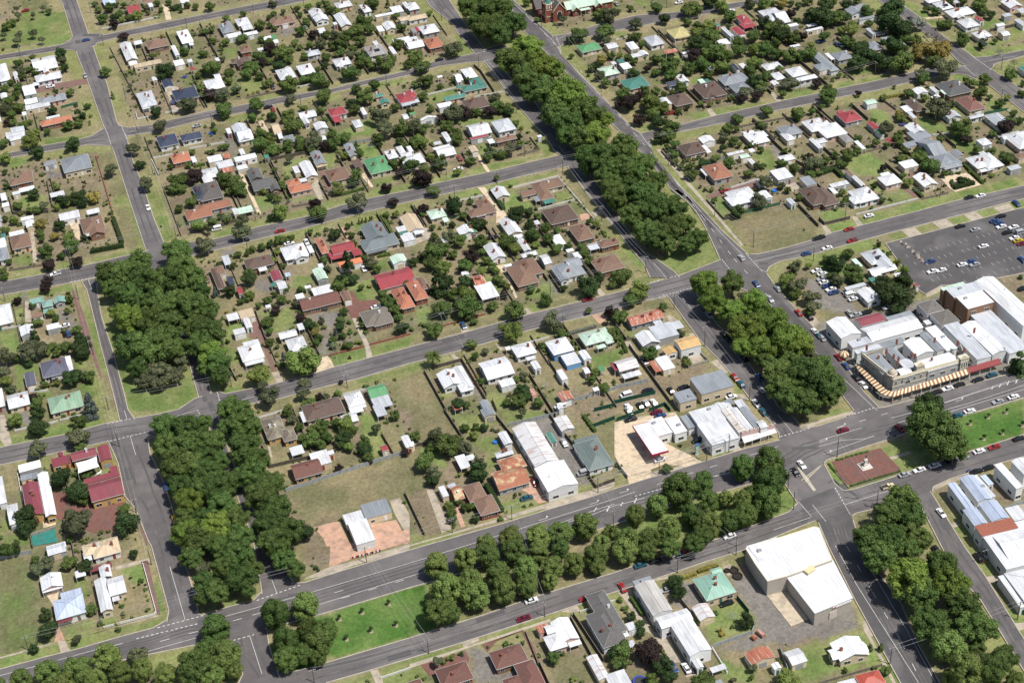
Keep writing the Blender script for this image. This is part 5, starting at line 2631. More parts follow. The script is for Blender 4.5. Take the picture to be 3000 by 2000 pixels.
G 204.9 397.6 212.8 397.9 212.7 396.3 205.1 395.9
D 180.1 397.4 184.3 397.7 193 397 192.4 395.7 179.9 395.5
D 169.1 405.3 170.4 399.6 166.7 399.6
D 165.8 397.5 171.6 397.5 171.3 396.1 164.9 395.4
G 196 379.4 221 372.5 222.6 367.8 220.9 362.6 211.1 359 190.1 358.6 164.3 363.7 153.3 368.4 157.2 377.5 167 377.1
D 242.2 405.3 252.5 404.7 248.5 397.5 243.4 398.1 242 400.9
C 242 400.3 249.8 399.7 249 398.4 244.5 397.6
D 150.6 362.2 156.3 357.5 173.4 358 179.5 357.2 173.5 357 164 357.4 148.5 357.2
C 159.4 348.6 164.3 348.3 166.3 347 159 347.9
C 145.7 347.8 150.2 348.1 149.4 339.8 149.4 327.2 153.1 324 152.4 317.1 152.9 311.7 148.8 313.4 149.4 319.9 148.3 326.9 146.6 329.2 146.7 339.3 146.4 345
K 160 345.7 166.9 344.1 170.9 343.2 170.8 332.4 164.6 332.5 160.4 334.3
G 171.1 329.7 180.4 330 180.9 323.5 181.4 319.5 178.2 315.1 164.6 315.1 164.9 321.5
K 182.9 340.8 187.4 337.5 191.2 329.8 191.7 325.3 191.2 312.4 198.1 312.8 200.2 310.3 197.2 305 184.8 307 172.7 308.5 165.2 313.2 178.6 314.1 181.6 318.6 181.7 331.2
C2 190.1 330.2 197.2 328.5 197.6 312.6 191 312.1
C 183.1 345.6 186.1 345.2 185.3 341.1 182.5 340.5
C 150.8 305.9 157.2 305.5 155.6 308.6 152.1 310
D 135.2 316.4 142 311.6 144.3 306 134.3 310.2
G 163.3 309.3 169.7 302.6 172.4 300.7 167.6 296.2 161.2 298.9
G 186 304.5 196.7 304 187.7 287.8 181.5 290.4 181.9 295.2
D 172.4 300.7 180.5 296.5 179.2 294 171.6 294.6 169.1 295.6
S 149.4 306.9 150.8 305.9 152.2 303.8 150.7 303.3 148.2 304.4
G 144.7 348.3 145.7 347.8 145.6 346.1 143.7 346.1
G 142.8 343.9 144.7 344 143.1 335.3 141.3 336.1
S 166.6 347.7 173.2 348 192.5 348.8 192.7 347.8 182.3 346.8 167.9 346.3
G 465.7 687 471.4 686.6 471.7 676.7 466.5 676.9
G 466.8 673.2 471.4 672.7 471.5 666.1 464.7 664.7
G 467.3 698.6 472 693.7 470.9 689.3 466.1 690.5
G 491.2 659.9 500.5 660.1 504.6 653.3 492.5 649.9 487.7 652.2
G 472.2 639.2 477.8 630.9 500.8 634.3 507.9 644.6 501.8 647.6 493.9 637.6 481.9 637.8
G 465.9 636.7 470.9 638.7 470.7 632.1 465.4 631.9
G 465.2 629.2 469.3 630 470.2 623.5 465.2 625.4
G 472 629.3 478.8 629.3 483.6 630.2 483.6 622.5 471.7 623.3
G 487.4 627.3 496.7 628.3 492.7 622.5 487.2 622.4
G 472.7 612.5 485.9 612.6 482 607 472 607.6
G 446.4 614.6 449.5 613.1 449.3 608 441.8 607.4
G 449.8 613.5 453.4 612.8 454.6 607.5 449.8 608.8
G 398.9 644 405 643.2 411.5 637.9 409.9 634.4 398.9 634.4
G 389.2 629.7 396.6 631.3 395.7 625.5 384.9 625.5
G 398.6 630.4 405.5 630.2 416.8 628.9 415.6 625.3 399.8 625.6
G 421.8 584.8 428.9 584.3 428 579.9 421.5 582
G 404 582.6 411.5 580 412.5 566.2 402.1 566.5
G 402.7 669.8 410.9 666.9 408.6 660.2 400 663.2
S 385.3 609.1 390 608.9 390.2 600.8 384.1 602.8
G 388.6 599.7 395.8 597.2 391 581.1 385.5 589.5
G 445.4 585.3 450.2 579.1 446.3 574.1 439.3 575.4
Y 466.9 676.7 480.1 673.8 479.8 671.5 467.4 674.1
Y 384.6 531.3 398 529.3 397.7 517.6 383.9 517.3 383.4 520.9
G 351.9 564 367.9 564.5 368.3 551 362.7 543.2 353 546.9 350.8 554.9
G 352.8 541 357.2 541.5 356.4 532.6 351 532.6
G 353 528.4 365.2 528.5 365.5 521.8 350.2 520.7
G 333.2 516.6 366.7 517.1 365.6 510.4 332.7 509.7
G 318 516.5 331.2 517.5 330 510.2 317.6 510.5
G 367.7 516.7 379.9 517.5 379.1 511.3 367.3 510.3
G 384.9 516.9 395.8 516.8 396 510.9 384.5 511.3
G 380.2 516.6 383.9 517.3 382.7 511.3 379.8 511
G 397.3 516.9 399.4 516.8 398.8 510.4 396.3 509.9
G 401.3 516.8 414.1 516.7 413 510.4 400.6 509.6
G 338.3 500.2 345.6 499.9 346 493.6 337.8 493.6
G 352.1 499.3 360.8 499.9 361.5 494.1 352.7 494
G 368.1 499.7 376.2 499.9 376.9 494.1 368.5 494
G 383.6 499.6 391.4 499.2 392.3 494 383.1 493.5
C 331.9 518.8 333.9 517.8 333.1 510.3 330.3 510
C 317.3 521.5 318.4 520.3 317.6 510.5 314.6 509.6
C 345.6 499.9 352.1 500 352.2 493.8 346 493.6
C 361.1 499.7 368.2 500.4 368.5 494 361.9 494
C 376.9 499.6 383.3 499.8 383.1 493.5 377.2 493.9
C 391.7 499.1 399.9 499.3 399.4 493.1 392.3 494
G 318.3 499.5 329.4 499.7 329.4 494.4 326.6 492.7 317.2 495.5
G 305.1 499.5 314.9 498.8 315.2 494.9 307.3 481.2 297.5 485.7
R 364.5 529.7 366.3 528.9 368.6 519.5 365.1 521.1
R 373.1 539.2 380.5 540.1 379.6 538.8 372.9 535.9
G 400.4 499.9 407.9 499.6 404.6 494.7 400.5 494.2
G 321.5 527.5 331.3 526.2 331.6 520.5 319 519.2
G 407.5 562.3 419.6 556.5 408.9 541.7 405.2 550.5
S 352.7 547.1 360.3 546.9 360.1 541.9 351.4 542.5
K 417.8 561.1 418.5 560.8 418.1 560.1 417.7 560.2
K 294.6 480.6 297.1 471.7 299.9 452.8 296.4 453.7 284.2 461.9 289 485.2
S 362.3 451.9 374.3 450.7 363.3 434.9 361.9 439
S 311.3 455.7 319.6 449.3 317.1 443.7 307.6 448
C 342.3 461.7 348.2 461.2 348.9 455.2 340.1 455
C 329 453.8 339.2 456.8 337.8 454 328.7 452
K 279.3 452.9 282.3 454.1 281.6 440.2 280.1 424.1 283.1 400.8 299.3 401.2 339.4 400.1 335.9 395.1 311.2 395.9 291.7 396.4 275.4 396.7 273.8 400.3 276.5 431.2 276.4 447.7
K 290.1 454.5 310.1 450.9 339.7 452.4 349.5 414.9 339.7 400.6 284.2 401.4 281 439.2
V 295.6 380.7 325.7 380.4 313.7 362.9 289.6 362.8 285.4 364.1
G 240.2 378.5 245.1 378.5 272.7 378.7 277.5 378.2 289.6 362.8 273.2 362.1 260.4 362 241.8 361.5 238.6 362.1 237.6 366.3 239.2 374.8
M 242.5 377.6 262.4 377.3 263 364 242 364.4 240.9 365.4
C 255 371.6 270.9 371.7 271.1 370.3 254.9 370.1
C 263.3 371.6 270.9 371.7 271.1 370.3 263.4 370
G 253 405.6 260.2 402.4 264.9 400.4 263 398.9 250.5 401
C 250 400.2 264 400.2 263.8 398.6 261.6 398.4 249 398.4
D 234 346.8 242.5 348.4 242.3 347.5 238.1 344.5 233.1 342.9
D 235.8 349.4 242.6 349.8 242.2 348.5 235.5 347.6
D 265.7 347.2 268.6 346.9 266.6 332.8 264 332
C 263.4 333.2 266.1 333 266.2 331 263.8 331.1
G 264.1 331.5 267 331.2 266.2 325.9 263.7 325.6
S 268.4 350.9 273.6 350.2 272.9 348 267.5 347.3
C 268.6 352.4 290.2 352.6 290 351.2 274.1 351 268.2 350
S 285.6 342.5 291 342.1 291.3 333.1 285.7 333.1
C 284.6 332.6 292.2 331.8 286.6 323.6 286.4 329.5
K 201.7 313 213.2 311.9 211.5 303.4 196.1 303
G 196.1 303 210.9 301.2 211.2 294.2 209.5 288.2 194.9 289.7 189.1 290.2
G 212.6 297.7 214.3 297.4 211.1 278 209.4 278.7
C 213.2 305.2 215.3 305.5 213.9 298.3 212.2 298.6 210.2 283.2 209.4 278.7 208.4 279.1 210.6 293.3 211.5 301.8
G 261.4 322 264.8 320.6 263 307 260.2 306.9
D 259.5 302.8 261.8 302.3 260.5 289.2 259.8 292
G 257.8 292.9 260.3 292.7 259.9 285.4 256.6 286.4
C 259.9 307 264.3 306 263.9 304 259.5 303.3
C 256.9 285.8 259.9 284.9 258.2 282.4 256.2 282.4
D 227.4 303.3 233.2 301.2 231 297.6 226.6 297.8"""
FENCES = """w 52.3 865 84.2 866.2
t 52.7 838.8 57.6 744.6
w 53.3 755.8 52.8 749 59.6 748.7
w 67.3 749.1 74.2 749.9
t 86.1 775.9 87 745.9
g 18.2 778.8 26.8 779.9
m 27.5 720.2 26.9 663.9
k 2 705.7 1.3 679.9
k -16.8 698.6 -16.6 681.5 -1.2 676
w 71.8 707 79.1 706.3
w 53.3 705.3 62.8 705.1
t 53.2 688 53 728.3
t 52.7 673.2 52.6 629.2
w 52.9 688.2 52.3 704
t -23.7 633.1 -9.4 631.2
w -30.2 605.6 -21 605.7
w -31.9 588.5 -23.7 587.5
t -19.9 605.3 -22.9 588.5
k -18 583.6 -18.3 587.1
w -23.3 538.5 -18.3 537.8
w -21.6 516.1 -17.2 516.4
w -33.4 517.2 -29 517
w -16.2 516.6 -4.5 516.1
w -35.3 490.5 -35.2 474.3
b -34.4 454.6 -25.7 455.2
k -34.7 454.2 -34.8 448.1
w 0.2 424.2 0.4 399.6 -0.4 398.6 -17.1 399.3
q -46.1 446.8 -35.7 445.7
k 105.1 815.5 105.3 795.6
w 135.2 746.9 144.5 746.7
t 108.8 746.9 128.7 746.8
k 123.5 776.6 123.7 761.1
t 190.3 821.3 191.2 812
t 192.9 786.7 192.3 761.3
k 105.6 678.9 122.7 677.8
w 79.1 706.3 88.6 705.7
q 142 677.6 157.6 676.4
k 105.6 678.9 105.4 658.3
k 104.8 604.4 105.7 577.2
k 157.2 670.4 156.8 655.7
k 69.2 629.6 77.1 630.8
t 105.2 631.8 113.7 631.2
k 70.5 557.5 69.7 535
m 108.1 514.6 125.2 514.7
m 91.2 514.4 105.4 514.4
k 87.4 535 87.5 514.1
k 53.3 546.3 52.9 539.2
k 51.9 523.1 52.7 513.4
w 88.5 487.3 100.4 486.8
k 89.7 548.1 98.2 545
k 52.7 456.5 68.1 455.7 77.7 455.2
q 55.2 441.3 96.7 444.2 103.2 444.1
k 53.1 469.8 52.7 456.5
T 96.5 458 97.2 444.6
w 54.9 486.4 65.4 487
w 61.9 342.4 71.6 342.7
k 227.8 729.4 228.8 721.2 227.5 697.2
w 195.8 709.3 211.2 710.3
t 227.4 797.9 226.4 770.3
w 216.9 696.6 232.5 695.3
w 203.7 604.6 226.2 605.4
w 226.2 605.4 227.3 563.9
t 215.9 631.6 227.5 632.6 227.5 645.7
w 207.2 582.1 225.3 582.8
k 192.4 645.4 191.3 630.6
w 210.8 545 223 545.5
w 177.1 604.3 188.5 604.1
g 169 591.6 172.6 592.4
m 149.5 515.1 158 515.3
m 139.9 514.7 145.6 514.8
T 139.1 489.2 139.5 461.2
T 141.7 460.3 141.1 453.7
k 123.1 488.3 123.3 461.5
k 170.4 474.7 170.9 453.8
q 170.5 447.5 187.3 447.7
w 167.4 489.3 176.4 489.2
k 192.8 531.1 192.6 517.6
k 127 489 139.1 489.2
n 175.1 438.7 183.3 438.4
q 142.3 443.5 164.4 442.3
k 122.7 461.8 123.8 442.2
k 139.2 454.5 141.2 436.7
k 158.1 446.2 160.4 421.8 159.2 405.4
k 106.6 446.4 111.7 445.3
k 158.8 404.5 159 398.3 166.5 399.1
n 171.2 430.2 180.3 431.3
w 130.8 344.2 143.1 344.5
t 111.1 343 110 328.5
n 107.8 328.2 110.4 327.9
k 110.4 327.9 110.1 319.5
k 128.2 344 129.6 321.8
k 331.7 724.5 331.5 712.9
w 307.2 724.8 313.9 725
k 331.4 706 330.2 685.2
w 365.7 634.9 375.3 634.4
t 305.3 646.6 303.8 634.3
t 321 611.6 347 609.8
w 294.5 562.3 307.7 563.8
g 283 541 308 540.7
t 281.4 608.1 280.9 589.4
t 279.6 606.2 279.5 590.1
k 279.8 539.7 286.3 539
k 331.4 594.6 331.4 571.9 333.8 565.5
k 314.8 536.3 314.5 517.4
q 295.8 588.6 310.2 586.4
t 279.8 557.5 279.8 539.7
b 219.2 448.6 228.1 449 227.3 456.8
n 184 439.9 200.7 439.2
n 194.2 430.3 201.1 431.2 201.4 427.1
q 187.6 448.2 201 447.1
t 202.6 483.3 204.5 475.3 207.3 474.7
n 180.8 430 192.4 431.1
q 170.8 407.6 171.4 398.6
q 163.9 313.7 178 314.2 181.1 317.8
n 180.6 329.9 181.2 322.8
w 163.5 313.5 163.3 302.1
k 163.1 336 164.1 326.3
q 183 304.8 180.9 295.1
t 399.1 607.7 399.9 594.4
w 447.4 570.7 447.4 557.3
g 435.7 572.4 448.2 571.3
k 382.8 606.5 382.5 591
k 488.6 647.4 504.2 646.7
w 400.4 565.5 412 562.8
w 349 518.9 359.6 518.8
w 360.3 518.9 365.5 518.9
t 362.7 564.4 376.6 565.1
k 349.7 575.9 350 564.1
k 381.4 564.6 383.1 552.1
k 368.2 551.1 368.1 536.5
w 334.2 518.5 349 518.9
k 317.6 522.2 317.6 517.5 330 517.2
t 367 517.8 380.2 517.4
e 240.8 377.2 241 362.7
e 241 362.7 262.1 362.7
q 284 331.8 292.3 332.1
t 187.4 287.4 208.9 286.4"""
HEDGES = """k 12.3 632.7 27 631.5
k 26.2 656.7 26.7 634.7
g 70.2 688.2 75.4 688.5
g 140.3 607.3 140.9 588.6
g 128.4 632.8 140 633.5
g 129.6 575.3 135.1 575
g 123 578.3 123.6 583.4
G 193.1 606.2 193.1 588.6
w 184.3 488.2 196.7 488.6
G 123.1 414.9 123.6 399.7
g 170.3 437.4 170.7 427.1
g 204 484.6 201 467.3
y 167.3 345.1 173.2 345.3
y 174.1 345.8 181.5 345.7
g 148.6 343.5 149.1 334.8
y 403 606.8 411.7 605.7
G 337.3 556 344.6 556.9 344.7 549.1
g 400.5 536.8 398.7 518
G 384.7 519.5 395.2 519.6
g 387.4 525.8 385.2 520.9
g 390.3 526.1 394.1 523.5 394.9 519.8
g 368.3 527.1 368.1 518.9
k 338.8 558.8 344.7 557.8
s 241 377 241 371.9
s 248.1 377.6 257.3 377.3
s 242 363.3 262.4 363.1
s 244.5 377.6 247.2 377.2"""
POLES = """49.9 843.9 6.5 1
5.2 849.8 6.5 1
49.6 890 7 1
96.9 844.5 7.9 0
50.2 732.1 7.4 0
50.7 771.3 8.6 0
70.4 748.5 6.5 0
2.5 628.7 7.9 0
50.4 689.2 6.5 0
50.2 628.6 7 0
2.1 598.1 7.7 0
2.1 554.8 7.5 0
2.4 516 6.5 0
-27.7 610.2 6.5 0
2.7 491.3 8.6 0
2.6 452 6.5 0
2.9 423.1 7.1 0
-41.8 399.4 6.5 0
14.4 395.7 8.2 0
135.6 846.8 6.5 0
164.4 844 6.5 0
87.2 728.4 6.9 0
105.9 747 8 0
133.3 727.7 6.5 0
179.6 729.1 6.5 0
183.2 741.9 10 0
131.2 609.8 7.9 0
86.7 627.9 6.5 0
141.1 630.3 7.1 0
78 606.5 6.5 0
50.1 510.6 6.5 0
92.9 511.8 7.4 0
56.1 490.5 6.5 0
92.2 491.1 6.5 0
72.2 394.4 7.4 0
41.9 349 6.5 0
229.8 790.2 8.1 0
230.1 728 8.1 0
230.4 672.2 6.8 0
277.1 757.7 9.8 0
281.4 728.4 7.1 0
277.4 674.6 6.5 0
179.3 629.4 8 0
219 630.1 6.7 0
176.4 608.8 6.5 0
230.1 608.7 8.5 0
229.9 561.4 8.2 0
198.4 612.2 6.5 0
139.5 515.6 6.5 0
140.1 491.7 6.5 0
184.5 494 6.5 0
188.4 518.1 6.7 0
125.6 395 6.6 0
104.1 397 6.5 0
158.8 396 7 0
156.7 377.2 7.4 0
79.2 346.7 6.5 0
119.4 347.2 6.5 0
348.4 749.5 6.5 0
316.9 723.3 6.5 0
315 633.8 6.5 0
367.5 631.8 6.5 0
321.4 615.1 6.5 0
282.5 611.6 6.5 0
277.2 592.9 7 0
277.3 544 6.5 0
281.5 514.9 8.5 0
299.6 494.7 7.5 0
231.1 515.9 8.5 0
230.8 486.9 8.1 0
231.2 458.9 9.9 0
231.6 420.9 8.4 0
201.6 395.9 8.3 0
210.8 396.6 9.1 0
182.6 395.8 6.6 0
220.8 370.1 9.8 0
217.9 360.5 9 0
191.5 352 6.5 0
167.7 348.4 6.7 0
189.5 348.3 6.5 0
410.1 631.2 7.3 0
470.7 668.3 8.1 -1
470.7 649 7 -1
469.6 608.7 8 -1
451.3 581.5 6.5 0
422.8 613.5 6.5 0
327 515.9 9.9 0
375.4 516.4 7.7 0
289.4 396.9 6.5 0
331.9 403.5 6.5 0
245.6 379.1 9.7 0
244.3 349.5 8.9 0
211.7 286.1 7.7 0
258.6 286.7 8.3 0
262.7 312.2 6.8 0"""
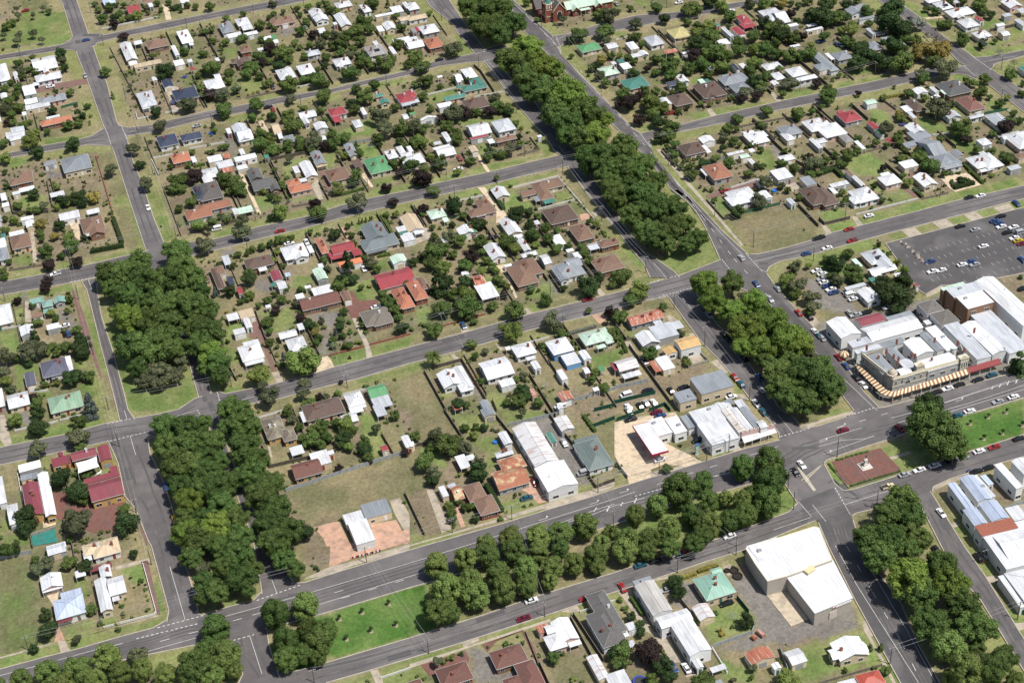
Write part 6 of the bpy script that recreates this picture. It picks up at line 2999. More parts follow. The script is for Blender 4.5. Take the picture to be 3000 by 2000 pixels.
ROADS = """R wide_left_road|33.1 939.8 36.1 910.2 35.5 864.7 34.6 837.9 35.4 806.8 35.7 749.8 35.7 738.2 36.4 720.6 36.1 689.5 35.9 665.5 35.7 633.5 35.7 622.5 36.1 607.5 37.4 589.6|44.5 934.1 44.4 912.9 44.2 861.8 44.2 844.8 44.1 818.4 44.5 795.9 42.6 751.6 43.5 741 44.6 734 43.6 707 44 691.4 44.1 672.1 43.7 651.7 44.3 627.5 45.4 616.6 45.4 600.3 44.2 586.5
R avenue_lane|35.2 610.8 36.7 589.9 37.7 567.4 37.7 538.9 36.8 514.9 36.5 503.3 36.7 489.6 37.1 467.7 38.1 448.7 38.5 430.9 38.1 417.9 35.8 397.3 34.8 390.8|43.2 613.1 41.5 587.7 42.6 566.6 42.6 536.7 41.9 512.6 41.7 501 41 487.7 40.6 466.2 41.4 449.3 42.5 429.2 43.4 411.9 46.2 396.3 47.7 390.5
R top_left_street|-5.2 857.3 -7 858.2 -5.2 857.3 28 855.1 33.1 858.7 38.1 865.8 51.5 859.2 52.2 856.5 62.8 857.5 109.7 858 147.5 858.5 170.3 859.5|-7.7 850.8 -5.8 851.2 15.2 848.8 28.9 848.1 36.8 842.8 45.7 845.5 47.2 848.5 58.5 850 87.4 848.8 108.1 850.3 145.6 848.7 171.6 849.5 180.2 850.4
R upper_street|-17.6 741.9 -11.2 742.3 5 742.1 21.8 741 28.4 741.7 35.3 746.9 43.1 745.9 47.3 742 58.5 740.2 86.2 742 108.7 740.5 128 740.7 151.9 737.5 164.1 739.1 195.5 740.2 208.8 743.8 230.7 743.3 243.7 746.4 251.7 747|-18.2 736 -11.3 737.1 13.1 734.5 25 733.4 32.9 728.9 39 725.3 43.7 733.7 47.1 733.6 61.5 731.8 84.5 733.7 106.3 732.4 116.2 733.7 154.4 733.4 172.2 734.4 193.7 734.6 211.1 737.4 227.7 734.6 238 730.5 249.2 729.5
R middle_street|-29.1 625.7 -8.9 624.1 -4.4 624.7 7.7 623.3 16.2 623.3 25.2 623.7 34.4 623.1 44.2 626.9 46.9 624.7 64.6 620.3 74.7 620.6 85.5 621.9 109.4 621.4 125.8 623.9 140.3 624.4 159 623.4 171.2 624.1 196.8 623.1 217.6 623.5 235.5 623.6 245.3 624.4|-30.1 615.4 -13.3 613.4 0.8 612.2 13.2 611.5 29.1 610.6 35.6 604.7 44.3 611.1 64.8 611.1 71.1 611.2 83.6 611.9 103.7 612 120.5 613.1 137.2 613.7 156.1 613.8 174.5 613.2 192.2 612.6 208.9 613 229.1 612.9 243.4 611.1
R centre_street|-40.6 509.6 -31 508.8 -14 507.1 -1.2 507.8 11.4 506.3 19.3 505.1 27.8 504.8 34.7 508.7 44.4 510.1 46.6 507 60.6 505.7 68.7 505.3 83.6 505.4 91.5 506.2 122.6 506.5 145.8 506.8 162.7 507.5 175.9 507.9 195.3 507.7 212.9 507.4 228.9 507.6 244.6 508.3 264.4 511.6 273.7 505|-41.7 499.1 -33 498.3 -15.3 497.2 -1 496.4 13.6 491.5 22.5 493.1 36.2 495.4 42 497.4 48.8 497.4 66.5 495.3 78.5 495.4 98.3 495 119.3 496.1 135.8 495.9 155.7 496.5 169.7 497.4 186.4 497.2 208.1 496.1 222.3 497.2 230.1 496.1 243.7 495.9 257.6 495.4 266.1 483
R narrow_left_lane|5.3 611 6.4 603.4 6.3 589.2 5.8 558.9 5.8 542.4 5.5 514.6 5.3 506.7|13.1 610.6 10.7 604.3 9.3 580.7 9.9 555.8 9.7 522.8 9.4 512.9 10.8 505.4
R wide_west_street|-0.9 497.2 -0 489.2 0.7 481.9 0.1 462.2 2.6 453.9 3.9 435.7 4.5 432.3 4.5 398.6 2 391.3|14.6 492.6 13.6 491.5 12.8 483.2 14.4 467.2 14.9 453.8 14.8 438.2 13.8 423.7 14 400.8 13.5 393 14.4 387.7
R diagonal_highway|274.1 813.9 271.6 799.7 266.4 755.1 268 727.8 269.1 701.2 268.5 676.5 269.1 638.2 270 627.3 271 599.1 269.3 574 271.4 560.6 271.4 550.7 269.4 536.7 265.2 517 262.2 504.5 266.3 498.4 266.1 483 267.7 476.1 268.7 453.3 268.5 433.5 265.2 411.5 264.4 399.5 262 388.5|275.9 813 274.9 798.1 276.3 770.2 278.4 745.5 275.1 726.6 274 721.3 274.9 692 276.1 654.5 276.4 631 278.8 623.2 276.7 611.4 275 603.6 274.6 595 274.3 575.1 274.9 549.1 275 530.7 276.5 512.7 277 503.5 277.1 494.1 276.3 486.1 275.9 472.4 276.4 454.9 276.6 448 276.8 435.9 273.5 407.4 273.9 397.5 275.4 389.1
R service_lane_top|230.3 825.4 229.6 810.6 233.9 782 232.6 769.4 233.3 759.7 233 738.2|240.9 820.1 242.1 814.4 240 777.5 239.5 747.1 239.6 735
R service_lane_upper|233.7 737.9 234.7 728.2 233.7 697.3 233.4 679.7 234 656.8 235 643.9 233.8 629.5 235.8 618.2|243.9 737.3 241.3 730.2 240.3 702.4 242.5 676.5 241.8 661.5 242.1 640.6 242.7 624.5 241.7 615.4
R service_lane_middle|233.8 615.5 233.7 609 233.1 571.6 233.5 555.3 232.7 537.2 233.1 522.1 231.2 511.6|242.9 618.4 241 605.2 239.9 582.1 237.6 556 237 530.8 239.4 523.6 242.4 511.3 242.4 506.5
R service_lane_lower|231 497.9 232.3 494 231.7 482.3 231.1 461.6 232.3 448.9 232.6 439.2 232.2 414.8 232.9 407.1 232.8 399.4 230.4 393.8|244.3 497.3 242.2 474.2 242.4 453.3 241.3 428.8 239.6 411.5 241.9 405.4 242 400.3 241.2 394.4
R main_road|-52.1 394.4 -37.6 394 -26.4 393.3 -14.4 393.3 -1.8 392.9 2.6 394.5 7.9 395.4 12.9 395 14.2 392.3 22.5 392.5 32 392.3 35.3 394.9 39.7 396.5 45.6 394.8 50 393.5 59.6 393.8 87.6 394.4 107.3 394.3 122.1 394.1 138 394.5 156.1 394.6 164.8 395.2 171 395.3 179.9 395.6 192.4 395.7 204.8 396.1 217.4 396.4 231.3 395.6 241.1 398.8 243.8 397.6 248.3 397.1 261.9 397.7 267 399.4 275.5 396.8 291.7 396.4 311.2 395.9 336.7 395.1|-52.8 386.9 -36.3 384.6 -9.2 382.2 12.8 379.5 21.8 379.3 33.9 377.8 42.1 377.3 51.8 377 82.2 377.1 85.3 377 116.4 377 157.5 378.3 196.7 378.8 201.4 378.5 222 378.2 222.8 370.7 239.5 377.8 241.5 379 257.5 379.9 269.7 380 276.6 380.9 280.4 382.4 295.7 380.9 326.8 380.9
R cross_street|19.8 380.4 20.2 373.8 21.2 366.2 21.5 361.4 18.7 357.2|33.4 379.6 32.2 370.7 32 364.1 33.1 358.6 39.4 348.6
R south_service_road|14.6 355.9 33.1 358.6 36.2 356.2 41.8 355.7 75.5 355.4 101.3 355.6 120.9 356.7 148.3 356.6 173.9 357.8 180.8 357.2 198.1 358.5 215.7 360 220.7 362.8 221.4 372.4 221.8 379.1|42.3 342.8 45.4 347.5 59.4 347.1 72.8 347 90.5 346.8 125.3 347.5 144.7 348.3 150 348.3 164.5 348.7 178.7 349.3 192.7 349.2 219.7 352.4 224.9 352.4 231.6 357.1 237.3 362.4
R east_service_road|223 368.6 230.9 373.1 239.5 377.8 237.6 366.4 238.6 362.2 241.7 361.4 260.2 361.6 273.2 362.1 289.5 362.6 314.5 363|222.9 353.7 226.2 350 232.4 349.2 237.3 350.3 243.5 349.7 254.1 349.3 262.3 349.2 266.7 349.3 268.4 351.5 276 352.7 294 353 307.3 352.6
R south_highway|221.5 363.4 223.2 354.1 220 339.8 215.7 315.1 213.3 297.8 210.5 277.5|236 364.9 235.4 355.9 234.1 347.7 230.1 335.5 229.1 325.3 228.3 306.8 223.9 289.4 222.5 279.2 221.5 272.9
R right_street|260.9 349.3 258.7 343.5 257.7 338.4 254.7 324.9 252.2 312.4 252.7 298.5 250.8 285.6 247.7 266.3|266.1 349.9 265.9 348 263.9 335.6 261.7 321.9 260.2 307.3 256.2 282.5 255.5 277.6
R car_park_road|270.9 509.1 277.6 510.2 280.3 508.9 290.9 508.2 310.4 509 317.6 510.5 333.1 510.4 365.6 510.3 383.2 510.7 415.3 509|274.2 493.4 277.7 495.2 280.5 498.2 286.5 500 294.5 499.3 304.9 499.1 316.9 499.5 338.6 500 352.6 499.9 368.1 499.8 383.7 499.7 400.3 499.9 408.7 499.5
R upper_right_street|272.1 624.5 277.6 626.3 287.2 626.6 298.5 626.1 315.4 626.8 339 626.4 355.7 626.3 375.1 625.7 383.4 625.7 399.5 624.9 416.8 624.7 429.6 624.8 445.1 624.4 455.8 619.2 459.4 615.4|276.1 615.3 282.1 620.5 320.5 618.3 344.6 618.7 370.4 617.3 381.3 617.6 400.9 615.7 419.2 616.2 431.8 616.3 446.5 614.1 450.3 610.6 452.1 604.4
R church_street|273.9 743.1 279 744.3 287.2 743 305.6 746.6 315.7 746.9 328.2 747.9 350.2 741.9 365.4 740.7 398.3 736.7 407 737.3|272.8 727.7 276.9 731.1 283.5 733.8 295.1 735 310.8 735.6 327.4 734.5 349.8 734.4 367.6 731.8 387.9 732 413.3 733.2
R right_top_road|458.7 716.5 456.6 707.6 456.3 677 458.8 644.4 455.2 627.6 454.2 607.9 454.4 597.2 453.8 564.7|464.5 713.6 462.7 707 465.1 696 465.3 678.7 464.1 652.1 464.7 631.5 464.8 619 465.2 609.6 465.9 594.9 466.3 582.7
R far_right_street|460.5 623.3 465.5 625.1 471 623.3 492.9 621.3|460.8 608.4 466.7 611.8 469.4 614.7 473.6 615.2 489.1 615.8
P car_park|334.1 493.7 352.8 493.4 398.3 493.6 404.6 493.5 374.9 450.5 370.2 450.9 348 453.3 338.2 456.7 329 453.8 328.1 458 330.3 470.7 331.1 476
M s|273.38 798.87 276.16 739.67 275.71 728.54
M s|276.34 729.14 274.03 721.34 274.61 691.32 275.50 653.24 276.01 630.81
M s|279.11 617.51 276.71 611.38 274.98 603.62 273.02 545.22 274.33 508.47
M d|275.08 778.10 275.43 746.94 276.20 699.86 275.36 657.23 274.98 626.83 274.38 586.16 271.97 544.77 269.61 509.75 269.97 476.17 269.07 434.49
M s|270.50 418.38 272.23 396.02
M s|236.06 733.19 237.80 709.93
M s|237.09 631.15 236.93 625.45
M s|233.54 608.70 232.62 578.92 232.95 554.05
M s|237.12 521.11 237.20 512.51
M s|237.15 513.10 237.17 508.30
M s|237.22 497.20 237.24 481.10
M D|228.56 497.04 244.33 497.28
M D|229.52 508.14 244.27 507.88
M D|232.24 623.36 241.00 624.61
M D|229.60 614.03 233.38 614.35
M D|232.69 742.81 245.49 743.30
M D|232.61 732.67 242.61 732.64
M s|36.19 737.98 36.08 724.07
M s|44.19 732.29 44.36 729.17
M D|35.85 749.35 36.35 737.91
M D|44.13 745.81 44.35 732.21
M s|8.12 612.31 8.35 601.63
M D|0.45 612.62 13.24 611.72
M s|7.97 512.39 8.06 506.42
M D|0.63 506.98 11.61 506.22
M D|-0.26 496.06 15.78 495.87
M s|7.53 495.94 7.62 483.97
M D|34.74 501.29 34.96 494.38
M s|26.64 500.98 34.94 500.97
M D|44.08 509.25 43.46 497.90
M s|45.74 500.35 56.89 500.31
M s|8.64 419.34 8.78 392.21
M D|-0.46 392.30 15.25 391.81
M D|33.00 391.56 48.31 392.82
M s|39.92 403.99 40.01 392.36
M s|-51.81 391.47 -39.90 391.01
M d|-39.88 391.16 -15.27 390.05 -8.16 389.65
M s|-33.35 390.79 -16.76 390.52
M D|-7.84 390.17 12.36 388.86
M d|-0.71 385.85 13.95 385.37 30.10 385.51 48.66 384.90 67.62 384.59
M s|-5.68 383.11 10.36 382.80
M s|20.12 388.57 49.46 387.99 85.67 388.18 123.77 389.05
M s|123.77 389.05 141.57 389.69 162.66 390.23 170.84 390.81
M s|51.90 381.48 83.77 382.07 105.90 382.22
M d|59.54 381.30 83.52 381.30
M s|133.61 385.75 150.25 385.57 161.25 386.95 172.86 386.40
M s|140.22 386.29 153.66 387.53 161.60 387.77
M D|169.90 388.66 180.42 388.43
M b|153.46 387.05 155.16 388.62
M b|157.65 385.24 159.78 387.78
M b|163.24 386.09 164.72 387.39
M b|168.23 385.48 170.09 387.60
M s|179.66 391.15 191.15 391.57
M d|191.42 391.85 213.48 392.26
M s|217.34 392.23 228.93 392.59
M s|198.79 387.44 206.32 386.18
M s|200.54 386.88 206.34 386.78
M s|244.14 389.53 261.86 389.66
M s|242.45 386.48 250.95 386.55 260.60 383.59
M s|244.97 382.45 260.16 383.57
M d|260.70 383.76 272.29 384.01
M s|274.77 390.28 287.43 389.77 333.11 391.08
M s|275.49 386.92 304.26 386.12 330.43 387.19
M s|294.49 384.67 328.99 385.10
M s|293.45 390.00 325.83 391.53
M b|317.98 389.97 319.74 391.47
M b|321.24 389.89 323.01 391.40
M b|324.63 389.77 326.77 391.58
M b|328.26 389.54 330.05 391.05
M d|253.30 393.20 274.96 393.27
M D|260.11 397.61 272.01 398.11
M D|232.17 397.11 244.36 397.13
M s|237.21 408.78 237.46 396.71
M D|21.63 376.90 28.66 376.69
M s|27.20 376.82 27.20 359.04
M d|32.01 358.57 32.14 353.12
M s|206.55 353.99 221.38 354.50
M s|221.37 363.08 221.85 354.87
M s|225.04 359.95 225.12 350.45
M s|235.35 355.50 252.54 355.79
M s|235.24 355.55 234.10 347.70
M D|236.61 364.66 235.24 355.55
M s|222.18 338.86 219.46 319.86 215.64 276.08
M s|228.81 336.01 223.90 296.51 220.43 274.06
M d|225.66 337.37 222.48 315.18 219.73 292.72 216.60 275.67
M s|276.57 504.27 297.52 503.69
M s|276.05 498.23 277.47 494.76
M D|264.75 511.39 264.22 502.20
M D|276.03 511.18 276.00 496.27
M D|455.38 627.88 453.79 608.11
M D|464.44 627.76 464.75 609.84
M s|465.78 619.00 485.01 617.32
M s|450.19 619.82 455.40 618.55
M D|277.63 626.69 276.54 612.19
M s|286.92 742.23 277.66 738.94
M D|279.68 742.55 276.82 729.35
M s|21.53 739.20 13.66 737.26
M d|46.93 737.50 58.91 736.84
M s|44.36 737.56 44.89 733.48
A 256.6 393.5 0.1
A 246.2 388.6 0.2
A 244.2 382.1 0.2
A 304.1 389.1 0.1
A 136.5 390.5 0.1
A 156.1 391.1 0.1
A 168.2 392.3 0.2"""
SPEC = {'sail': [(-14.0, 483.16), (-6.26, 483.27), (-6.14, 477.6), (-13.99, 476.27)], 'sail2': [(-5.71, 477.16), (-6.04, 474.93), (-8.22, 475.35)], 'banner': [(68.02, 398.17), (78.22, 397.74)], 'canopy': [(182.51, 419.61), (188.89, 419.29), (188.86, 401.19), (182.39, 401.38)], 'totem': [(199.98, 400.56)], 'awn2': [(217.28, 399.35), (230.5, 398.71), (230.79, 397.22), (216.92, 396.54)], 'rings': [((183.2, 342.64), 30), ((185.47, 341.67), 48), ((185.34, 338.84), 52)], 'tramp': [((136.66, 309.64), 70), ((84.11, 785.01), 42), ((394.77, 580.32), 45)], 'pool': [((84.66, 717.75), 40), ((134.17, 436.5), 28), ((311.11, 551.97), 40)], 'tank': [(180.33, 312.52), (177.59, 311.85)], 'statue': [(252.21, 370.7)], 'person': [(270.18, 380.05)], 'persons': [(279.83, 398.21), (288.32, 397.33), (283.46, 398.33), (301.35, 400.28), (34.87, 809.19)], 'moto': [(283.95, 353.54)], 'hall': [(190.59, 343.75), (216.42, 343.98), (217.75, 342.86), (215.28, 332.63), (214.24, 327.81), (196.58, 326.93), (190.16, 327.3), (190.11, 335.89)], 'hall2': [(197.29, 327.66), (214.91, 328.4), (212.25, 310.88), (197.82, 309.65)], 'island': [(229.57, 379.63), (230.19, 379.15), (230.35, 373.02), (229.89, 366.15), (228.71, 365.91), (228.78, 372.68)], 'hotel': [(278.83, 420.16), (281.08, 405.43), (281.64, 401.68), (313.76, 401.58)], 'awn_out': [(276.92, 420.93), (276.27, 417.3), (276.77, 402.09), (277.27, 400.43), (279.95, 398.04), (296.62, 398.23), (313.65, 398.62)], 'awn_in': [(277.82, 420.74), (277.8, 417.43), (279.29, 402.04), (279.76, 400.96), (281.61, 399.68), (296.91, 400.05), (313.98, 400.75)], 'awn3_out': [(313.65, 398.32), (313.95, 399.08), (328.21, 399.01)], 'awn3_in': [(313.66, 400.57), (313.75, 401.31), (328.35, 401.42)], 'dome': [(282.55, 404.23)], 'bays': [(294.56, 404.51), (312.06, 401.78)], 'chims': [(282.32, 422.27), (283.13, 414.93), (288.81, 413.31), (289.6, 411.15), (295.53, 411.52), (296.29, 410.27), (300.65, 405.63), (294.8, 421.01), (315.49, 410.84), (325.76, 415.24), (315.13, 405.8), (288.01, 409.16), (287.97, 417.31), (308.56, 416.09)], 'hoists': [(77.4, 821.04), (153.53, 668.72), (80.73, 552.85), (5.33, 712.08), (174.93, 322.22), (163.14, 459.1), (305.09, 577.13)], 'globe': [(276.93, 429.34)], 'church_tower': [(283.31, 761.9)], 'church_nave': [(288.78, 760.43)], 'church_hall': [(294.71, 764.26), (321.61, 763.41)], 'church_yaw': -0.12, 'rockrow': [(340.83, 491.81), (340.89, 472.22)], 'yaw': {'canopy': 0.13, 'hotel': 0.05, 'statue': 0.19, 'totem': 0.15}}
CAM = (4683.2, 36.5495, -3.5359, 18.1721, 385.0)
sc = bpy.context.scene
C = sc.collection
# ---------------------------------------------------------------- camera, world, sun
f_px, pitch, roll, yaw, CH = CAM
pitch, roll, yaw = map(math.radians, (pitch, roll, yaw))
fw = Vector((math.cos(pitch)*math.sin(yaw), math.cos(pitch)*math.cos(yaw), -math.sin(pitch)))
r0 = Vector((math.cos(yaw), -math.sin(yaw), 0)); u0 = r0.cross(fw)
rr = math.cos(roll)*r0 + math.sin(roll)*u0; uu = -math.sin(roll)*r0 + math.cos(roll)*u0
cam = bpy.data.cameras.new('camera'); co = bpy.data.objects.new('camera', cam); C.objects.link(co)
co.matrix_world = Matrix(((rr.x, uu.x, -fw.x, 0), (rr.y, uu.y, -fw.y, 0), (rr.z, uu.z, -fw.z, CH), (0, 0, 0, 1)))
cam.sensor_width = 36; cam.lens = f_px/3000*36; cam.clip_end = 20000; cam.clip_start = 1
sc.camera = co
SUN_EL, SUN_AZ = math.radians(63), math.radians(-50)      # direction TO the sun: azimuth measured ccw from +X
sd = Vector((math.cos(SUN_EL)*math.cos(SUN_AZ), math.cos(SUN_EL)*math.sin(SUN_AZ), math.sin(SUN_EL)))
w = bpy.data.worlds.new('World'); sc.world = w; w.use_nodes = True
nt = w.node_tree; sky = nt.nodes.new('ShaderNodeTexSky'); sky.sky_type = 'NISHITA'; sky.sun_disc = False; sky.dust_density = 1.5
sky.sun_elevation = SUN_EL; sky.sun_rotation = math.atan2(sd.x, sd.y)
bg = nt.nodes['Background']; bg.inputs[1].default_value = 0.10; nt.links.new(sky.outputs[0], bg.inputs[0])
sl = bpy.data.lights.new('sun', 'SUN'); sl.energy = 4.9; sl.angle = math.radians(0.5); sl.color = (1, .96, .9)
so = bpy.data.objects.new('sun', sl); C.objects.link(so); so.rotation_euler = (-sd).to_track_quat('-Z', 'Y').to_euler()
sc.view_settings.view_transform = 'Standard'; sc.view_settings.look = 'None'; sc.view_settings.exposure = 0; sc.view_settings.gamma = 1
sc.cycles.max_bounces = 4; sc.cycles.diffuse_bounces = 2; sc.cycles.transparent_max_bounces = 4

# ---------------------------------------------------------------- materials
MATS = {}
def nn(t, typ, **kw):
    n = t.nodes.new(typ)
    for k, v in kw.items():
        if isinstance(k, str) and hasattr(n, k): setattr(n, k, v)
    return n
def mat(name, col, rough=.8, noise=.12, scale=1.0, var=.0, spec=.25, metal=0., stain=None, stain_amt=.5, stain_scale=.15, stretch=None, attr=None, bump=0, ribs=0):
    """principled, base colour broken up by two scales of object noise, optional second (stain) colour, per-object value variation"""
    if name in MATS: return MATS[name]
    m = bpy.data.materials.new(name); m.use_nodes = True; t = m.node_tree; p = t.nodes['Principled BSDF']
    L = t.links.new
    tc = nn(t, 'ShaderNodeTexCoord'); mp = nn(t, 'ShaderNodeMapping'); L(tc.outputs['Object'], mp.inputs[0])
    if stretch: mp.inputs['Scale'].default_value = stretch
    oi = nn(t, 'ShaderNodeObjectInfo')
    ad = nn(t, 'ShaderNodeVectorMath'); ad.operation = 'ADD'; L(mp.outputs[0], ad.inputs[0])
    sc_ = nn(t, 'ShaderNodeMath'); sc_.operation = 'MULTIPLY'; sc_.inputs[1].default_value = 57; L(oi.outputs['Random'], sc_.inputs[0]); L(sc_.outputs[0], ad.inputs[1])
    n1 = nn(t, 'ShaderNodeTexNoise'); n1.inputs['Scale'].default_value = scale; n1.inputs['Detail'].default_value = 6; n1.inputs['Roughness'].default_value = .65; L(ad.outputs[0], n1.inputs['Vector'])
    r1 = nn(t, 'ShaderNodeMapRange'); r1.inputs['From Min'].default_value = .3; r1.inputs['From Max'].default_value = .7; r1.inputs['To Min'].default_value = 1-noise; r1.inputs['To Max'].default_value = 1+noise; L(n1.outputs[0], r1.inputs[0])
    base = nn(t, 'ShaderNodeRGB'); base.outputs[0].default_value = (*col, 1); cur = base.outputs[0]
    if attr:
        at = nn(t, 'ShaderNodeAttribute'); at.attribute_name = attr; cur = at.outputs[0]
    if stain:
        n2 = nn(t, 'ShaderNodeTexNoise'); n2.inputs['Scale'].default_value = stain_scale; n2.inputs['Detail'].default_value = 5; L(ad.outputs[0], n2.inputs['Vector'])
        r2 = nn(t, 'ShaderNodeMapRange'); r2.inputs['From Min'].default_value = .5; r2.inputs['From Max'].default_value = .62; r2.inputs['To Max'].default_value = stain_amt; L(n2.outputs[0], r2.inputs[0])
        mx = nn(t, 'ShaderNodeMixRGB'); L(r2.outputs[0], mx.inputs[0]); L(cur, mx.inputs[1]); mx.inputs[2].default_value = (*stain, 1); cur = mx.outputs[0]
    mul = nn(t, 'ShaderNodeVectorMath'); mul.operation = 'SCALE'; L(cur, mul.inputs[0]); L(r1.outputs[0], mul.inputs['Scale']); cur = mul.outputs[0]
    if ribs:
        wv = nn(t, 'ShaderNodeTexWave'); wv.inputs['Scale'].default_value = .27; wv.inputs['Distortion'].default_value = .4; wv.inputs['Detail'].default_value = 1; L(tc.outputs['Object'], wv.inputs['Vector'])
        vo = nn(t, 'ShaderNodeTexVoronoi'); vo.inputs['Scale'].default_value = .45; mp2 = nn(t, 'ShaderNodeMapping'); mp2.inputs['Scale'].default_value = (2.2, .5, 1); L(tc.outputs['Object'], mp2.inputs[0]); L(mp2.outputs[0], vo.inputs['Vector'])
        sx = nn(t, 'ShaderNodeSeparateColor'); L(vo.outputs['Color'], sx.inputs[0]); av = nn(t, 'ShaderNodeMath'); av.operation = 'ADD'; L(sx.outputs[0], av.inputs[0]); L(wv.outputs['Fac'], av.inputs[1])
        rw = nn(t, 'ShaderNodeMapRange'); rw.inputs['From Max'].default_value = 2; rw.inputs['To Min'].default_value = 1-ribs; rw.inputs['To Max'].default_value = 1+ribs; L(av.outputs[0], rw.inputs[0])
        mr = nn(t, 'ShaderNodeVectorMath'); mr.operation = 'SCALE'; L(cur, mr.inputs[0]); L(rw.outputs[0], mr.inputs['Scale']); cur = mr.outputs[0]
    if var:
        r3 = nn(t, 'ShaderNodeMapRange'); r3.inputs['To Min'].default_value = 1-var; r3.inputs['To Max'].default_value = 1+var; L(oi.outputs['Random'], r3.inputs[0])
        mu = nn(t, 'ShaderNodeVectorMath'); mu.operation = 'SCALE'; L(cur, mu.inputs[0]); L(r3.outputs[0], mu.inputs['Scale']); cur = mu.outputs[0]
    L(cur, p.inputs['Base Color'])
    if bump:
        b = nn(t, 'ShaderNodeBump'); b.inputs['Strength'].default_value = bump; b.inputs['Distance'].default_value = .3; L(n1.outputs[0], b.inputs['Height']); L(b.outputs[0], p.inputs['Normal'])
    p.inputs['Roughness'].default_value = rough; p.inputs['Specular IOR Level'].default_value = spec; p.inputs['Metallic'].default_value = metal
    MATS[name] = m; return m
# roofs: code -> (word, rgb, kind)
RC = {
 'w': ('white iron', (.61, .62, .635), 'i'), 'W': ('bright white iron', (.70, .705, .71), 'i'), 'l': ('pale grey iron', (.48, .50, .53), 'i'), 'L': ('pale blue-grey iron', (.42, .48, .60), 'i'),
 'q': ('grey iron', (.24, .26, .28), 'i'), 'q2': ('dark grey-brown tiled', (.12, .11, .105), 't'), 'q3': ('charcoal tiled', (.11, .11, .11), 't'), 'q4': ('slate grey iron', (.16, .185, .19), 'i'),
 'q5': ('grey-green iron', (.15, .185, .175), 'i'), 'q6': ('dark grey slate', (.13, .125, .12), 't'), 'k': ('dark blue-grey', (.045, .055, .09), 'i'), 'k2': ('slate blue', (.12, .12, .16), 'i'), 'g': ('grey', (.27, .26, .25), 'i'),
 'r': ('red iron', (.30, .055, .062), 'i'), 'm': ('maroon iron', (.22, .055, .068), 'i'), 'o': ('orange tiled', (.38, .155, .095), 't'), 'o2': ('mottled orange tiled', (.33, .14, .085), 't2'), 'o3': ('terracotta red', (.42, .09, .06), 'i'),
 't': ('brown tiled', (.20, .125, .09), 't'), 't4': ('chocolate tiled', (.145, .072, .058), 't'), 't5': ('grey-brown lichened tiled', (.16, .135, .11), 't3'), 'T': ('dark brown tiled', (.115, .08, .065), 't'), 'T2': ('grey-brown tiled', (.17, .15, .125), 't'), 'T3': ('weathered grey-brown', (.17, .155, .14), 't'),
 'n': ('green iron', (.10, .27, .125), 'i'), 'n3': ('pale sage green iron', (.24, .36, .25), 'i'), 'n4': ('sea green iron', (.20, .34, .29), 'i'), 'N': ('teal green iron', (.07, .20, .16), 'i'), 'c5': ('mint green iron', (.27, .45, .36), 'i'),
 'M': ('maroon-brown tiled', (.21, .105, .085), 't'), 'B': ('reddish brown tiled', (.27, .125, .08), 't'),
 'C': ('pale mint iron', (.48, .62, .50), 'i'), 'c': ('cream iron', (.54, .43, .29), 'i'), 'c2': ('straw yellow iron', (.50, .44, .20), 'i'), 'c3': ('tan iron', (.52, .34, .15), 'i'),
 'b': ('light blue iron', (.45, .55, .66), 'i'), 'z': ('rusty iron', (.36, .13, .08), 'z'), 'z2': ('rust-streaked pale iron', (.58, .58, .585), 'z2'), 'z3': ('patchy white iron', (.60, .58, .54), 'z2'), 'z4': ('weathered light grey iron', (.50, .48, .45), 'i'), 'z5': ('patched pale iron', (.60, .60, .61), 'i'), 'z6': ('weathered red-brown', (.33, .12, .08), 't'), 'O': ('orange', (.6, .2, .1), 't'),
}
def roofmat(c):
    word, col, k = RC[c]
    if k == 'i': return mat('roof_'+word.replace(' ', '_'), col, rough=.45, noise=.09, scale=.5, var=.12, ribs=.10, stain=tuple(v*.62+.03 for v in col), stain_amt=.5, stain_scale=.3, stretch=(1.6, .35, 1), spec=.35)
    if k == 't': return mat('roof_'+word.replace(' ', '_'), col, rough=.85, noise=.30, scale=2.2, var=.12, stain=tuple(v*.6+.03 for v in col), stain_amt=.4)
    if k == 't2': return mat('roof_'+word.replace(' ', '_'), col, rough=.9, noise=.3, scale=2.2, stain=(.52, .44, .26), stain_amt=.8, stain_scale=.35)
    if k == 't3': return mat('roof_'+word.replace(' ', '_'), col, rough=.9, noise=.25, scale=2., stain=(.33, .31, .2), stain_amt=.5, stain_scale=.3)
    if k == 'z': return mat('roof_rust', col, rough=.85, noise=.35, scale=1., stain=(.45, .38, .33), stain_amt=.75, stretch=(3, .3, 1), stain_scale=.5)
    return mat('roof_'+word.replace(' ', '_'), col, rough=.7, noise=.12, scale=1., stain=(.38, .24, .18), stain_amt=.6, stretch=(.35, 3, 1), stain_scale=.45)
def ridgemat(c):
    word, col, k = RC[c]
    g = sum(col)/3
    nc = tuple(v*.75 for v in col) if g > .4 else tuple(min(1, v*1.35+.02) for v in col)
    return mat('ridge_'+word.replace(' ', '_'), nc, rough=.7)
WALLS = {'W': ('white weatherboard', (.72, .72, .70)), 'c': ('cream', (.62, .52, .36)), 'b': ('brown brick', (.25, .145, .09)), 'r': ('red brick', (.27, .09, .06)), 'g': ('grey', (.36, .36, .35)), 'k': ('pink render', (.58, .42, .36)), 'y': ('ochre', (.52, .33, .13)), 'u': ('blue weatherboard', (.16, .32, .55)), 'w': ('white', (.75, .75, .73)), 'n': ('green', (.10, .22, .16))}
def wallmat(c): return mat('wall_'+WALLS[c][0].replace(' ', '_'), WALLS[c][1], rough=.85, noise=.10, scale=1.2, var=.08)
M_WHITE = mat('white_paint', (.76, .76, .74), rough=.5, noise=.05); M_GLASS = mat('dark_glass', (.02, .025, .03), rough=.1, noise=0, spec=.6)
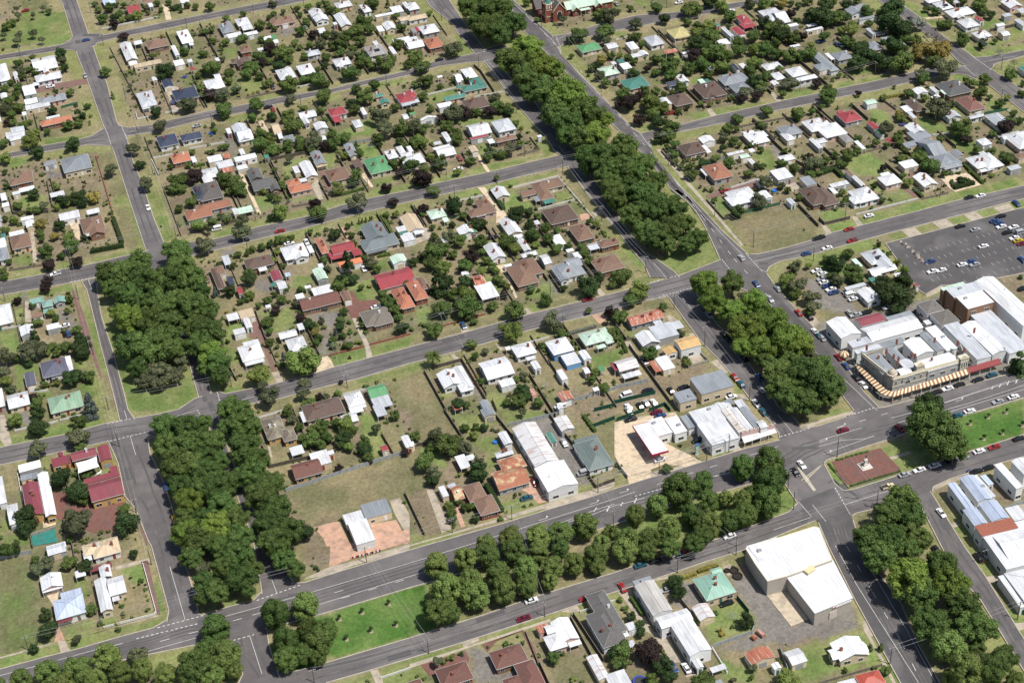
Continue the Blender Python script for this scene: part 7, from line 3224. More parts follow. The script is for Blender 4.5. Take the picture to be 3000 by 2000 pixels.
M_BRICK = mat('chimney_brick', (.26, .10, .07), rough=.9, noise=.2, scale=3); M_TIMBER = mat('grey_timber', (.20, .17, .14), rough=.9, noise=.25, scale=2)
M_DARK = mat('dark_trim', (.05, .05, .05)); M_STEEL = mat('galvanised_steel', (.45, .46, .47), rough=.4, metal=.5)
M_CONC = mat('concrete', (.43, .385, .32), rough=.9, noise=.14, scale=.8, stain=(.30, .26, .22), stain_amt=.5)

# ---------------------------------------------------------------- mesh helpers
class MB:
    def __init__(s): s.v = []; s.f = []; s.m = []
    def quad(s, pts, m=0):
        b = len(s.v); s.v += [tuple(p) for p in pts]; s.f.append(tuple(range(b, b+len(pts)))); s.m.append(m)
    def box(s, x0, x1, y0, y1, z0, z1, m=0, R=None):
        b = len(s.v); P = [(x0,y0,z0),(x1,y0,z0),(x1,y1,z0),(x0,y1,z0),(x0,y0,z1),(x1,y0,z1),(x1,y1,z1),(x0,y1,z1)]
        if R: P = [tuple(R @ Vector(p)) for p in P]
        s.v += P
        for q in ((0,3,2,1),(4,5,6,7),(0,1,5,4),(1,2,6,5),(2,3,7,6),(3,0,4,7)): s.f.append(tuple(b+i for i in q)); s.m.append(m)
    def prism(s, pts, z0, z1, m=0, mtop=None):
        n = len(pts); b = len(s.v)
        s.v += [(p[0], p[1], z0) for p in pts]+[(p[0], p[1], z1) for p in pts]
        area = sum(pts[i][0]*pts[(i+1) % n][1]-pts[(i+1) % n][0]*pts[i][1] for i in range(n))
        top = tuple(b+n+i for i in range(n)); bot = tuple(b+n-1-i for i in range(n))
        if area < 0: top, bot = top[::-1], bot[::-1]
        s.f.append(top); s.m.append(m if mtop is None else mtop); s.f.append(bot); s.m.append(m)
        for i in range(n):
            j = (i+1) % n; q = (b+i, b+j, b+n+j, b+n+i); s.f.append(q if area > 0 else q[::-1]); s.m.append(m)
    def cyl(s, p0, p1, r0, r1=None, n=8, m=0, cap=True):
        r1 = r0 if r1 is None else r1; p0 = Vector(p0); p1 = Vector(p1); d = (p1-p0).normalized()
        a = d.orthogonal().normalized(); c = d.cross(a); b = len(s.v)
        for p, r in ((p0, r0), (p1, r1)):
            for i in range(n): t = 2*math.pi*i/n; s.v.append(tuple(p+a*(r*math.cos(t))+c*(r*math.sin(t))))
        for i in range(n): j = (i+1) % n; s.f.append((b+i, b+j, b+n+j, b+n+i)); s.m.append(m)
        if cap: s.f.append(tuple(b+n+i for i in range(n))); s.m.append(m); s.f.append(tuple(b+n-1-i for i in range(n))); s.m.append(m)
    def lathe(s, prof, n=12, m=0, o=(0, 0, 0)):
        b = len(s.v)
        for r, z in prof:
            for i in range(n): t = 2*math.pi*i/n; s.v.append((o[0]+r*math.cos(t), o[1]+r*math.sin(t), o[2]+z))
        for k in range(len(prof)-1):
            for i in range(n): j = (i+1) % n; s.f.append((b+k*n+i, b+k*n+j, b+(k+1)*n+j, b+(k+1)*n+i)); s.m.append(m)
    def mesh(s, name, mats, smooth=False):
        me = bpy.data.meshes.new(name); me.from_pydata(s.v, [], s.f)
        for x in (mats if isinstance(mats, (list, tuple)) else [mats]): me.materials.append(x)
        me.polygons.foreach_set('material_index', s.m)
        if smooth: me.polygons.foreach_set('use_smooth', [True]*len(s.f))
        me.update(); return me
def link(name, me, parent=None, loc=None, rz=None):
    o = bpy.data.objects.new(name, me); C.objects.link(o)
    if parent is not None: o.parent = parent
    if loc is not None: o.location = loc
    if rz is not None: o.rotation_euler = (0, 0, rz)
    return o
def put(mb, name, mats, parent=None, loc=None, rz=None, smooth=False): return link(name, mb.mesh(name, mats, smooth), parent, loc, rz)
def tag(o, label=None, cat=None, group=None, kind=None):
    if label: o['label'] = label
    if cat: o['category'] = cat
    if group: o['group'] = group
    if kind: o['kind'] = kind
    return o
def copy_tree(o, loc, rz, scale=None):
    c = o.copy(); C.objects.link(c); c.location = loc; c.rotation_euler = (0, 0, rz)
    if scale: c.scale = scale
    for k in ('label', 'category', 'group'):
        if k in c: del c[k]
    for ch in KIDS.get(o.name, []):
        d = ch.copy(); C.objects.link(d); d.parent = c
        for g in KIDS.get(ch.name, []):
            e = g.copy(); C.objects.link(e); e.parent = d
    return c
KIDS = {}
def reg(root, kids, sub={}):
    KIDS[root.name] = kids
    for a, b in sub.items(): KIDS[a.name] = b
# picture position (for label places only)
def pix(x, y, z=0):
    v = Vector((x, y, z-CH)); d = v.dot(fw); return 1500+f_px*v.dot(rr)/d, 1000-f_px*v.dot(uu)/d
THINGS = []   # (object, look, group, x, y)  labels are written at the end
def thing(o, look, cat, x, y, group=None, own=False):
    o['category'] = cat; THINGS.append((o, look, group, x, y, own)); return o

# ---------------------------------------------------------------- ground
def ptsof(v): return [(v[i], v[i+1]) for i in range(0, len(v)-1, 2)]
def inpoly(X, Y, pts):
    ins = np.zeros(X.shape, bool); n = len(pts)
    for i in range(n):
        x1, y1 = pts[i]; x2, y2 = pts[(i+1) % n]
        if y1 == y2: continue
        c = ((y1 > Y) != (y2 > Y)) & (X < (x2-x1)*(Y-y1)/(y2-y1)+x1); ins ^= c
    return ins
def vnoise(nx, ny, step, seed):
    g = np.random.default_rng(seed); a = g.random((ny//step+3, nx//step+3))
    yi = np.arange(ny)/step; xi = np.arange(nx)/step; y0 = yi.astype(int); x0 = xi.astype(int); fy = (yi-y0)[:, None]; fx = (xi-x0)[None, :]
    fy = fy*fy*(3-2*fy); fx = fx*fx*(3-2*fx)
    A = a[y0][:, x0]; B = a[y0][:, x0+1]; D = a[y0+1][:, x0]; E = a[y0+1][:, x0+1]
    return A*(1-fx)*(1-fy)+B*fx*(1-fy)+D*(1-fx)*fy+E*fx*fy
roads = [l.split('|') for l in ROADS.split('\n')]
RP = []; KERB = []
for l in roads:
    if l[0].startswith('R '):
        a = ptsof(list(map(float, l[1].split()))); b = ptsof(list(map(float, l[2].split()))); RP.append((l[0][2:], a+b[::-1], a, b))
    elif l[0].startswith('P '): p = ptsof(list(map(float, l[1].split()))); RP.append((l[0][2:], p, p+[p[0]], []))
X0, X1, Y0, Y1, ST = -90, 580, 225, 970, 1.0
xs = np.arange(X0, X1, ST); ys = np.arange(Y0, Y1, ST); nx, ny = len(xs), len(ys)
X, Y = np.meshgrid(xs, ys)
jx = (vnoise(nx, ny, 3, 1)-.5)*2.2+(vnoise(nx, ny, 8, 2)-.5)*1.5; jy = (vnoise(nx, ny, 3, 3)-.5)*2.2+(vnoise(nx, ny, 8, 4)-.5)*1.5
XJ, YJ = X+jx, Y+jy
road = np.zeros(X.shape, bool)
for _, p, a, b in RP: road |= inpoly(X, Y, p)
# distance-ish to road by dilation
near = road.copy(); dist = np.where(road, 0, 99).astype(float)
cur = road.copy()
for k in range(1, 9):
    d = cur.copy(); d[1:] |= cur[:-1]; d[:-1] |= cur[1:]; d[:, 1:] |= cur[:, :-1]; d[:, :-1] |= cur[:, 1:]; dist[d & ~cur] = k; cur = d
n40 = vnoise(nx, ny, 26, 9); n12 = vnoise(nx, ny, 9, 10); n4 = vnoise(nx, ny, 4, 12); n2 = vnoise(nx, ny, 2, 13)
def mix(a, b, t): t = np.clip(t, 0, 1)[..., None]; return a*(1-t)+b*t
c_dry = np.array([.268, .225, .130]); c_verge = np.array([.200, .212, .085]); c_green = np.array([.105, .152, .045]); c_olive = np.array([.145, .145, .072]); c_dirt = np.array([.20, .160, .112])
# lots: rotated cells with a random cover each
lu = np.floor((X+3)/17).astype(int); lv = np.floor((Y+8)/34).astype(int); h = (np.sin(lu*127.1+lv*311.7)*43758.5453) % 1; h = np.abs(h)
yard = mix(mix(np.broadcast_to(c_dry, X.shape+(3,)), np.broadcast_to(c_olive, X.shape+(3,)), h*1.3), np.broadcast_to(c_dirt, X.shape+(3,)), (n12*1.1+n4*.5-.75+.5*((h*7) % 1))*1.3)
yard = mix(yard, np.broadcast_to(c_green, X.shape+(3,)), (((h*13) % 1)*.7+n12*.5-.82)*2)
verge = mix(mix(np.broadcast_to(c_verge, X.shape+(3,)), np.broadcast_to(c_dry, X.shape+(3,)), n40*1.5-.35), np.broadcast_to(c_dirt, X.shape+(3,)), (n12+n4*.4-.88)*2)
col = mix(yard, verge, np.clip((8.5-dist)/1.5, 0, 1))
PC = {'G': (c_green*1.25, c_verge, .75), 'D': (c_dry*.88, c_olive, .95), 'S': (c_dirt, c_dry*.8, .4), 'K': (np.array([.205, .19, .172]), np.array([.155, .142, .13]), .5), 'V': (np.array([.052, .132, .024]), np.array([.105, .170, .045]), .8), 'H': (c_olive*1.05, c_green, .8)}
cover = [l.split() for l in PATCHES.split('\n')]
for kind in 'HSDKGV':
    for l in cover:
        if l[0] != kind: continue
        p = ptsof(list(map(float, l[1:]))); px_ = [q[0] for q in p]; py_ = [q[1] for q in p]
        i0, i1 = max(0, int(min(px_)-X0-4)), min(nx, int(max(px_)-X0+5)); k0, k1 = max(0, int(min(py_)-Y0-4)), min(ny, int(max(py_)-Y0+5))
        if i1 <= i0 or k1 <= k0: continue
        s = np.s_[k0:k1, i0:i1]; msk = inpoly(XJ[s], YJ[s], p).astype(float)
        ca, cb, am = PC[kind]; cc = mix(np.broadcast_to(ca, msk.shape+(3,)), np.broadcast_to(cb, msk.shape+(3,)), (n12[s]*.9+n4[s]*.5-.35)*am*1.6)
        cc = cc*(random.uniform(.9, 1.1)); col[s] = mix(col[s], cc, msk*.93)
col = col*(1+(n2-.5)*.22+(n4-.5)*.22)[..., None]
# soften by a light blur
b = col.copy(); b[1:-1, 1:-1] = (col[1:-1, 1:-1]*2+col[:-2, 1:-1]+col[2:, 1:-1]+col[1:-1, :-2]+col[1:-1, 2:])/6; col = b
gx = xs.copy(); gy = ys.copy(); gx[0], gx[1] = -9000, -1200; gx[-1], gx[-2] = 9000, 1600; gy[0], gy[1] = -9000, -900; gy[-1], gy[-2] = 9000, 1900
GX, GY = np.meshgrid(gx, gy)
me = bpy.data.meshes.new('ground'); nv = nx*ny; me.vertices.add(nv); me.vertices.foreach_set('co', np.stack([GX, GY, np.zeros_like(GX)], -1).astype(np.float32).ravel())
idx = np.arange(nv).reshape(ny, nx); q = np.stack([idx[:-1, :-1], idx[:-1, 1:], idx[1:, 1:], idx[1:, :-1]], -1).reshape(-1, 4)
me.loops.add(q.size); me.loops.foreach_set('vertex_index', q.ravel().astype(np.int32)); me.polygons.add(len(q)); me.polygons.foreach_set('loop_start', np.arange(0, q.size, 4, dtype=np.int32)); me.polygons.foreach_set('loop_total', np.full(len(q), 4, np.int32))
me.update(); at = me.attributes.new('cover', 'FLOAT_COLOR', 'POINT'); at.data.foreach_set('color', np.concatenate([col, np.ones((ny, nx, 1))], -1).astype(np.float32).ravel())
me.materials.append(mat('ground_cover', (.2, .2, .1), rough=.95, noise=.30, scale=.9, attr='cover', spec=.05, bump=.4))
tag(link('ground', me), kind='structure')

# hard surfaces
def sheet(name, polys, z, m, dz=.004):
    mb = MB()
    for k, p in enumerate(polys):
        zz = z+(k % 7)*dz; area = sum(p[i][0]*p[(i+1) % len(p)][1]-p[(i+1) % len(p)][0]*p[i][1] for i in range(len(p)))
        if area < 0: p = p[::-1]
        mb.quad([(x, y, zz) for x, y in p])
    # triangulate n-gons safely
    me = mb.mesh(name, m); bm = bmesh.new(); bm.from_mesh(me); bmesh.ops.triangulate(bm, faces=bm.faces[:]); bm.to_mesh(me); bm.free()
    return tag(link(name, me), kind='structure')
hard = {'C': ('footpath', (.40, .345, .27)), 'R': ('brick_paving', (.20, .12, .10)), 'O': ('terracotta_paving', (.50, .31, .22)), 'M': ('red_gravel', (.185, .092, .075)), 'Y': ('pale_paving', (.58, .47, .33)), 'C2': ('delivery_yard', (.50, .42, .31)), 'N': ('green_court', (.04, .20, .17))}
for i, (k, (nm, cc)) in enumerate(hard.items()):
    ps = [ptsof(list(map(float, l[1:]))) for l in cover if l[0] == k]
    if ps: sheet(nm, ps, .03+i*.03, mat(nm, cc, rough=.92, noise=.16, scale=.7, stain=tuple(v*.6+.04 for v in cc), stain_amt=.8, stain_scale=.3, spec=.1))
M_ASPH = mat('asphalt', (.124, .114, .113), rough=.92, noise=.13, scale=.25, stain=(.172, .160, .155), stain_amt=.75, stain_scale=.045, spec=.15, ribs=.035, var=.05)
M_ASPH2 = mat('fresh_asphalt', (.095, .090, .091), rough=.92, noise=.10, scale=.25, stain=(.15, .14, .138), stain_amt=.75, stain_scale=.06, spec=.15, ribs=.04)
def strip(a, b, z, mb):
    n = max(len(a), len(b))*3
    def res(p):
        d = [0]
        for i in range(1, len(p)): d.append(d[-1]+math.hypot(p[i][0]-p[i-1][0], p[i][1]-p[i-1][1]))
        d = np.array(d); t = np.linspace(0, d[-1], n); return np.stack([np.interp(t, d, [q[0] for q in p]), np.interp(t, d, [q[1] for q in p])], -1)
    return res(a), res(b)
for i, (nm, poly, a, b_) in enumerate(RP):
    o = sheet(nm, [poly], .26+i*.0035 if nm != 'car_park' else .255, M_ASPH2 if nm in ('south_highway', 'car_park') else M_ASPH)
# kerbs: thin raised strips along road edges, left out where they would cross another road
kb = MB()
def inroad(x, y, skip):
    for k, (_, p, a, b_) in enumerate(RP):
        if k == skip: continue
        ins = False; n = len(p)
        for i in range(n):
            x1, y1 = p[i]; x2, y2 = p[(i+1) % n]
            if (y1 > y) != (y2 > y) and x < (x2-x1)*(y-y1)/(y2-y1)+x1: ins = not ins
        if ins: return True
    return False
for k, (nm, p, a, b_) in enumerate(RP):
    for e, sg in ((a, 1), (b_, -1)):
        for i in range(len(e)-1):
            L = math.hypot(e[i+1][0]-e[i][0], e[i+1][1]-e[i][1]); n = max(1, int(L/2.5))
            for s in range(n):
                t0, t1 = s/n, (s+1)/n; x0 = e[i][0]*(1-t0)+e[i+1][0]*t0; y0 = e[i][1]*(1-t0)+e[i+1][1]*t0; x1 = e[i][0]*(1-t1)+e[i+1][0]*t1; y1 = e[i][1]*(1-t1)+e[i+1][1]*t1
                if inroad((x0+x1)/2, (y0+y1)/2, k): continue
                dx, dy = (x1-x0), (y1-y0); l = math.hypot(dx, dy) or 1; ox, oy = -dy/l*.16, dx/l*.16
                kb.prism([(x0-ox, y0-oy), (x1-ox, y1-oy), (x1+ox, y1+oy), (x0+ox, y0+oy)], 0, .40)
tag(put(kb, 'kerb', mat('kerb_concrete', (.42, .38, .31), rough=.9, noise=.2, scale=.6)), kind='structure')
# tyre-worn lanes and repair patches in the asphalt
M_WORN = mat('worn_asphalt', (.100, .093, .093), rough=.8, noise=.16, scale=.35, stain=(.15, .138, .133), stain_amt=.9, stain_scale=.08, spec=.2)
wn_ = MB(); pt_ = MB(); prg = random.Random(4)
RPI = {r_[0]: i for i, r_ in enumerate(RP)}
for nm, p, a, b_ in RP:
    if nm == 'car_park': continue
    A_, B_ = strip(a, b_, 0, None)
    for t in ((.32, .68) if nm not in ('main_road', 'diagonal_highway', 'south_highway') else (.36, .46, .56, .66)):
        for i in range(len(A_)-1):
            P0 = A_[i]*(1-t)+B_[i]*t; P1 = A_[i+1]*(1-t)+B_[i+1]*t; d = P1-P0; L = math.hypot(*d)
            if L < .05 or inroad(P0[0], P0[1], RPI[nm]) or inroad(P1[0], P1[1], RPI[nm]): continue
            o_ = np.array([-d[1], d[0]])/L*.33; wn_.quad([(*(P0-o_), .372), (*(P1-o_), .372), (*(P1+o_), .372), (*(P0+o_), .372)])
    for k in range(max(2, len(A_)//7)):
        i = prg.randrange(len(A_)-1); t = prg.uniform(.12, .8); P0 = A_[i]*(1-t)+B_[i]*t; d = A_[i+1]-A_[i]; an = math.atan2(d[1], d[0]); R_ = Matrix.Translation((P0[0], P0[1], 0)) @ Matrix.Rotation(an, 4, 'Z'); w_, h_ = prg.uniform(1, 5), prg.uniform(.5, 1.6); z_ = .380+.001*(k % 5)
        pt_.quad([R_ @ Vector(q) for q in ((-w_, -h_, z_), (w_, -h_, z_), (w_, h_, z_), (-w_, h_, z_))])
for mb_, nm, m in ((wn_, 'worn_lane', M_WORN), (pt_, 'asphalt_patch', mat('patch_asphalt', (.098, .093, .094), rough=.9, noise=.12, scale=.8))):
    me = mb_.mesh(nm, m); bm = bmesh.new(); bm.from_mesh(me); bmesh.ops.recalc_face_normals(bm, faces=bm.faces[:]); bm.to_mesh(me); bm.free(); tag(link(nm, me), kind='structure')
# painted markings
mk = MB(); M_PAINT = mat('road_paint', (.56, .56, .54), rough=.8, noise=.25, scale=1.5)
def seg(x0, y0, x1, y1, w_, z=.40):
    l = math.hypot(x1-x0, y1-y0) or 1; ox, oy = -(y1-y0)/l*w_/2, (x1-x0)/l*w_/2
    mk.quad([(x0-ox, y0-oy, z), (x1-ox, y1-oy, z), (x1+ox, y1+oy, z), (x0+ox, y0+oy, z)][::1 if True else -1])
def dashes(p, on, off, w_):
    on_ = on+off
    for i in range(len(p)-1):
        (x0, y0), (x1, y1) = p[i], p[i+1]; L = math.hypot(x1-x0, y1-y0); s = 0
        while s < L:
            e = min(L, s+on); seg(x0+(x1-x0)*s/L, y0+(y1-y0)*s/L, x0+(x1-x0)*e/L, y0+(y1-y0)*e/L, w_); s += on_
for l in roads:
    if l[0].startswith('M '):
        p = ptsof(list(map(float, l[1].split()))); t = l[0][2]
        if t == 's': dashes(p, 1e9, 0, .16)
        elif t == 'd': dashes(p, 3., 6.5, .20)
        elif t == 'D': dashes(p, .9, .7, .32)
        elif t == 'b': dashes(p, 1e9, 0, .4)
    elif l[0].startswith('A '):
        x, y, a = map(float, l[0][2:].split()); a = math.radians(a); c, s = math.cos(a), math.sin(a)
        seg(x-2.6*c, y-2.6*s, x+.4*c, y+.4*s, .17); seg(x+.4*c, y+.4*s, x+.9*c-.5*s, y+.9*s+.5*c, .22); mk.quad([(x+c*.5-s*.4, y+s*.5+c*.4, .402), (x+c*1.4-s*.6, y+s*1.4+c*.6, .402), (x+c*.7-s*1.2, y+s*.7+c*1.2, .402)])
# car park bays
cpx = [p for nm, p, a, b_ in RP if nm == 'car_park'][0]
c0 = Vector(cpx[0]); cu = (Vector(cpx[2])-c0).normalized(); cv = Vector((cu.y, -cu.x))
for row in range(1, 7):
    for k in range(0, 26):
        base = c0+cu*(3+k*2.9)+cv*(4.6+row*6.6); e = base+cv*2.2
        if (row*7+k*3) % 5 == 0: continue
        seg(base.x, base.y, e.x, e.y, .11)
tag(put(mk, 'road_marking', M_PAINT), kind='structure')
# median and island lawn rims already come from the ground cover

# ---------------------------------------------------------------- trees
def leafmat(name, col, tip):
    if name in MATS: return MATS[name]
    m = bpy.data.materials.new(name); m.use_nodes = True; t = m.node_tree; p = t.nodes['Principled BSDF']; L = t.links.new
    at = nn(t, 'ShaderNodeAttribute'); at.attribute_name = 'leaf'; oi = nn(t, 'ShaderNodeObjectInfo')
    mx = nn(t, 'ShaderNodeMixRGB'); L(at.outputs['Fac'], mx.inputs[0]); mx.inputs[1].default_value = (*col, 1); mx.inputs[2].default_value = (*tip, 1)
    hs = nn(t, 'ShaderNodeHueSaturation'); r = nn(t, 'ShaderNodeMapRange'); r.inputs['To Min'].default_value = .487; r.inputs['To Max'].default_value = .517; L(oi.outputs['Random'], r.inputs[0]); L(r.outputs[0], hs.inputs['Hue'])
    fr = nn(t, 'ShaderNodeMath'); fr.operation = 'MULTIPLY'; fr.inputs[1].default_value = 7.31; L(oi.outputs['Random'], fr.inputs[0]); f2 = nn(t, 'ShaderNodeMath'); f2.operation = 'FRACT'; L(fr.outputs[0], f2.inputs[0])
    r2 = nn(t, 'ShaderNodeMapRange'); r2.inputs['To Min'].default_value = .75; r2.inputs['To Max'].default_value = 1.3; L(f2.outputs[0], r2.inputs[0]); L(r2.outputs[0], hs.inputs['Value']); L(mx.outputs[0], hs.inputs['Color']); L(hs.outputs[0], p.inputs['Base Color'])
    p.inputs['Roughness'].default_value = .75; p.inputs['Specular IOR Level'].default_value = .15
    tr = nn(t, 'ShaderNodeBsdfTranslucent'); L(hs.outputs[0], tr.inputs[0]); ms = nn(t, 'ShaderNodeMixShader'); ms.inputs[0].default_value = .32; L(p.outputs[0], ms.inputs[1]); L(tr.outputs[0], ms.inputs[2]); L(ms.outputs[0], t.nodes['Material Output'].inputs[0])
    MATS[name] = m; return m
LEAF = {'mid': ((.072, .112, .030), (.145, .200, .058)), 'dark': ((.034, .060, .021), (.075, .115, .040)), 'light': ((.130, .175, .045), (.225, .28, .075)), 'elm': ((.070, .116, .031), (.148, .212, .060)), 'bright': ((.120, .185, .034), (.22, .295, .066)),
        'olive': ((.085, .100, .050), (.165, .180, .095)), 'purple': ((.030, .022, .021), (.066, .047, .042)), 'yellow': ((.24, .20, .05), (.40, .35, .11)), 'plane': ((.118, .168, .045), (.235, .300, .090)), 'blue': ((.09, .115, .10), (.17, .21, .19)), 'silver': ((.19, .20, .16), (.34, .36, .30)), 'dead': ((.12, .10, .085), (.19, .165, .14))}
def crown_arrays(seed, nlobe, ncard, card, shape='round', airy=0):
    """unit crown (radius about 1 in x,y) of lobes covered with small leaf-clump faces; returns verts, faces, leaf values"""
    g = np.random.default_rng(seed); lob = []
    for k in range(nlobe):
        for _ in range(50):
            d = g.normal(size=3); d /= np.linalg.norm(d)
            rad = g.uniform(.35, .78)
            if shape == 'round': c = d*np.array([rad, rad, rad*.82]); s = g.uniform(.26, .46)
            elif shape == 'dome': rad = g.uniform(.56, .70); c = d*np.array([rad, rad, rad*1.02]); s = g.uniform(.20, .34)
            elif shape == 'cone': z = g.uniform(-1.2, 1.5); rr_ = (1.7-z)/2.9*.62; a = g.uniform(0, 6.28); c = np.array([math.cos(a)*rr_, math.sin(a)*rr_, z]); s = .16+.28*(1.7-z)/2.9
            elif shape == 'flat': c = d*np.array([rad, rad, rad*.5]); s = g.uniform(.22, .42)
            elif shape == 'column': z = g.uniform(-1.2, 1.2); a = g.uniform(0, 6.28); c = np.array([math.cos(a)*.4, math.sin(a)*.4, z]); s = g.uniform(.35, .55)*(1-.35*max(0, z))
            if c[2] > -.75 or shape in ('cone', 'column'): break
        lob.append((c, s, g.uniform(0, 1)))
    if nlobe > 40 and shape == 'round': lob = [(c*1.12, s*.72, t) for c, s, t in lob]
    V = []; F = []; A = []
    per = ncard//nlobe
    for c, s, tone in lob:
        for k in range(per):
            d = g.normal(size=3); d /= np.linalg.norm(d)
            if d[2] < -.35 and g.random() < .6: d[2] *= -1
            p = c+d*s*g.uniform(.86, 1.05)*np.array([1, 1, .9])
            # skip if deep in another lobe
            deep = False
            for c2, s2, _ in lob:
                if np.linalg.norm(p-c2) < s2*.6: deep = True; break
            if deep and g.random() < .8: continue
            n_ = d+g.normal(size=3)*.27; n_ /= np.linalg.norm(n_); a = np.cross(n_, g.normal(size=3)); a /= np.linalg.norm(a); b2 = np.cross(n_, a)
            w_ = card*g.uniform(.55, 1.25); hh = card*g.uniform(.5, 1.1); base = len(V)
            V += [p-a*w_*.5-b2*hh*.3, p+a*w_*.1-b2*hh*.55, p+a*w_*.55+b2*hh*.1, p+b2*hh*.55, p-a*w_*.45+b2*hh*.25]
            F.append((base, base+1, base+2, base+3, base+4)); v = .15+.45*tone+g.uniform(-.35, .6); A += [min(1, max(0, v))]*5
    # inner mass so the crown is not see-through
    if not airy:
        for c, s, tone in lob:
            b0 = len(V); s_ = s*.74; r_ = 6
            V.append(c+np.array([0, 0, s_*.9]));
            for kk, (zz, q_) in enumerate(((.45, .85), (-.35, .9))):
                for i in range(r_): t = 2*math.pi*(i+.5*kk)/r_; V.append(c+np.array([math.cos(t)*s_*q_, math.sin(t)*s_*q_, zz*s_]))
            V.append(c-np.array([0, 0, s_*.8])); A += [.1]*(2+2*r_)
            for i in range(r_):
                j = (i+1) % r_; F.append((b0, b0+1+i, b0+1+j)); F.append((b0+1+i, b0+1+r_+i, b0+1+j)); F.append((b0+1+j, b0+1+r_+i, b0+1+r_+j)); F.append((b0+1+r_+i, b0+1+2*r_, b0+1+r_+j))
    return [tuple(map(float, v)) for v in V], F, A
ARR = {}
def crown_mesh(kind, var, leaf):
    key = (kind, var, leaf)
    if key in ARR: return ARR[key]
    if (kind, var) not in ARR:
        p = {'elm': (62, 6200, .085, 'round', 0), 'plane': (58, 5600, .08, 'dome', 0), 'garden': (20, 1900, .14, 'round', 0), 'gum': (13, 1300, .15, 'flat', 0), 'shrub': (6, 300, .28, 'round', 0), 'cone': (24, 800, .20, 'cone', 0), 'column': (10, 500, .28, 'column', 0), 'bare': (16, 260, .12, 'flat', 1)}[kind]
        ARR[(kind, var)] = crown_arrays(hash(kind) % 1 + sum(map(ord, kind))*13+var, *p)
    V, F, A = ARR[(kind, var)]
    me = bpy.data.meshes.new('crown'); me.from_pydata(V, [], F); me.materials.append(leafmat('leaves_'+leaf, *LEAF[leaf])); at = me.attributes.new('leaf', 'FLOAT', 'POINT'); at.data.foreach_set('value', A); me.update()
    ARR[key] = me; return me
M_BARK = mat('bark', (.12, .09, .065), rough=.95, noise=.3, scale=3); M_GUMBARK = mat('pale_bark', (.42, .38, .33), rough=.8, noise=.2, scale=2)
def trunk_mesh(h, r, m, limbs=4, seed=1):
    g = random.Random(seed); mb = MB(); mb.cyl((0, 0, -.1), (0, 0, h*.55), r, r*.75, 7)
    for k in range(limbs):
        a = 2*math.pi*k/limbs+g.uniform(-.4, .4); e = (math.cos(a)*h*.30, math.sin(a)*h*.30, h*g.uniform(.85, 1.05)); mb.cyl((0, 0, h*g.uniform(.4, .52)), e, r*.5, r*.2, 6)
    return mb.mesh('trunk', m)
TR = {k: [trunk_mesh(1, rad, m, l, s) for s in range(2)] for k, (rad, m, l) in {'elm': (.055, M_BARK, 5), 'garden': (.05, M_BARK, 4), 'gum': (.045, M_GUMBARK, 5)}.items()}
# code -> (name, kind, leaf, look, category, n variants)
TK = {'d': ('plane_tree', 'plane', 'elm', 'dark green round street tree', 'tree', 4), 'e': ('elm_tree', 'elm', 'elm', 'dark green spreading elm', 'tree', 5), 'E': ('elm_tree', 'elm', 'bright', 'bright green spreading elm', 'tree', 5), 'o': ('plane_tree', 'plane', 'plane', 'pale olive-green round street tree', 'tree', 4),
 'g': ('garden_tree', 'garden', 'mid', 'mid-green bushy tree', 'tree', 6), 'G': ('evergreen_tree', 'garden', 'dark', 'dark evergreen tree', 'tree', 6), 'l': ('light_tree', 'garden', 'light', 'light green leafy tree', 'tree', 6), 'p': ('purple_tree', 'garden', 'purple', 'dark purple-leaved tree', 'tree', 5), 'P2': ('purple_tree', 'garden', 'purple', 'large dark purple-leaved tree', 'tree', 5),
 'y': ('golden_tree', 'garden', 'yellow', 'golden yellow tree', 'tree', 4), 'u': ('gum_tree', 'gum', 'olive', 'grey-green open-crowned gum tree', 'tree', 4), 'U': ('gum_tree', 'gum', 'olive', 'tall gum tree with pale bark', 'tree', 4), 'k': ('cypress_tree', 'column', 'dark', 'dense dark cypress tree', 'tree', 2), 'k2': ('conifer_tree', 'cone', 'dark', 'tall dark pine tree', 'tree', 2),
 'C': ('cypress_tree', 'cone', 'dark', 'tall dark cypress tree', 'tree', 2), 'c': ('conifer_tree', 'cone', 'mid', 'small conical tree', 'tree', 2), 'c2': ('spruce_tree', 'cone', 'blue', 'blue-green spruce tree', 'tree', 2), 'S': ('silver_tree', 'gum', 'silver', 'silver-grey leaved tree', 'tree', 2), 'D': ('bare_tree', 'bare', 'dead', 'bare grey-brown tree', 'tree', 2), 'w': ('garden_tree', 'garden', 'light', 'light green leafy tree', 'tree', 6), 't': ('young_tree', 'garden', 'dark', 'staked sapling in mulch ring', 'young tree', 3)}
trees = []
for l in TREES.split('\n'):
    a = l.split(); trees.append([float(a[0]), float(a[1]), float(a[2]), a[3]])
M_MULCH = mat('mulch', (.33, .25, .18))
stuffV = []
cnt = {}
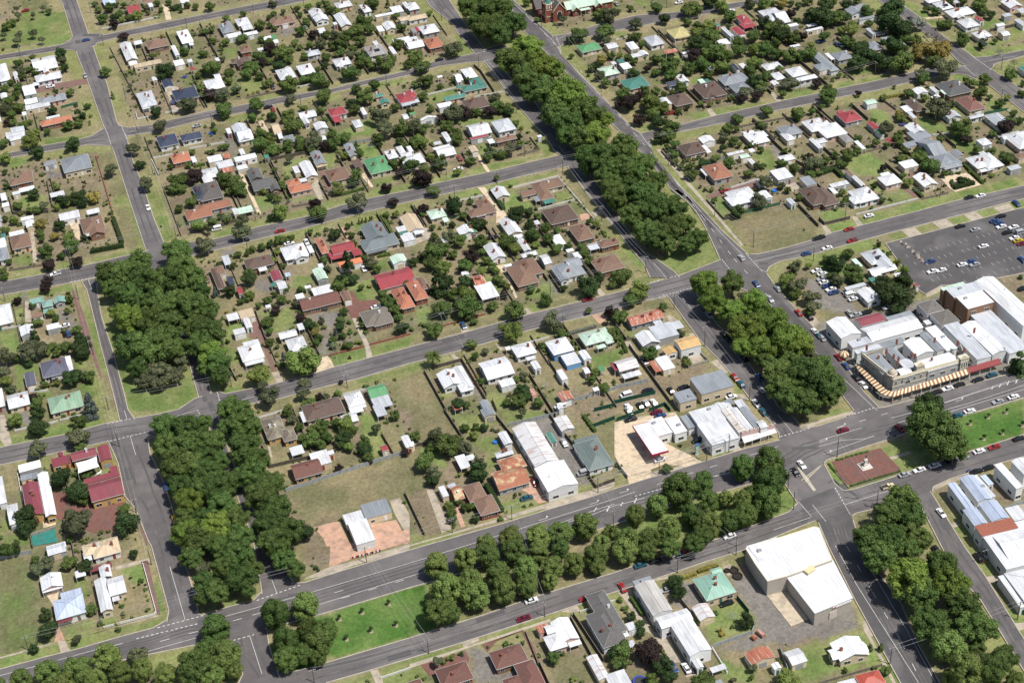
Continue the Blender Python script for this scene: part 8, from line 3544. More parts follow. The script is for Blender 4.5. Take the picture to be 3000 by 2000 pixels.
def palm(x, y):
    r_ = link('palm_tree', None, None, (x, y, 0)); tb = MB(); tb.cyl((0, 0, 0), (0, 0, 5.2), .4, .42, 9); put(tb, 'trunk', M_BARK, r_); cb = MB(); g = random.Random(int(x))
    for k in range(90):
        a = g.uniform(0, 6.28); el = g.uniform(-.3, 1.3); L_ = g.uniform(3.4, 4.3); p = Vector((0, 0, 5.4)); d = Vector((math.cos(a)*math.cos(el), math.sin(a)*math.cos(el), math.sin(el))); sd_ = Vector((-math.sin(a), math.cos(a), 0))
        for s in range(5):
            w_ = .38*(1-s/5.5)+.05; d2 = (d+Vector((0, 0, -.28*s))).normalized(); p2 = p+d2*L_/5; w2 = .38*(1-(s+1)/5.5)+.03
            cb.quad([p-sd_*w_, p+sd_*w_, p2+sd_*w2+Vector((0, 0, -.05)), p2-sd_*w2]); p = p2
    me_ = cb.mesh('crown', leafmat('leaves_mid', *LEAF['mid'])); at_ = me_.attributes.new('leaf', 'FLOAT', 'POINT'); at_.data.foreach_set('value', [.5]*len(me_.vertices)); link('crown', me_, r_)
    thing(r_, 'date palm with feathery fronds', 'palm', x, y, 'palm trees')
order = sorted(range(len(trees)), key=lambda i: -trees[i][2])
for i in order:
    x, y, R_, k = trees[i]; R_ *= {'e': 1.13, 'E': 1.22, 'o': 1.08, 'd': 1.12}.get(k, 1.06)
    if k == 'P': palm(x, y); continue
    name, kind, leaf, look, cat, nvar = TK[k]
    g = random.Random(int(x*10)*7919+int(y*10)); sz = ''
    if kind in ('garden', 'gum') and R_ < 1.55 and k != 't': name, kind, look, cat = {'y': 'golden_shrub', 'p': 'purple_shrub', 'l': 'light_shrub', 'w': 'light_shrub'}.get(k, 'shrub'), 'shrub', look.replace('tree', 'shrub').replace(' open-crowned gum', ''), 'shrub'
    elif k == 'g' and R_ < 2.25: name, look, cat = 'bush', 'mid-green rounded bush', 'bush'
    if cat == 'tree' and kind in ('garden', 'gum'): sz = 'small ' if R_ < 2.3 else ('large ' if R_ > 3.8 else '')
    if cat == 'shrub': sz = 'tiny ' if R_ < .9 else ''
    cnt[name] = cnt.get(name, 0)+1
    mesh = crown_mesh(kind, g.randrange(nvar if kind != 'shrub' else 4), leaf if not (kind == 'garden' and leaf == 'mid' and g.random() < .3) else g.choice(('elm', 'olive', 'dark')))
    zs = {'elm': .95, 'plane': 1.15, 'garden': .92, 'gum': .95, 'shrub': .9, 'cone': 1, 'column': 1, 'bare': 1}[kind]*g.uniform(.92, 1.1)
    zc = {'elm': R_*.8+3.6, 'plane': R_*.95+1.6, 'gum': R_*.7+2.0, 'bare': R_*.7+1.2, 'cone': R_*1.25, 'column': R_*1.2, 'garden': R_*.8+.7, 'shrub': R_*.62}[kind]
    if k == 't': R_, zc = .75, 1.9
    sc_ = (R_*g.uniform(.97, 1.1), R_*g.uniform(.97, 1.1), R_*zs); rz = g.uniform(0, 6.28)
    if cnt[name] > 300: stuffV.append((mesh, x, y, zc, sc_, rz)); continue
    if kind == 'shrub':
        o = link(name, mesh, None, (x, y, zc), rz); o.scale = sc_
    else:
        o = link(name, None, None, (x, y, 0), rz); c_ = link('crown', mesh, o, (0, 0, zc)); c_.scale = sc_
        th = zc*1.0 if kind != 'cone' else zc*.5
        t_ = link('trunk', TR['elm' if kind in ('elm', 'plane') else ('gum' if kind in ('gum', 'bare') else 'garden')][g.randrange(2)], o); t_.scale = (th*(1.0 if kind != 'gum' else 1.1), th, th)
        if k == 't': mu = MB(); mu.lathe([(.75, 0), (.7, .12), (0, .14)], 10); put(mu, 'mulch_ring', M_MULCH, o)
    thing(o, sz+look, cat, x, y, {'tree': 'trees', 'bush': 'bushes', 'shrub': 'shrubs'}.get(cat, cat))
# loose low planting through the back gardens: nobody could count it
hr_ = []
for l in HOUSES.split('\n'):
    for p in l.split('|'):
        a = p.split()
        if len(a) > 5: hr_.append(tuple(map(float, a[:5])))
hr_ = np.array(hr_)
def clear(x, y, pad):
    t = np.radians(hr_[:, 4]); dx = x-hr_[:, 0]; dy = y-hr_[:, 1]; u = dx*np.cos(t)+dy*np.sin(t); v = -dx*np.sin(t)+dy*np.cos(t)
    return not np.any((np.abs(u) < hr_[:, 2]/2+pad) & (np.abs(v) < hr_[:, 3]/2+pad))
nog = [ptsof(list(map(float, l[1:]))) for l in cover if l[0] in ('G', 'D', 'V', 'K', 'C', 'R', 'O', 'M', 'Y', 'C2', 'N', 'H')]
openm = np.zeros(X.shape, bool)
for p in nog: openm |= inpoly(X, Y, p)
pg = np.random.default_rng(77); planted = 0
while planted < 3300:
    x, y = pg.uniform(-60, 540), pg.uniform(250, 940); i, j = int(x-X0), int(y-Y0)
    if dist[j, i] < 7 or openm[j, i] or n12[j, i]+.35*n4[j, i] < .62: continue
    px_, py_ = pix(x, y)
    if not (-40 < px_ < 3040 and -40 < py_ < 2040) or not clear(x, y, .7): continue
    if px_ > 2350 and py_ > 800: planted += .2; continue
    s_ = pg.uniform(.35, .95)*(1.4 if pg.random() < .12 else 1); stuffV.append((crown_mesh('shrub', int(pg.integers(0, 4)), 'mid'), x, y, s_*.55, (s_, s_, s_*.85), pg.uniform(0, 6.28))); planted += 1
if stuffV:
    V = []; F = []; A = []
    for mesh, x, y, zc, s_, rz in stuffV:
        b0 = len(V); c_, sn = math.cos(rz), math.sin(rz)
        for v in mesh.vertices: vx, vy, vz = v.co.x*s_[0], v.co.y*s_[1], v.co.z*s_[2]; V.append((x+vx*c_-vy*sn, y+vx*sn+vy*c_, zc+vz))
        F += [tuple(b0+j for j in p.vertices) for p in mesh.polygons]; tn = random.uniform(-.25, .55); A += [min(1.3, max(0, d.value+tn)) for d in mesh.attributes['leaf'].data]
    me = bpy.data.meshes.new('garden_planting'); me.from_pydata(V, [], F); me.materials.append(leafmat('leaves_mid', *LEAF['mid'])); at = me.attributes.new('leaf', 'FLOAT', 'POINT'); at.data.foreach_set('value', A); me.update()
    tag(link('garden_planting', me), 'smallest green bushes and shrubs filling the back gardens between the houses', 'planting', None, 'stuff')
# hedges
HL = {'s': 'elm', 'g': 'mid', 'G': 'dark', 'k': 'dark', 'y': 'yellow', 'w': 'silver'}
for l in HEDGES.split('\n'):
    a = l.split(); c = a[0]; p = ptsof(list(map(float, a[1:]))); g = np.random.default_rng(int(abs(p[0][0])*10)); V = []; F = []; A = []; wd, hh = (.9, 1.9) if c in 'Gk' else ((.3, .5) if c == 's' else (.65, 1.3))
    mb = MB()
    for i in range(len(p)-1):
        (x0, y0), (x1, y1) = p[i], p[i+1]; L = math.hypot(x1-x0, y1-y0); ux, uy = (x1-x0)/L, (y1-y0)/L; R_ = Matrix.Translation((x0, y0, 0)) @ Matrix.Rotation(math.atan2(uy, ux), 4, 'Z'); mb.box(0, L, -wd+.1, wd-.1, 0, hh-.12, 0, R_)
        for k in range(int(L*34)):
            s = g.uniform(0, L); face = g.integers(0, 4)
            if face < 2: q_ = (s, g.uniform(-wd, wd), hh+g.normal()*.06); n_ = (0, 0, 1)
            else: sg = 1 if face == 2 else -1; q_ = (s, sg*(wd+g.normal()*.05), g.uniform(.1, hh)); n_ = (0, sg, 0)
            n_ = Vector(n_)+Vector(g.normal(size=3)*.4); n_.normalize(); t1 = n_.orthogonal().normalized(); t2 = n_.cross(t1); pp = Vector(q_); s_ = g.uniform(.12, .3)
            mb.quad([R_ @ (pp-t1*s_-t2*s_*.6), R_ @ (pp+t1*s_*.4-t2*s_), R_ @ (pp+t1*s_+t2*s_*.5), R_ @ (pp-t1*s_*.3+t2*s_)])
    me = mb.mesh('hedge', leafmat('leaves_'+HL[c], *LEAF[HL[c]])); at = me.attributes.new('leaf', 'FLOAT', 'POINT'); at.data.foreach_set('value', np.random.default_rng(1).uniform(0, 1, len(me.vertices)).astype(np.float32)); o = link('hedge', me)
    thing(o, {'s': 'low straggly border planting', 'g': 'trimmed green hedge', 'G': 'tall dark clipped hedge', 'k': 'tall dark hedge', 'y': 'yellow-green clipped hedge', 'w': 'white-flowering hedge'}[c], 'hedge', *p[len(p)//2], 'hedges')

# ---------------------------------------------------------------- houses
def window_mesh(w_, h_, name='window'):
    mb = MB(); mb.box(-w_/2, w_/2, -.06, .05, 0, h_, 0); mb.box(-w_/2+.09, w_/2-.09, -.075, 0, .09, h_-.09, 1); mb.box(-.03, .03, -.085, 0, .09, h_-.09, 0); return mb.mesh(name, [M_WHITE, M_GLASS])
WIN = [window_mesh(1.5, 1.2), window_mesh(2.2, 1.3), window_mesh(1.0, 1.3)]
db = MB(); db.box(-.48, .48, -.06, .04, 0, 2.1, 0); DOOR = [db.mesh('door', m) for m in (M_TIMBER, mat('door_green', (.05, .15, .1)), mat('door_red', (.25, .05, .04)), M_WHITE)]
gb = MB(); gb.box(-1.3, 1.3, -.06, .04, 0, 2.15, 0)
for k in range(5): gb.box(-1.28, 1.28, -.075, 0, .1+k*.42, .42+k*.42, 0)
GDOOR = [gb.mesh('garage_door', m) for m in (M_WHITE, mat('cream_door', (.6, .5, .36)), mat('grey_door', (.3, .31, .31)))]
pb = MB(); pb.box(-.06, .06, -.06, .06, 0, 1, 0); POST = pb.mesh('post', M_WHITE)
chb = MB(); chb.box(-.42, .42, -.32, .32, 0, 1.9, 0); chb.box(-.5, .5, -.4, .4, 1.6, 1.75, 0); chb.cyl((-.18, 0, 1.9), (-.18, 0, 2.2), .11, .09, 8, 0); chb.cyl((.18, 0, 1.9), (.18, 0, 2.2), .11, .09, 8, 0); CHIM = chb.mesh('chimney', M_BRICK)
chw = MB(); chw.box(-.4, .4, -.3, .3, 0, 1.8, 0); chw.box(-.46, .46, -.36, .36, 1.7, 1.8, 0); CHIMW = chw.mesh('chimney', M_WHITE)
ab_ = MB(); ab_.cyl((0, 0, 0), (0, 0, 2.6), .035, .03, 5); ab_.box(-.7, .7, -.02, .02, 2.4, 2.44); [ab_.box(sx-.015, sx+.015, -.4, .4, 2.4, 2.43) for sx in (-.6, -.2, .2, .6)]; AERIAL = ab_.mesh('tv_aerial', M_STEEL)
fb_ = MB(); fb_.cyl((0, 0, 0), (0, 0, 1.1), .12, .12, 8); fb_.cyl((0, 0, 1.1), (0, 0, 1.3), .2, .14, 8); FLUE = fb_.mesh('flue', M_STEEL)
def roof_rect(mb, x, y, w_, d, z, sh, pitch, wall, ov):
    """roof over rect centre x,y (local); adds gable walls to `wall`; returns ridge height"""
    x0, x1, y0, y1 = x-w_/2, x+w_/2, y-d/2, y+d/2; t = .16
    def under(pts): mb.quad(pts[::-1])
    if sh == 'F':
        s = .03*d; pts = [(x0, y0, z), (x1, y0, z), (x1, y1, z+s), (x0, y1, z+s)]; b = len(mb.v); mb.v += pts+[(a, b_, c-t) for a, b_, c in pts]
        for q_ in ((0, 1, 2, 3), (7, 6, 5, 4), (0, 4, 5, 1), (1, 5, 6, 2), (2, 6, 7, 3), (3, 7, 4, 0)): mb.f.append(tuple(b+i for i in q_)); mb.m.append(0 if q_[0] == 0 and q_[1] == 1 else 1)
        return z+s
    if sh == 'H':
        if w_ >= d: hgt = d/2*pitch; r1, r2 = (x0+d/2, y, z+hgt), (x1-d/2, y, z+hgt); S = [[(x0, y0, z), (x1, y0, z), r2, r1], [(x1, y0, z), (x1, y1, z), r2], [(x1, y1, z), (x0, y1, z), r1, r2], [(x0, y1, z), (x0, y0, z), r1]]
        else: hgt = w_/2*pitch; r1, r2 = (x, y0+w_/2, z+hgt), (x, y1-w_/2, z+hgt); S = [[(x0, y0, z), (x1, y0, z), r1], [(x1, y0, z), (x1, y1, z), r2, r1], [(x1, y1, z), (x0, y1, z), r2], [(x0, y1, z), (x0, y0, z), r1, r2]]
        for s in S: mb.quad(s)
        for c in ((x0, y0, z), (x1, y0, z)): mb.cyl(c, r1 if (w_ >= d and c[0] == x0) or w_ < d else r2, .09, .09, 4, 1, False)
        for c in ((x0, y1, z), (x1, y1, z)): mb.cyl(c, r2 if (w_ >= d and c[0] == x1) or w_ < d else r1, .09, .09, 4, 1, False)
        mb.cyl(r1, r2 if r1 != r2 else (r1[0]+.01, r1[1], r1[2]), .09, .09, 4, 1, False)
    else:
        if sh == 'A':
            hgt = d/2*pitch; r1, r2 = (x0, y, z+hgt), (x1, y, z+hgt); mb.quad([(x0, y0, z), (x1, y0, z), r2, r1]); mb.quad([(x1, y1, z), (x0, y1, z), r1, r2]); mb.cyl(r1, r2, .09, .09, 4, 1, False)
            hw = (d/2-ov)*pitch
            for xx in (x0+ov, x1-ov): wall.quad([(xx, y0+ov, z-.1), (xx, y1-ov, z-.1), (xx, y, z+hw)] if xx > x else [(xx, y1-ov, z-.1), (xx, y0+ov, z-.1), (xx, y, z+hw)])
        else:
            hgt = w_/2*pitch; r1, r2 = (x, y0, z+hgt), (x, y1, z+hgt); mb.quad([(x0, y1, z), (x0, y0, z), r1, r2]); mb.quad([(x1, y0, z), (x1, y1, z), r2, r1]); mb.cyl(r1, r2, .09, .09, 4, 1, False)
            hw = (w_/2-ov)*pitch
            for yy in (y0+ov, y1-ov): wall.quad([(x0+ov, yy, z-.1), (x1-ov, yy, z-.1), (x, yy, z+hw)] if yy < y else [(x1-ov, yy, z-.1), (x0+ov, yy, z-.1), (x, yy, z+hw)])
            hgt = hgt
    # gutter / fascia all round
    for (a, b_, c, d_) in ((x0, x1, y0-.03, y0+.05), (x0, x1, y1-.05, y1+.03), (x0-.03, x0+.05, y0, y1), (x1-.05, x1+.03, y0, y1)):
        if (sh == 'A' and d_-c > .5) or (sh == 'B' and b_-a > .5): continue
        mb.box(a, b_, c, d_, z-.17, z+.012, 2)
    return z+hgt
GUT = mat('gutter', (.6, .6, .58))
H = []
def wallcode(rc, big, g):
    if rc in ('t', 'T', 'o', 't4', 'T2', 't5', 'o2', 'q3', 'q2'): return g.choice('bbrkbc')
    if rc in ('N', 'n', 'n3', 'n4', 'C', 'c5'): return g.choice('Wcccg')
    if rc in ('c', 'c2', 'c3'): return g.choice('cbW')
    return g.choice('WWWcccgg' if g.random() < .25 else 'WWWccgk')
for li, l in enumerate(HOUSES.split('\n')):
    parts = l.split('|'); wc = parts.pop() if len(parts[-1].split()) == 1 else ''
    rects = []
    for p in parts: a = p.split(); rects.append(list(map(float, a[:6]))+a[6:])
    g = random.Random(li*31+7)
    cx0, cy0, _, _, th, z0 = rects[0][:6]; area = sum(r_[2]*r_[3] for r_ in rects); main = rects[0]
    big = main[5] >= 4.4; small = rects[0][2]*rects[0][3] < 46 and not big and len(rects) == 1
    fl = main[7] == 'F'
    wcode = wc or (g.choice('WWgcc') if small else ('w' if big else wallcode(main[6], big, g)))
    nm = 'shed' if small and not fl else ('carport' if small and fl and area < 30 and g.random() < .5 else ('shed' if small else ('shop_building' if big else 'house')))
    root = link(nm, None, None, (cx0, cy0, 0), math.radians(th)); ca, sa = math.cos(math.radians(-th)), math.sin(math.radians(-th))
    main_roof = None; wall = MB(); ov = .45 if not (small or big) else .18
    for ri, (x, y, w_, d, t_, z, rc, sh) in enumerate(rects):
        lx, ly = (x-cx0)*ca-(y-cy0)*sa, (x-cx0)*sa+(y-cy0)*ca; rf = MB()
        z = z-.004*ri; pitch = {'i': .38, 't': .46}.get(RC[rc][2], .42) if not (small or big) else .28
        if min(w_, d) > 11: pitch *= .75
        if ri > 0 and sh != 'F' and main[7] != 'F': z += .03
        oo = ov if sh != 'F' or big else .12
        post_only = (sh == 'F' and ri > 0 and z < 3 and not wc) or nm == 'carport'
        roof_rect(rf, lx, ly, w_, d, z, sh, pitch, wall, oo)
        ro = put(rf, 'roof' if not (post_only and ri > 0) else 'verandah_roof', [roofmat(rc), ridgemat(rc), GUT], root)
        if main_roof is None: main_roof = ro
        if post_only:
            for px_ in (lx-w_/2+.15, lx+w_/2-.15):
                for py_ in (ly-d/2+.15, ly+d/2-.15): q_ = link('post', POST, root, (px_, py_, 0)); q_.scale = (1, 1, z-.15)
            continue
        e = .001*ri; wall.box(lx-w_/2+oo+e, lx+w_/2-oo-e, ly-d/2+oo+e, ly+d/2-oo-e, 0, z-.03)
        if big: # parapets and tall walls get a row of windows
            n = max(1, int(w_/4.5))
            for k in range(n): link('window', WIN[1], root, (lx-w_/2+w_*(k+.5)/n, ly-d/2+oo-.02, 1.1 if z < 7 else z-3.2))
            n = max(1, int(d/6))
            for k in range(n): link('window', WIN[1], root, (lx-w_/2+oo-.02, ly-d/2+d*(k+.5)/n, 1.2), -math.pi/2)
            if sh == 'F' and g.random() < .6:
                v_ = MB(); v_.box(-.7, .7, -.5, .5, 0, .8); put(v_, 'roof_vent', M_STEEL, ro, (lx+g.uniform(-.3, .3)*w_, ly+g.uniform(-.3, .3)*d, z+.02))
        elif not small and ri < 3 and w_ > 2.6:
            if sh != 'F' or ri == 0:
                n = max(1, min(4, int((w_-1)/3.0)))
                for k in range(n):
                    xx = lx-w_/2+oo+(w_-2*oo)*(k+.5)/n
                    if k == n//2 and ri == 0: link('door', DOOR[g.randrange(4)], root, (xx, ly-d/2+oo-.02, .15))
                    else: link('window', WIN[g.randrange(2)], root, (xx, ly-d/2+oo-.02, .95))
                for k in range(max(1, min(2, int(d/5)))):
                    yy = ly-d/2+oo+(d-2*oo)*(k+.5)/max(1, min(2, int(d/5)))
                    link('window', WIN[2], root, (lx-w_/2+oo-.02, yy, .95), -math.pi/2)
                    if ri == 0 or g.random() < .5: link('window', WIN[2], root, (lx+w_/2-oo+.02, yy, .95), math.pi/2)
        elif small and ri == 0:
            if w_ > 3.1: link('garage_door', GDOOR[g.randrange(3)], root, (lx, ly-d/2+oo-.02, .02))
            else: link('door', DOOR[g.randrange(4)], root, (lx, ly-d/2+oo-.02, .05))
    if wall.f: put(wall, 'wall', wallmat(wcode), root)
    if not small and not big and main[7] in 'HAB':
        for k in range(g.choice((0, 1, 1, 2)) if main[6] not in ('t4',) else 1):
            pz = .40*min(main[2], main[3])/2*.55
            link('chimney', CHIMW if g.random() < .3 else CHIM, main_roof, (g.uniform(-.28, .28)*main[2], g.uniform(-.22, .22)*main[3]*.7, main[5]+pz-.3))
    if not small and not big and main[2]*main[3] > 75 and g.random() < .03:
        s_ = MB(); s_.box(-1.4, 1.4, -.9, .9, 0, .08); so_ = put(s_, 'solar_panel', M_GLASS, main_roof, (0, -main[3]*.25, main[5]+main[3]*.25*.42+.12)); so_.rotation_euler = (.38, 0, 0)
    if not small and not big and main[7] in 'HAB' and g.random() < .45: link('tv_aerial', AERIAL, main_roof, (g.uniform(-.2, .2)*main[2], g.uniform(-.2, .2)*main[3], main[5]+.40*min(main[2], main[3])/2*.7))
    if not small and main[7] in 'HAB' and g.random() < .35: link('flue', FLUE, main_roof, (g.uniform(-.3, .3)*main[2], g.uniform(-.25, .25)*main[3], main[5]+.3))
    word = RC[main[6]][0]; shp = {'H': 'hip-roofed', 'A': 'gabled', 'B': 'gabled', 'F': 'flat-roofed'}[main[7]]
    szw = 'small ' if (not small and area < 75) else ('large ' if area > 190 and not big else '')
    if nm == 'carport': look = f'{word} carport'; cat = 'carport'
    elif nm == 'shed': look = f'{shp} shed with {word} roof'; cat = 'shed'
    elif big: look = f'{shp} shop block, {word} roof'; cat = 'building'
    else: look = f'{szw}{shp} house with {word} roof'; cat = 'house'
    H.append((cx0, cy0, word.replace(' iron', '').replace('-roofed', '')+' roof', area, root.name, nm)); thing(root, look, cat, cx0, cy0, {'house': 'houses', 'shed': 'backyard sheds', 'carport': 'carports', 'building': 'commercial buildings'}[cat])

# ---------------------------------------------------------------- fences
# back boundaries between neighbouring houses that stand side by side
AUTO = []; big = [(h_[0], h_[1]) for h_ in H if h_[5] == 'house']
for i, (xa, ya) in enumerate(big):
    best = None
    for j, (xb, yb) in enumerate(big):
        du, dv = xb-xa, yb-ya
        if 11 < du < 27 and abs(dv) < 6 and (best is None or du < best[0]): best = (du, j)
    if best:
        xb, yb = big[best[1]]; mx_, my_ = (xa+xb)/2, (ya+yb)/2
        for off in (0, 1.5, -1.5, 3, -3):
            ok = [t for t in np.arange(-22, 22.1, 1.0) if dist[int(my_+t-Y0), int(mx_+off-X0)] > 4 and not openm[int(my_+t-Y0), int(mx_+off-X0)] and clear(mx_+off, my_+t, .35)]
            run = []; cur_ = []
            for t in np.arange(-22, 22.1, 1.0):
                if t in ok: cur_.append(t)
                else: run = max(run, cur_, key=len); cur_ = []
            run = max(run, cur_, key=len)
            if len(run) > 14: AUTO.append(('k' if (i % 3) else 't', mx_+off, my_+run[0], mx_+off, my_+run[-1])); break
FENCES = FENCES+'\n'+'\n'.join('%s %.1f %.1f %.1f %.1f' % a for a in AUTO)
FM = {'e': ('low stone garden edging', mat('garden_edging', (.22, .19, .16), noise=.2), .35), 'w': ('white picket fence', M_WHITE, 1.0), 't': ('low timber fence', M_TIMBER, 1.1), 'k': ('tall dark paling fence', mat('dark_paling', (.10, .085, .07), rough=.9, noise=.3, scale=3), 1.7), 'g': ('green mesh fence', mat('green_fence', (.05, .13, .08)), 1.4), 'm': ('low red brick wall', M_BRICK, .8), 'q': ('grey iron fence', mat('grey_fence', (.30, .32, .32), noise=.15), 1.6), 'n': ('dark green metal fence', mat('dark_green_fence', (.012, .06, .04)), 1.7), 'T': ('brown paling fence', mat('brown_paling', (.24, .17, .10), noise=.3, scale=3), 1.8), 'b': ('low blockwork wall', mat('block_wall', (.32, .29, .25), noise=.2), 1.2)}
for l in FENCES.split('\n'):
    a = l.split(); c = a[0]; p = ptsof(list(map(float, a[1:]))); nm, m, hh = FM[c]; root = link('wall' if c in 'mb' else 'fence', None, None, (p[0][0], p[0][1], 0)); mb = MB(); ps = MB(); top = MB()
    for i in range(len(p)-1):
        x0, y0 = p[i][0]-p[0][0], p[i][1]-p[0][1]; x1, y1 = p[i+1][0]-p[0][0], p[i+1][1]-p[0][1]; L = math.hypot(x1-x0, y1-y0)
        if L < .3: continue
        R_ = Matrix.Translation((x0, y0, 0)) @ Matrix.Rotation(math.atan2(y1-y0, x1-x0), 4, 'Z'); th_ = .11 if c in 'mb' else .03
        if c == 'w':
            mb.box(0, L, -.02, .02, .75, .9, 0, R_); mb.box(0, L, -.02, .02, .25, .38, 0, R_)
            k = 0.
            while k < L: mb.box(k, k+.16, -.045, -.02, .08, hh, 0, R_); k += .32
        else: mb.box(0, L, -th_, th_, 0, hh, 0, R_)
        n = max(1, int(L/2.6))
        for k in range(n+1): mb.box(L*k/n-.07, L*k/n+.07, -.09-th_, .09+th_, 0, hh+.07, 0, R_)
        top.box(0, L, -.05-th_, .05+th_, hh, hh+.05, 0, R_)
    put(mb, 'panel', m, root); put(top, 'capping', m if c not in 'kt' else M_TIMBER, root)
    mid = p[len(p)//2]; thing(root, nm, 'wall' if c in 'mb' else 'fence', (p[0][0]+mid[0])/2, (p[0][1]+mid[1])/2, 'garden fences')

# ---------------------------------------------------------------- cars
def car_meshes(typ, colr, metal=.2):
    body = MB(); glass = MB()
    def loft(prof, w0, w1, mb, m=0):
        # prof: list of (x, z) side outline, extruded in y with inset at the top
        n = len(prof)
        zmin = min(q[1] for q in prof); zmax = max(q[1] for q in prof)
        def wd(z): t = (z-zmin)/(zmax-zmin); return w0*(1-t)+w1*t
        b = len(mb.v); mb.v += [(x, -wd(z), z) for x, z in prof]+[(x, wd(z), z) for x, z in prof]
        mb.f.append(tuple(b+i for i in range(n))); mb.m.append(m); mb.f.append(tuple(b+2*n-1-i for i in range(n))); mb.m.append(m)
        for i in range(n): j = (i+1) % n; mb.f.append((b+j, b+i, b+n+i, b+n+j)); mb.m.append(m)
    if typ == 'car':
        loft([(-2.25, .35), (2.25, .35), (2.28, .68), (2.1, .82), (1.0, .95), (-1.35, .98), (-2.2, .92), (-2.3, .7)], .90, .84, body)
        loft([(1.05, .94), (.35, 1.40), (-.95, 1.42), (-1.6, .97)], .76, .60, glass); loft([(.30, 1.395), (.34, 1.45), (-.92, 1.47), (-.98, 1.40)], .62, .58, body)
    elif typ == 'van':
        loft([(-2.3, .35), (2.3, .35), (2.3, .9), (1.7, 1.15), (1.15, 1.95), (-2.2, 1.98), (-2.3, 1.0)], .92, .84, body); loft([(1.74, 1.13), (1.22, 1.85), (1.0, 1.85), (1.0, 1.13)], .93, .88, glass); loft([(.8, 1.2), (.8, 1.7), (-2.0, 1.7), (-2.0, 1.2)], .935, .90, glass)
    else:
        loft([(-2.4, .45), (2.35, .45), (2.35, .85), (1.1, 1.0), (-2.4, .95)], .90, .86, body); loft([(1.1, .98), (.55, 1.5), (-.4, 1.52), (-.5, .98)], .80, .66, glass); loft([(.5, 1.49), (.5, 1.56), (-.4, 1.58), (-.4, 1.5)], .68, .62, body)
        body.box(-2.35, -.6, -.8, .8, .95, 1.0, 1); body.box(-2.4, -.55, -.88, -.8, .95, 1.25, 0); body.box(-2.4, -.55, .8, .88, .95, 1.25, 0)
    m = mat('car_paint_'+colr, CARC[colr][1], rough=.25, noise=.03, spec=.6)
    return body.mesh('body', [m, M_DARK]), glass.mesh('glass', M_GLASS)
CARC = {'w': ('white', (.75, .75, .75)), 'k': ('black', (.012, .014, .016)), 'b': ('blue', (.03, .07, .19)), 'r': ('red', (.30, .025, .025)), 'm': ('maroon', (.16, .01, .03)), 'N': ('teal', (.02, .10, .14)), 'q': ('silver', (.35, .36, .37)), 'y': ('yellow', (.5, .38, .02)), 'c': ('cream', (.65, .55, .35))}
wm = MB(); wm.cyl((0, -.11, 0), (0, .11, 0), .33, .33, 12, 0); WHEEL = wm.mesh('wheel', mat('tyre', (.02, .02, .02)))
lm = MB(); lm.box(-.03, .04, -.16, .16, -.07, .07); LAMP = lm.mesh('headlight', mat('lamp_glass', (.7, .7, .68), rough=.2)); TAIL = lm.mesh('tail_light', mat('tail_glass', (.35, .02, .02), rough=.3))
PROT = {}
for li, l in enumerate(CARS.split('\n')):
    a = l.split(); x, y, ang, colr, typ = float(a[0]), float(a[1]), math.radians(float(a[2])), a[3], a[4]
    if colr == 'w' and (li*7) % 5 in (0, 3): colr = 'q'
    nm = {'car': 'car', 'van': 'van', 'ute': 'pickup_truck'}[typ]
    if (typ, colr) not in PROT:
        bm_, gm_ = car_meshes(typ, colr); r_ = link(nm, None); kids = [link('body', bm_, r_), link('window', gm_, r_)]
        for sx in (1.4, -1.4):
            for sy in (.8, -.8): kids.append(link('wheel', WHEEL, r_, (sx, sy, .33)))
        sub_ = []
        for sy in (.6, -.6): sub_.append(link('headlight', LAMP, kids[0], (2.28, sy, .66))); sub_.append(link('tail_light', TAIL, kids[0], (-2.32, sy, .74)))
        reg(r_, kids, {kids[0]: sub_}); PROT[(typ, colr)] = r_; r_.location = (x, y, .28); r_.rotation_euler = (0, 0, ang); o = r_
    else: o = copy_tree(PROT[(typ, colr)], (x, y, .28), ang)
    thing(o, f'{CARC[colr][0]} '+{'car': 'car', 'van': 'van', 'ute': 'pickup truck'}[typ], {'car': 'car', 'van': 'van', 'ute': 'truck'}[typ], x, y, 'cars')

# ---------------------------------------------------------------- power poles and wires
pm = MB(); pm.cyl((0, 0, 0), (0, 0, 1), .17, .12, 8); POLE = pm.mesh('pole', mat('pole_timber', (.13, .11, .095), rough=.9, noise=.2)); cm = MB(); cm.box(-1.1, 1.1, -.06, .06, -.07, .07); ARM = cm.mesh('crossarm', mat('arm_timber', (.30, .28, .26))); im = MB(); im.lathe([(.05, 0), (.09, .05), (.05, .2), (0, .22)], 8); INS = im.mesh('insulator', M_WHITE)
for li, l in enumerate(POLES.split('\n')):
    x, y, h_, a = map(float, l.split()); g = random.Random(li); o = link('power_pole', None, None, (x, y, 0), math.radians(a)+(math.pi/2 if g.random() < .35 else 0)); q_ = link('pole', POLE, o); q_.scale = (1, 1, h_)
    link('crossarm', ARM, o, (0, 0, h_-.4))
    if h_ > 8: link('crossarm', ARM, o, (0, 0, h_-1.4))
    for sx in (-.95, -.4, .4, .95): link('insulator', INS, o, (sx, 0, h_-.33))
    thing(o, ('tall ' if h_ > 8.3 else '')+'timber power pole', 'power pole', x, y, 'power poles')

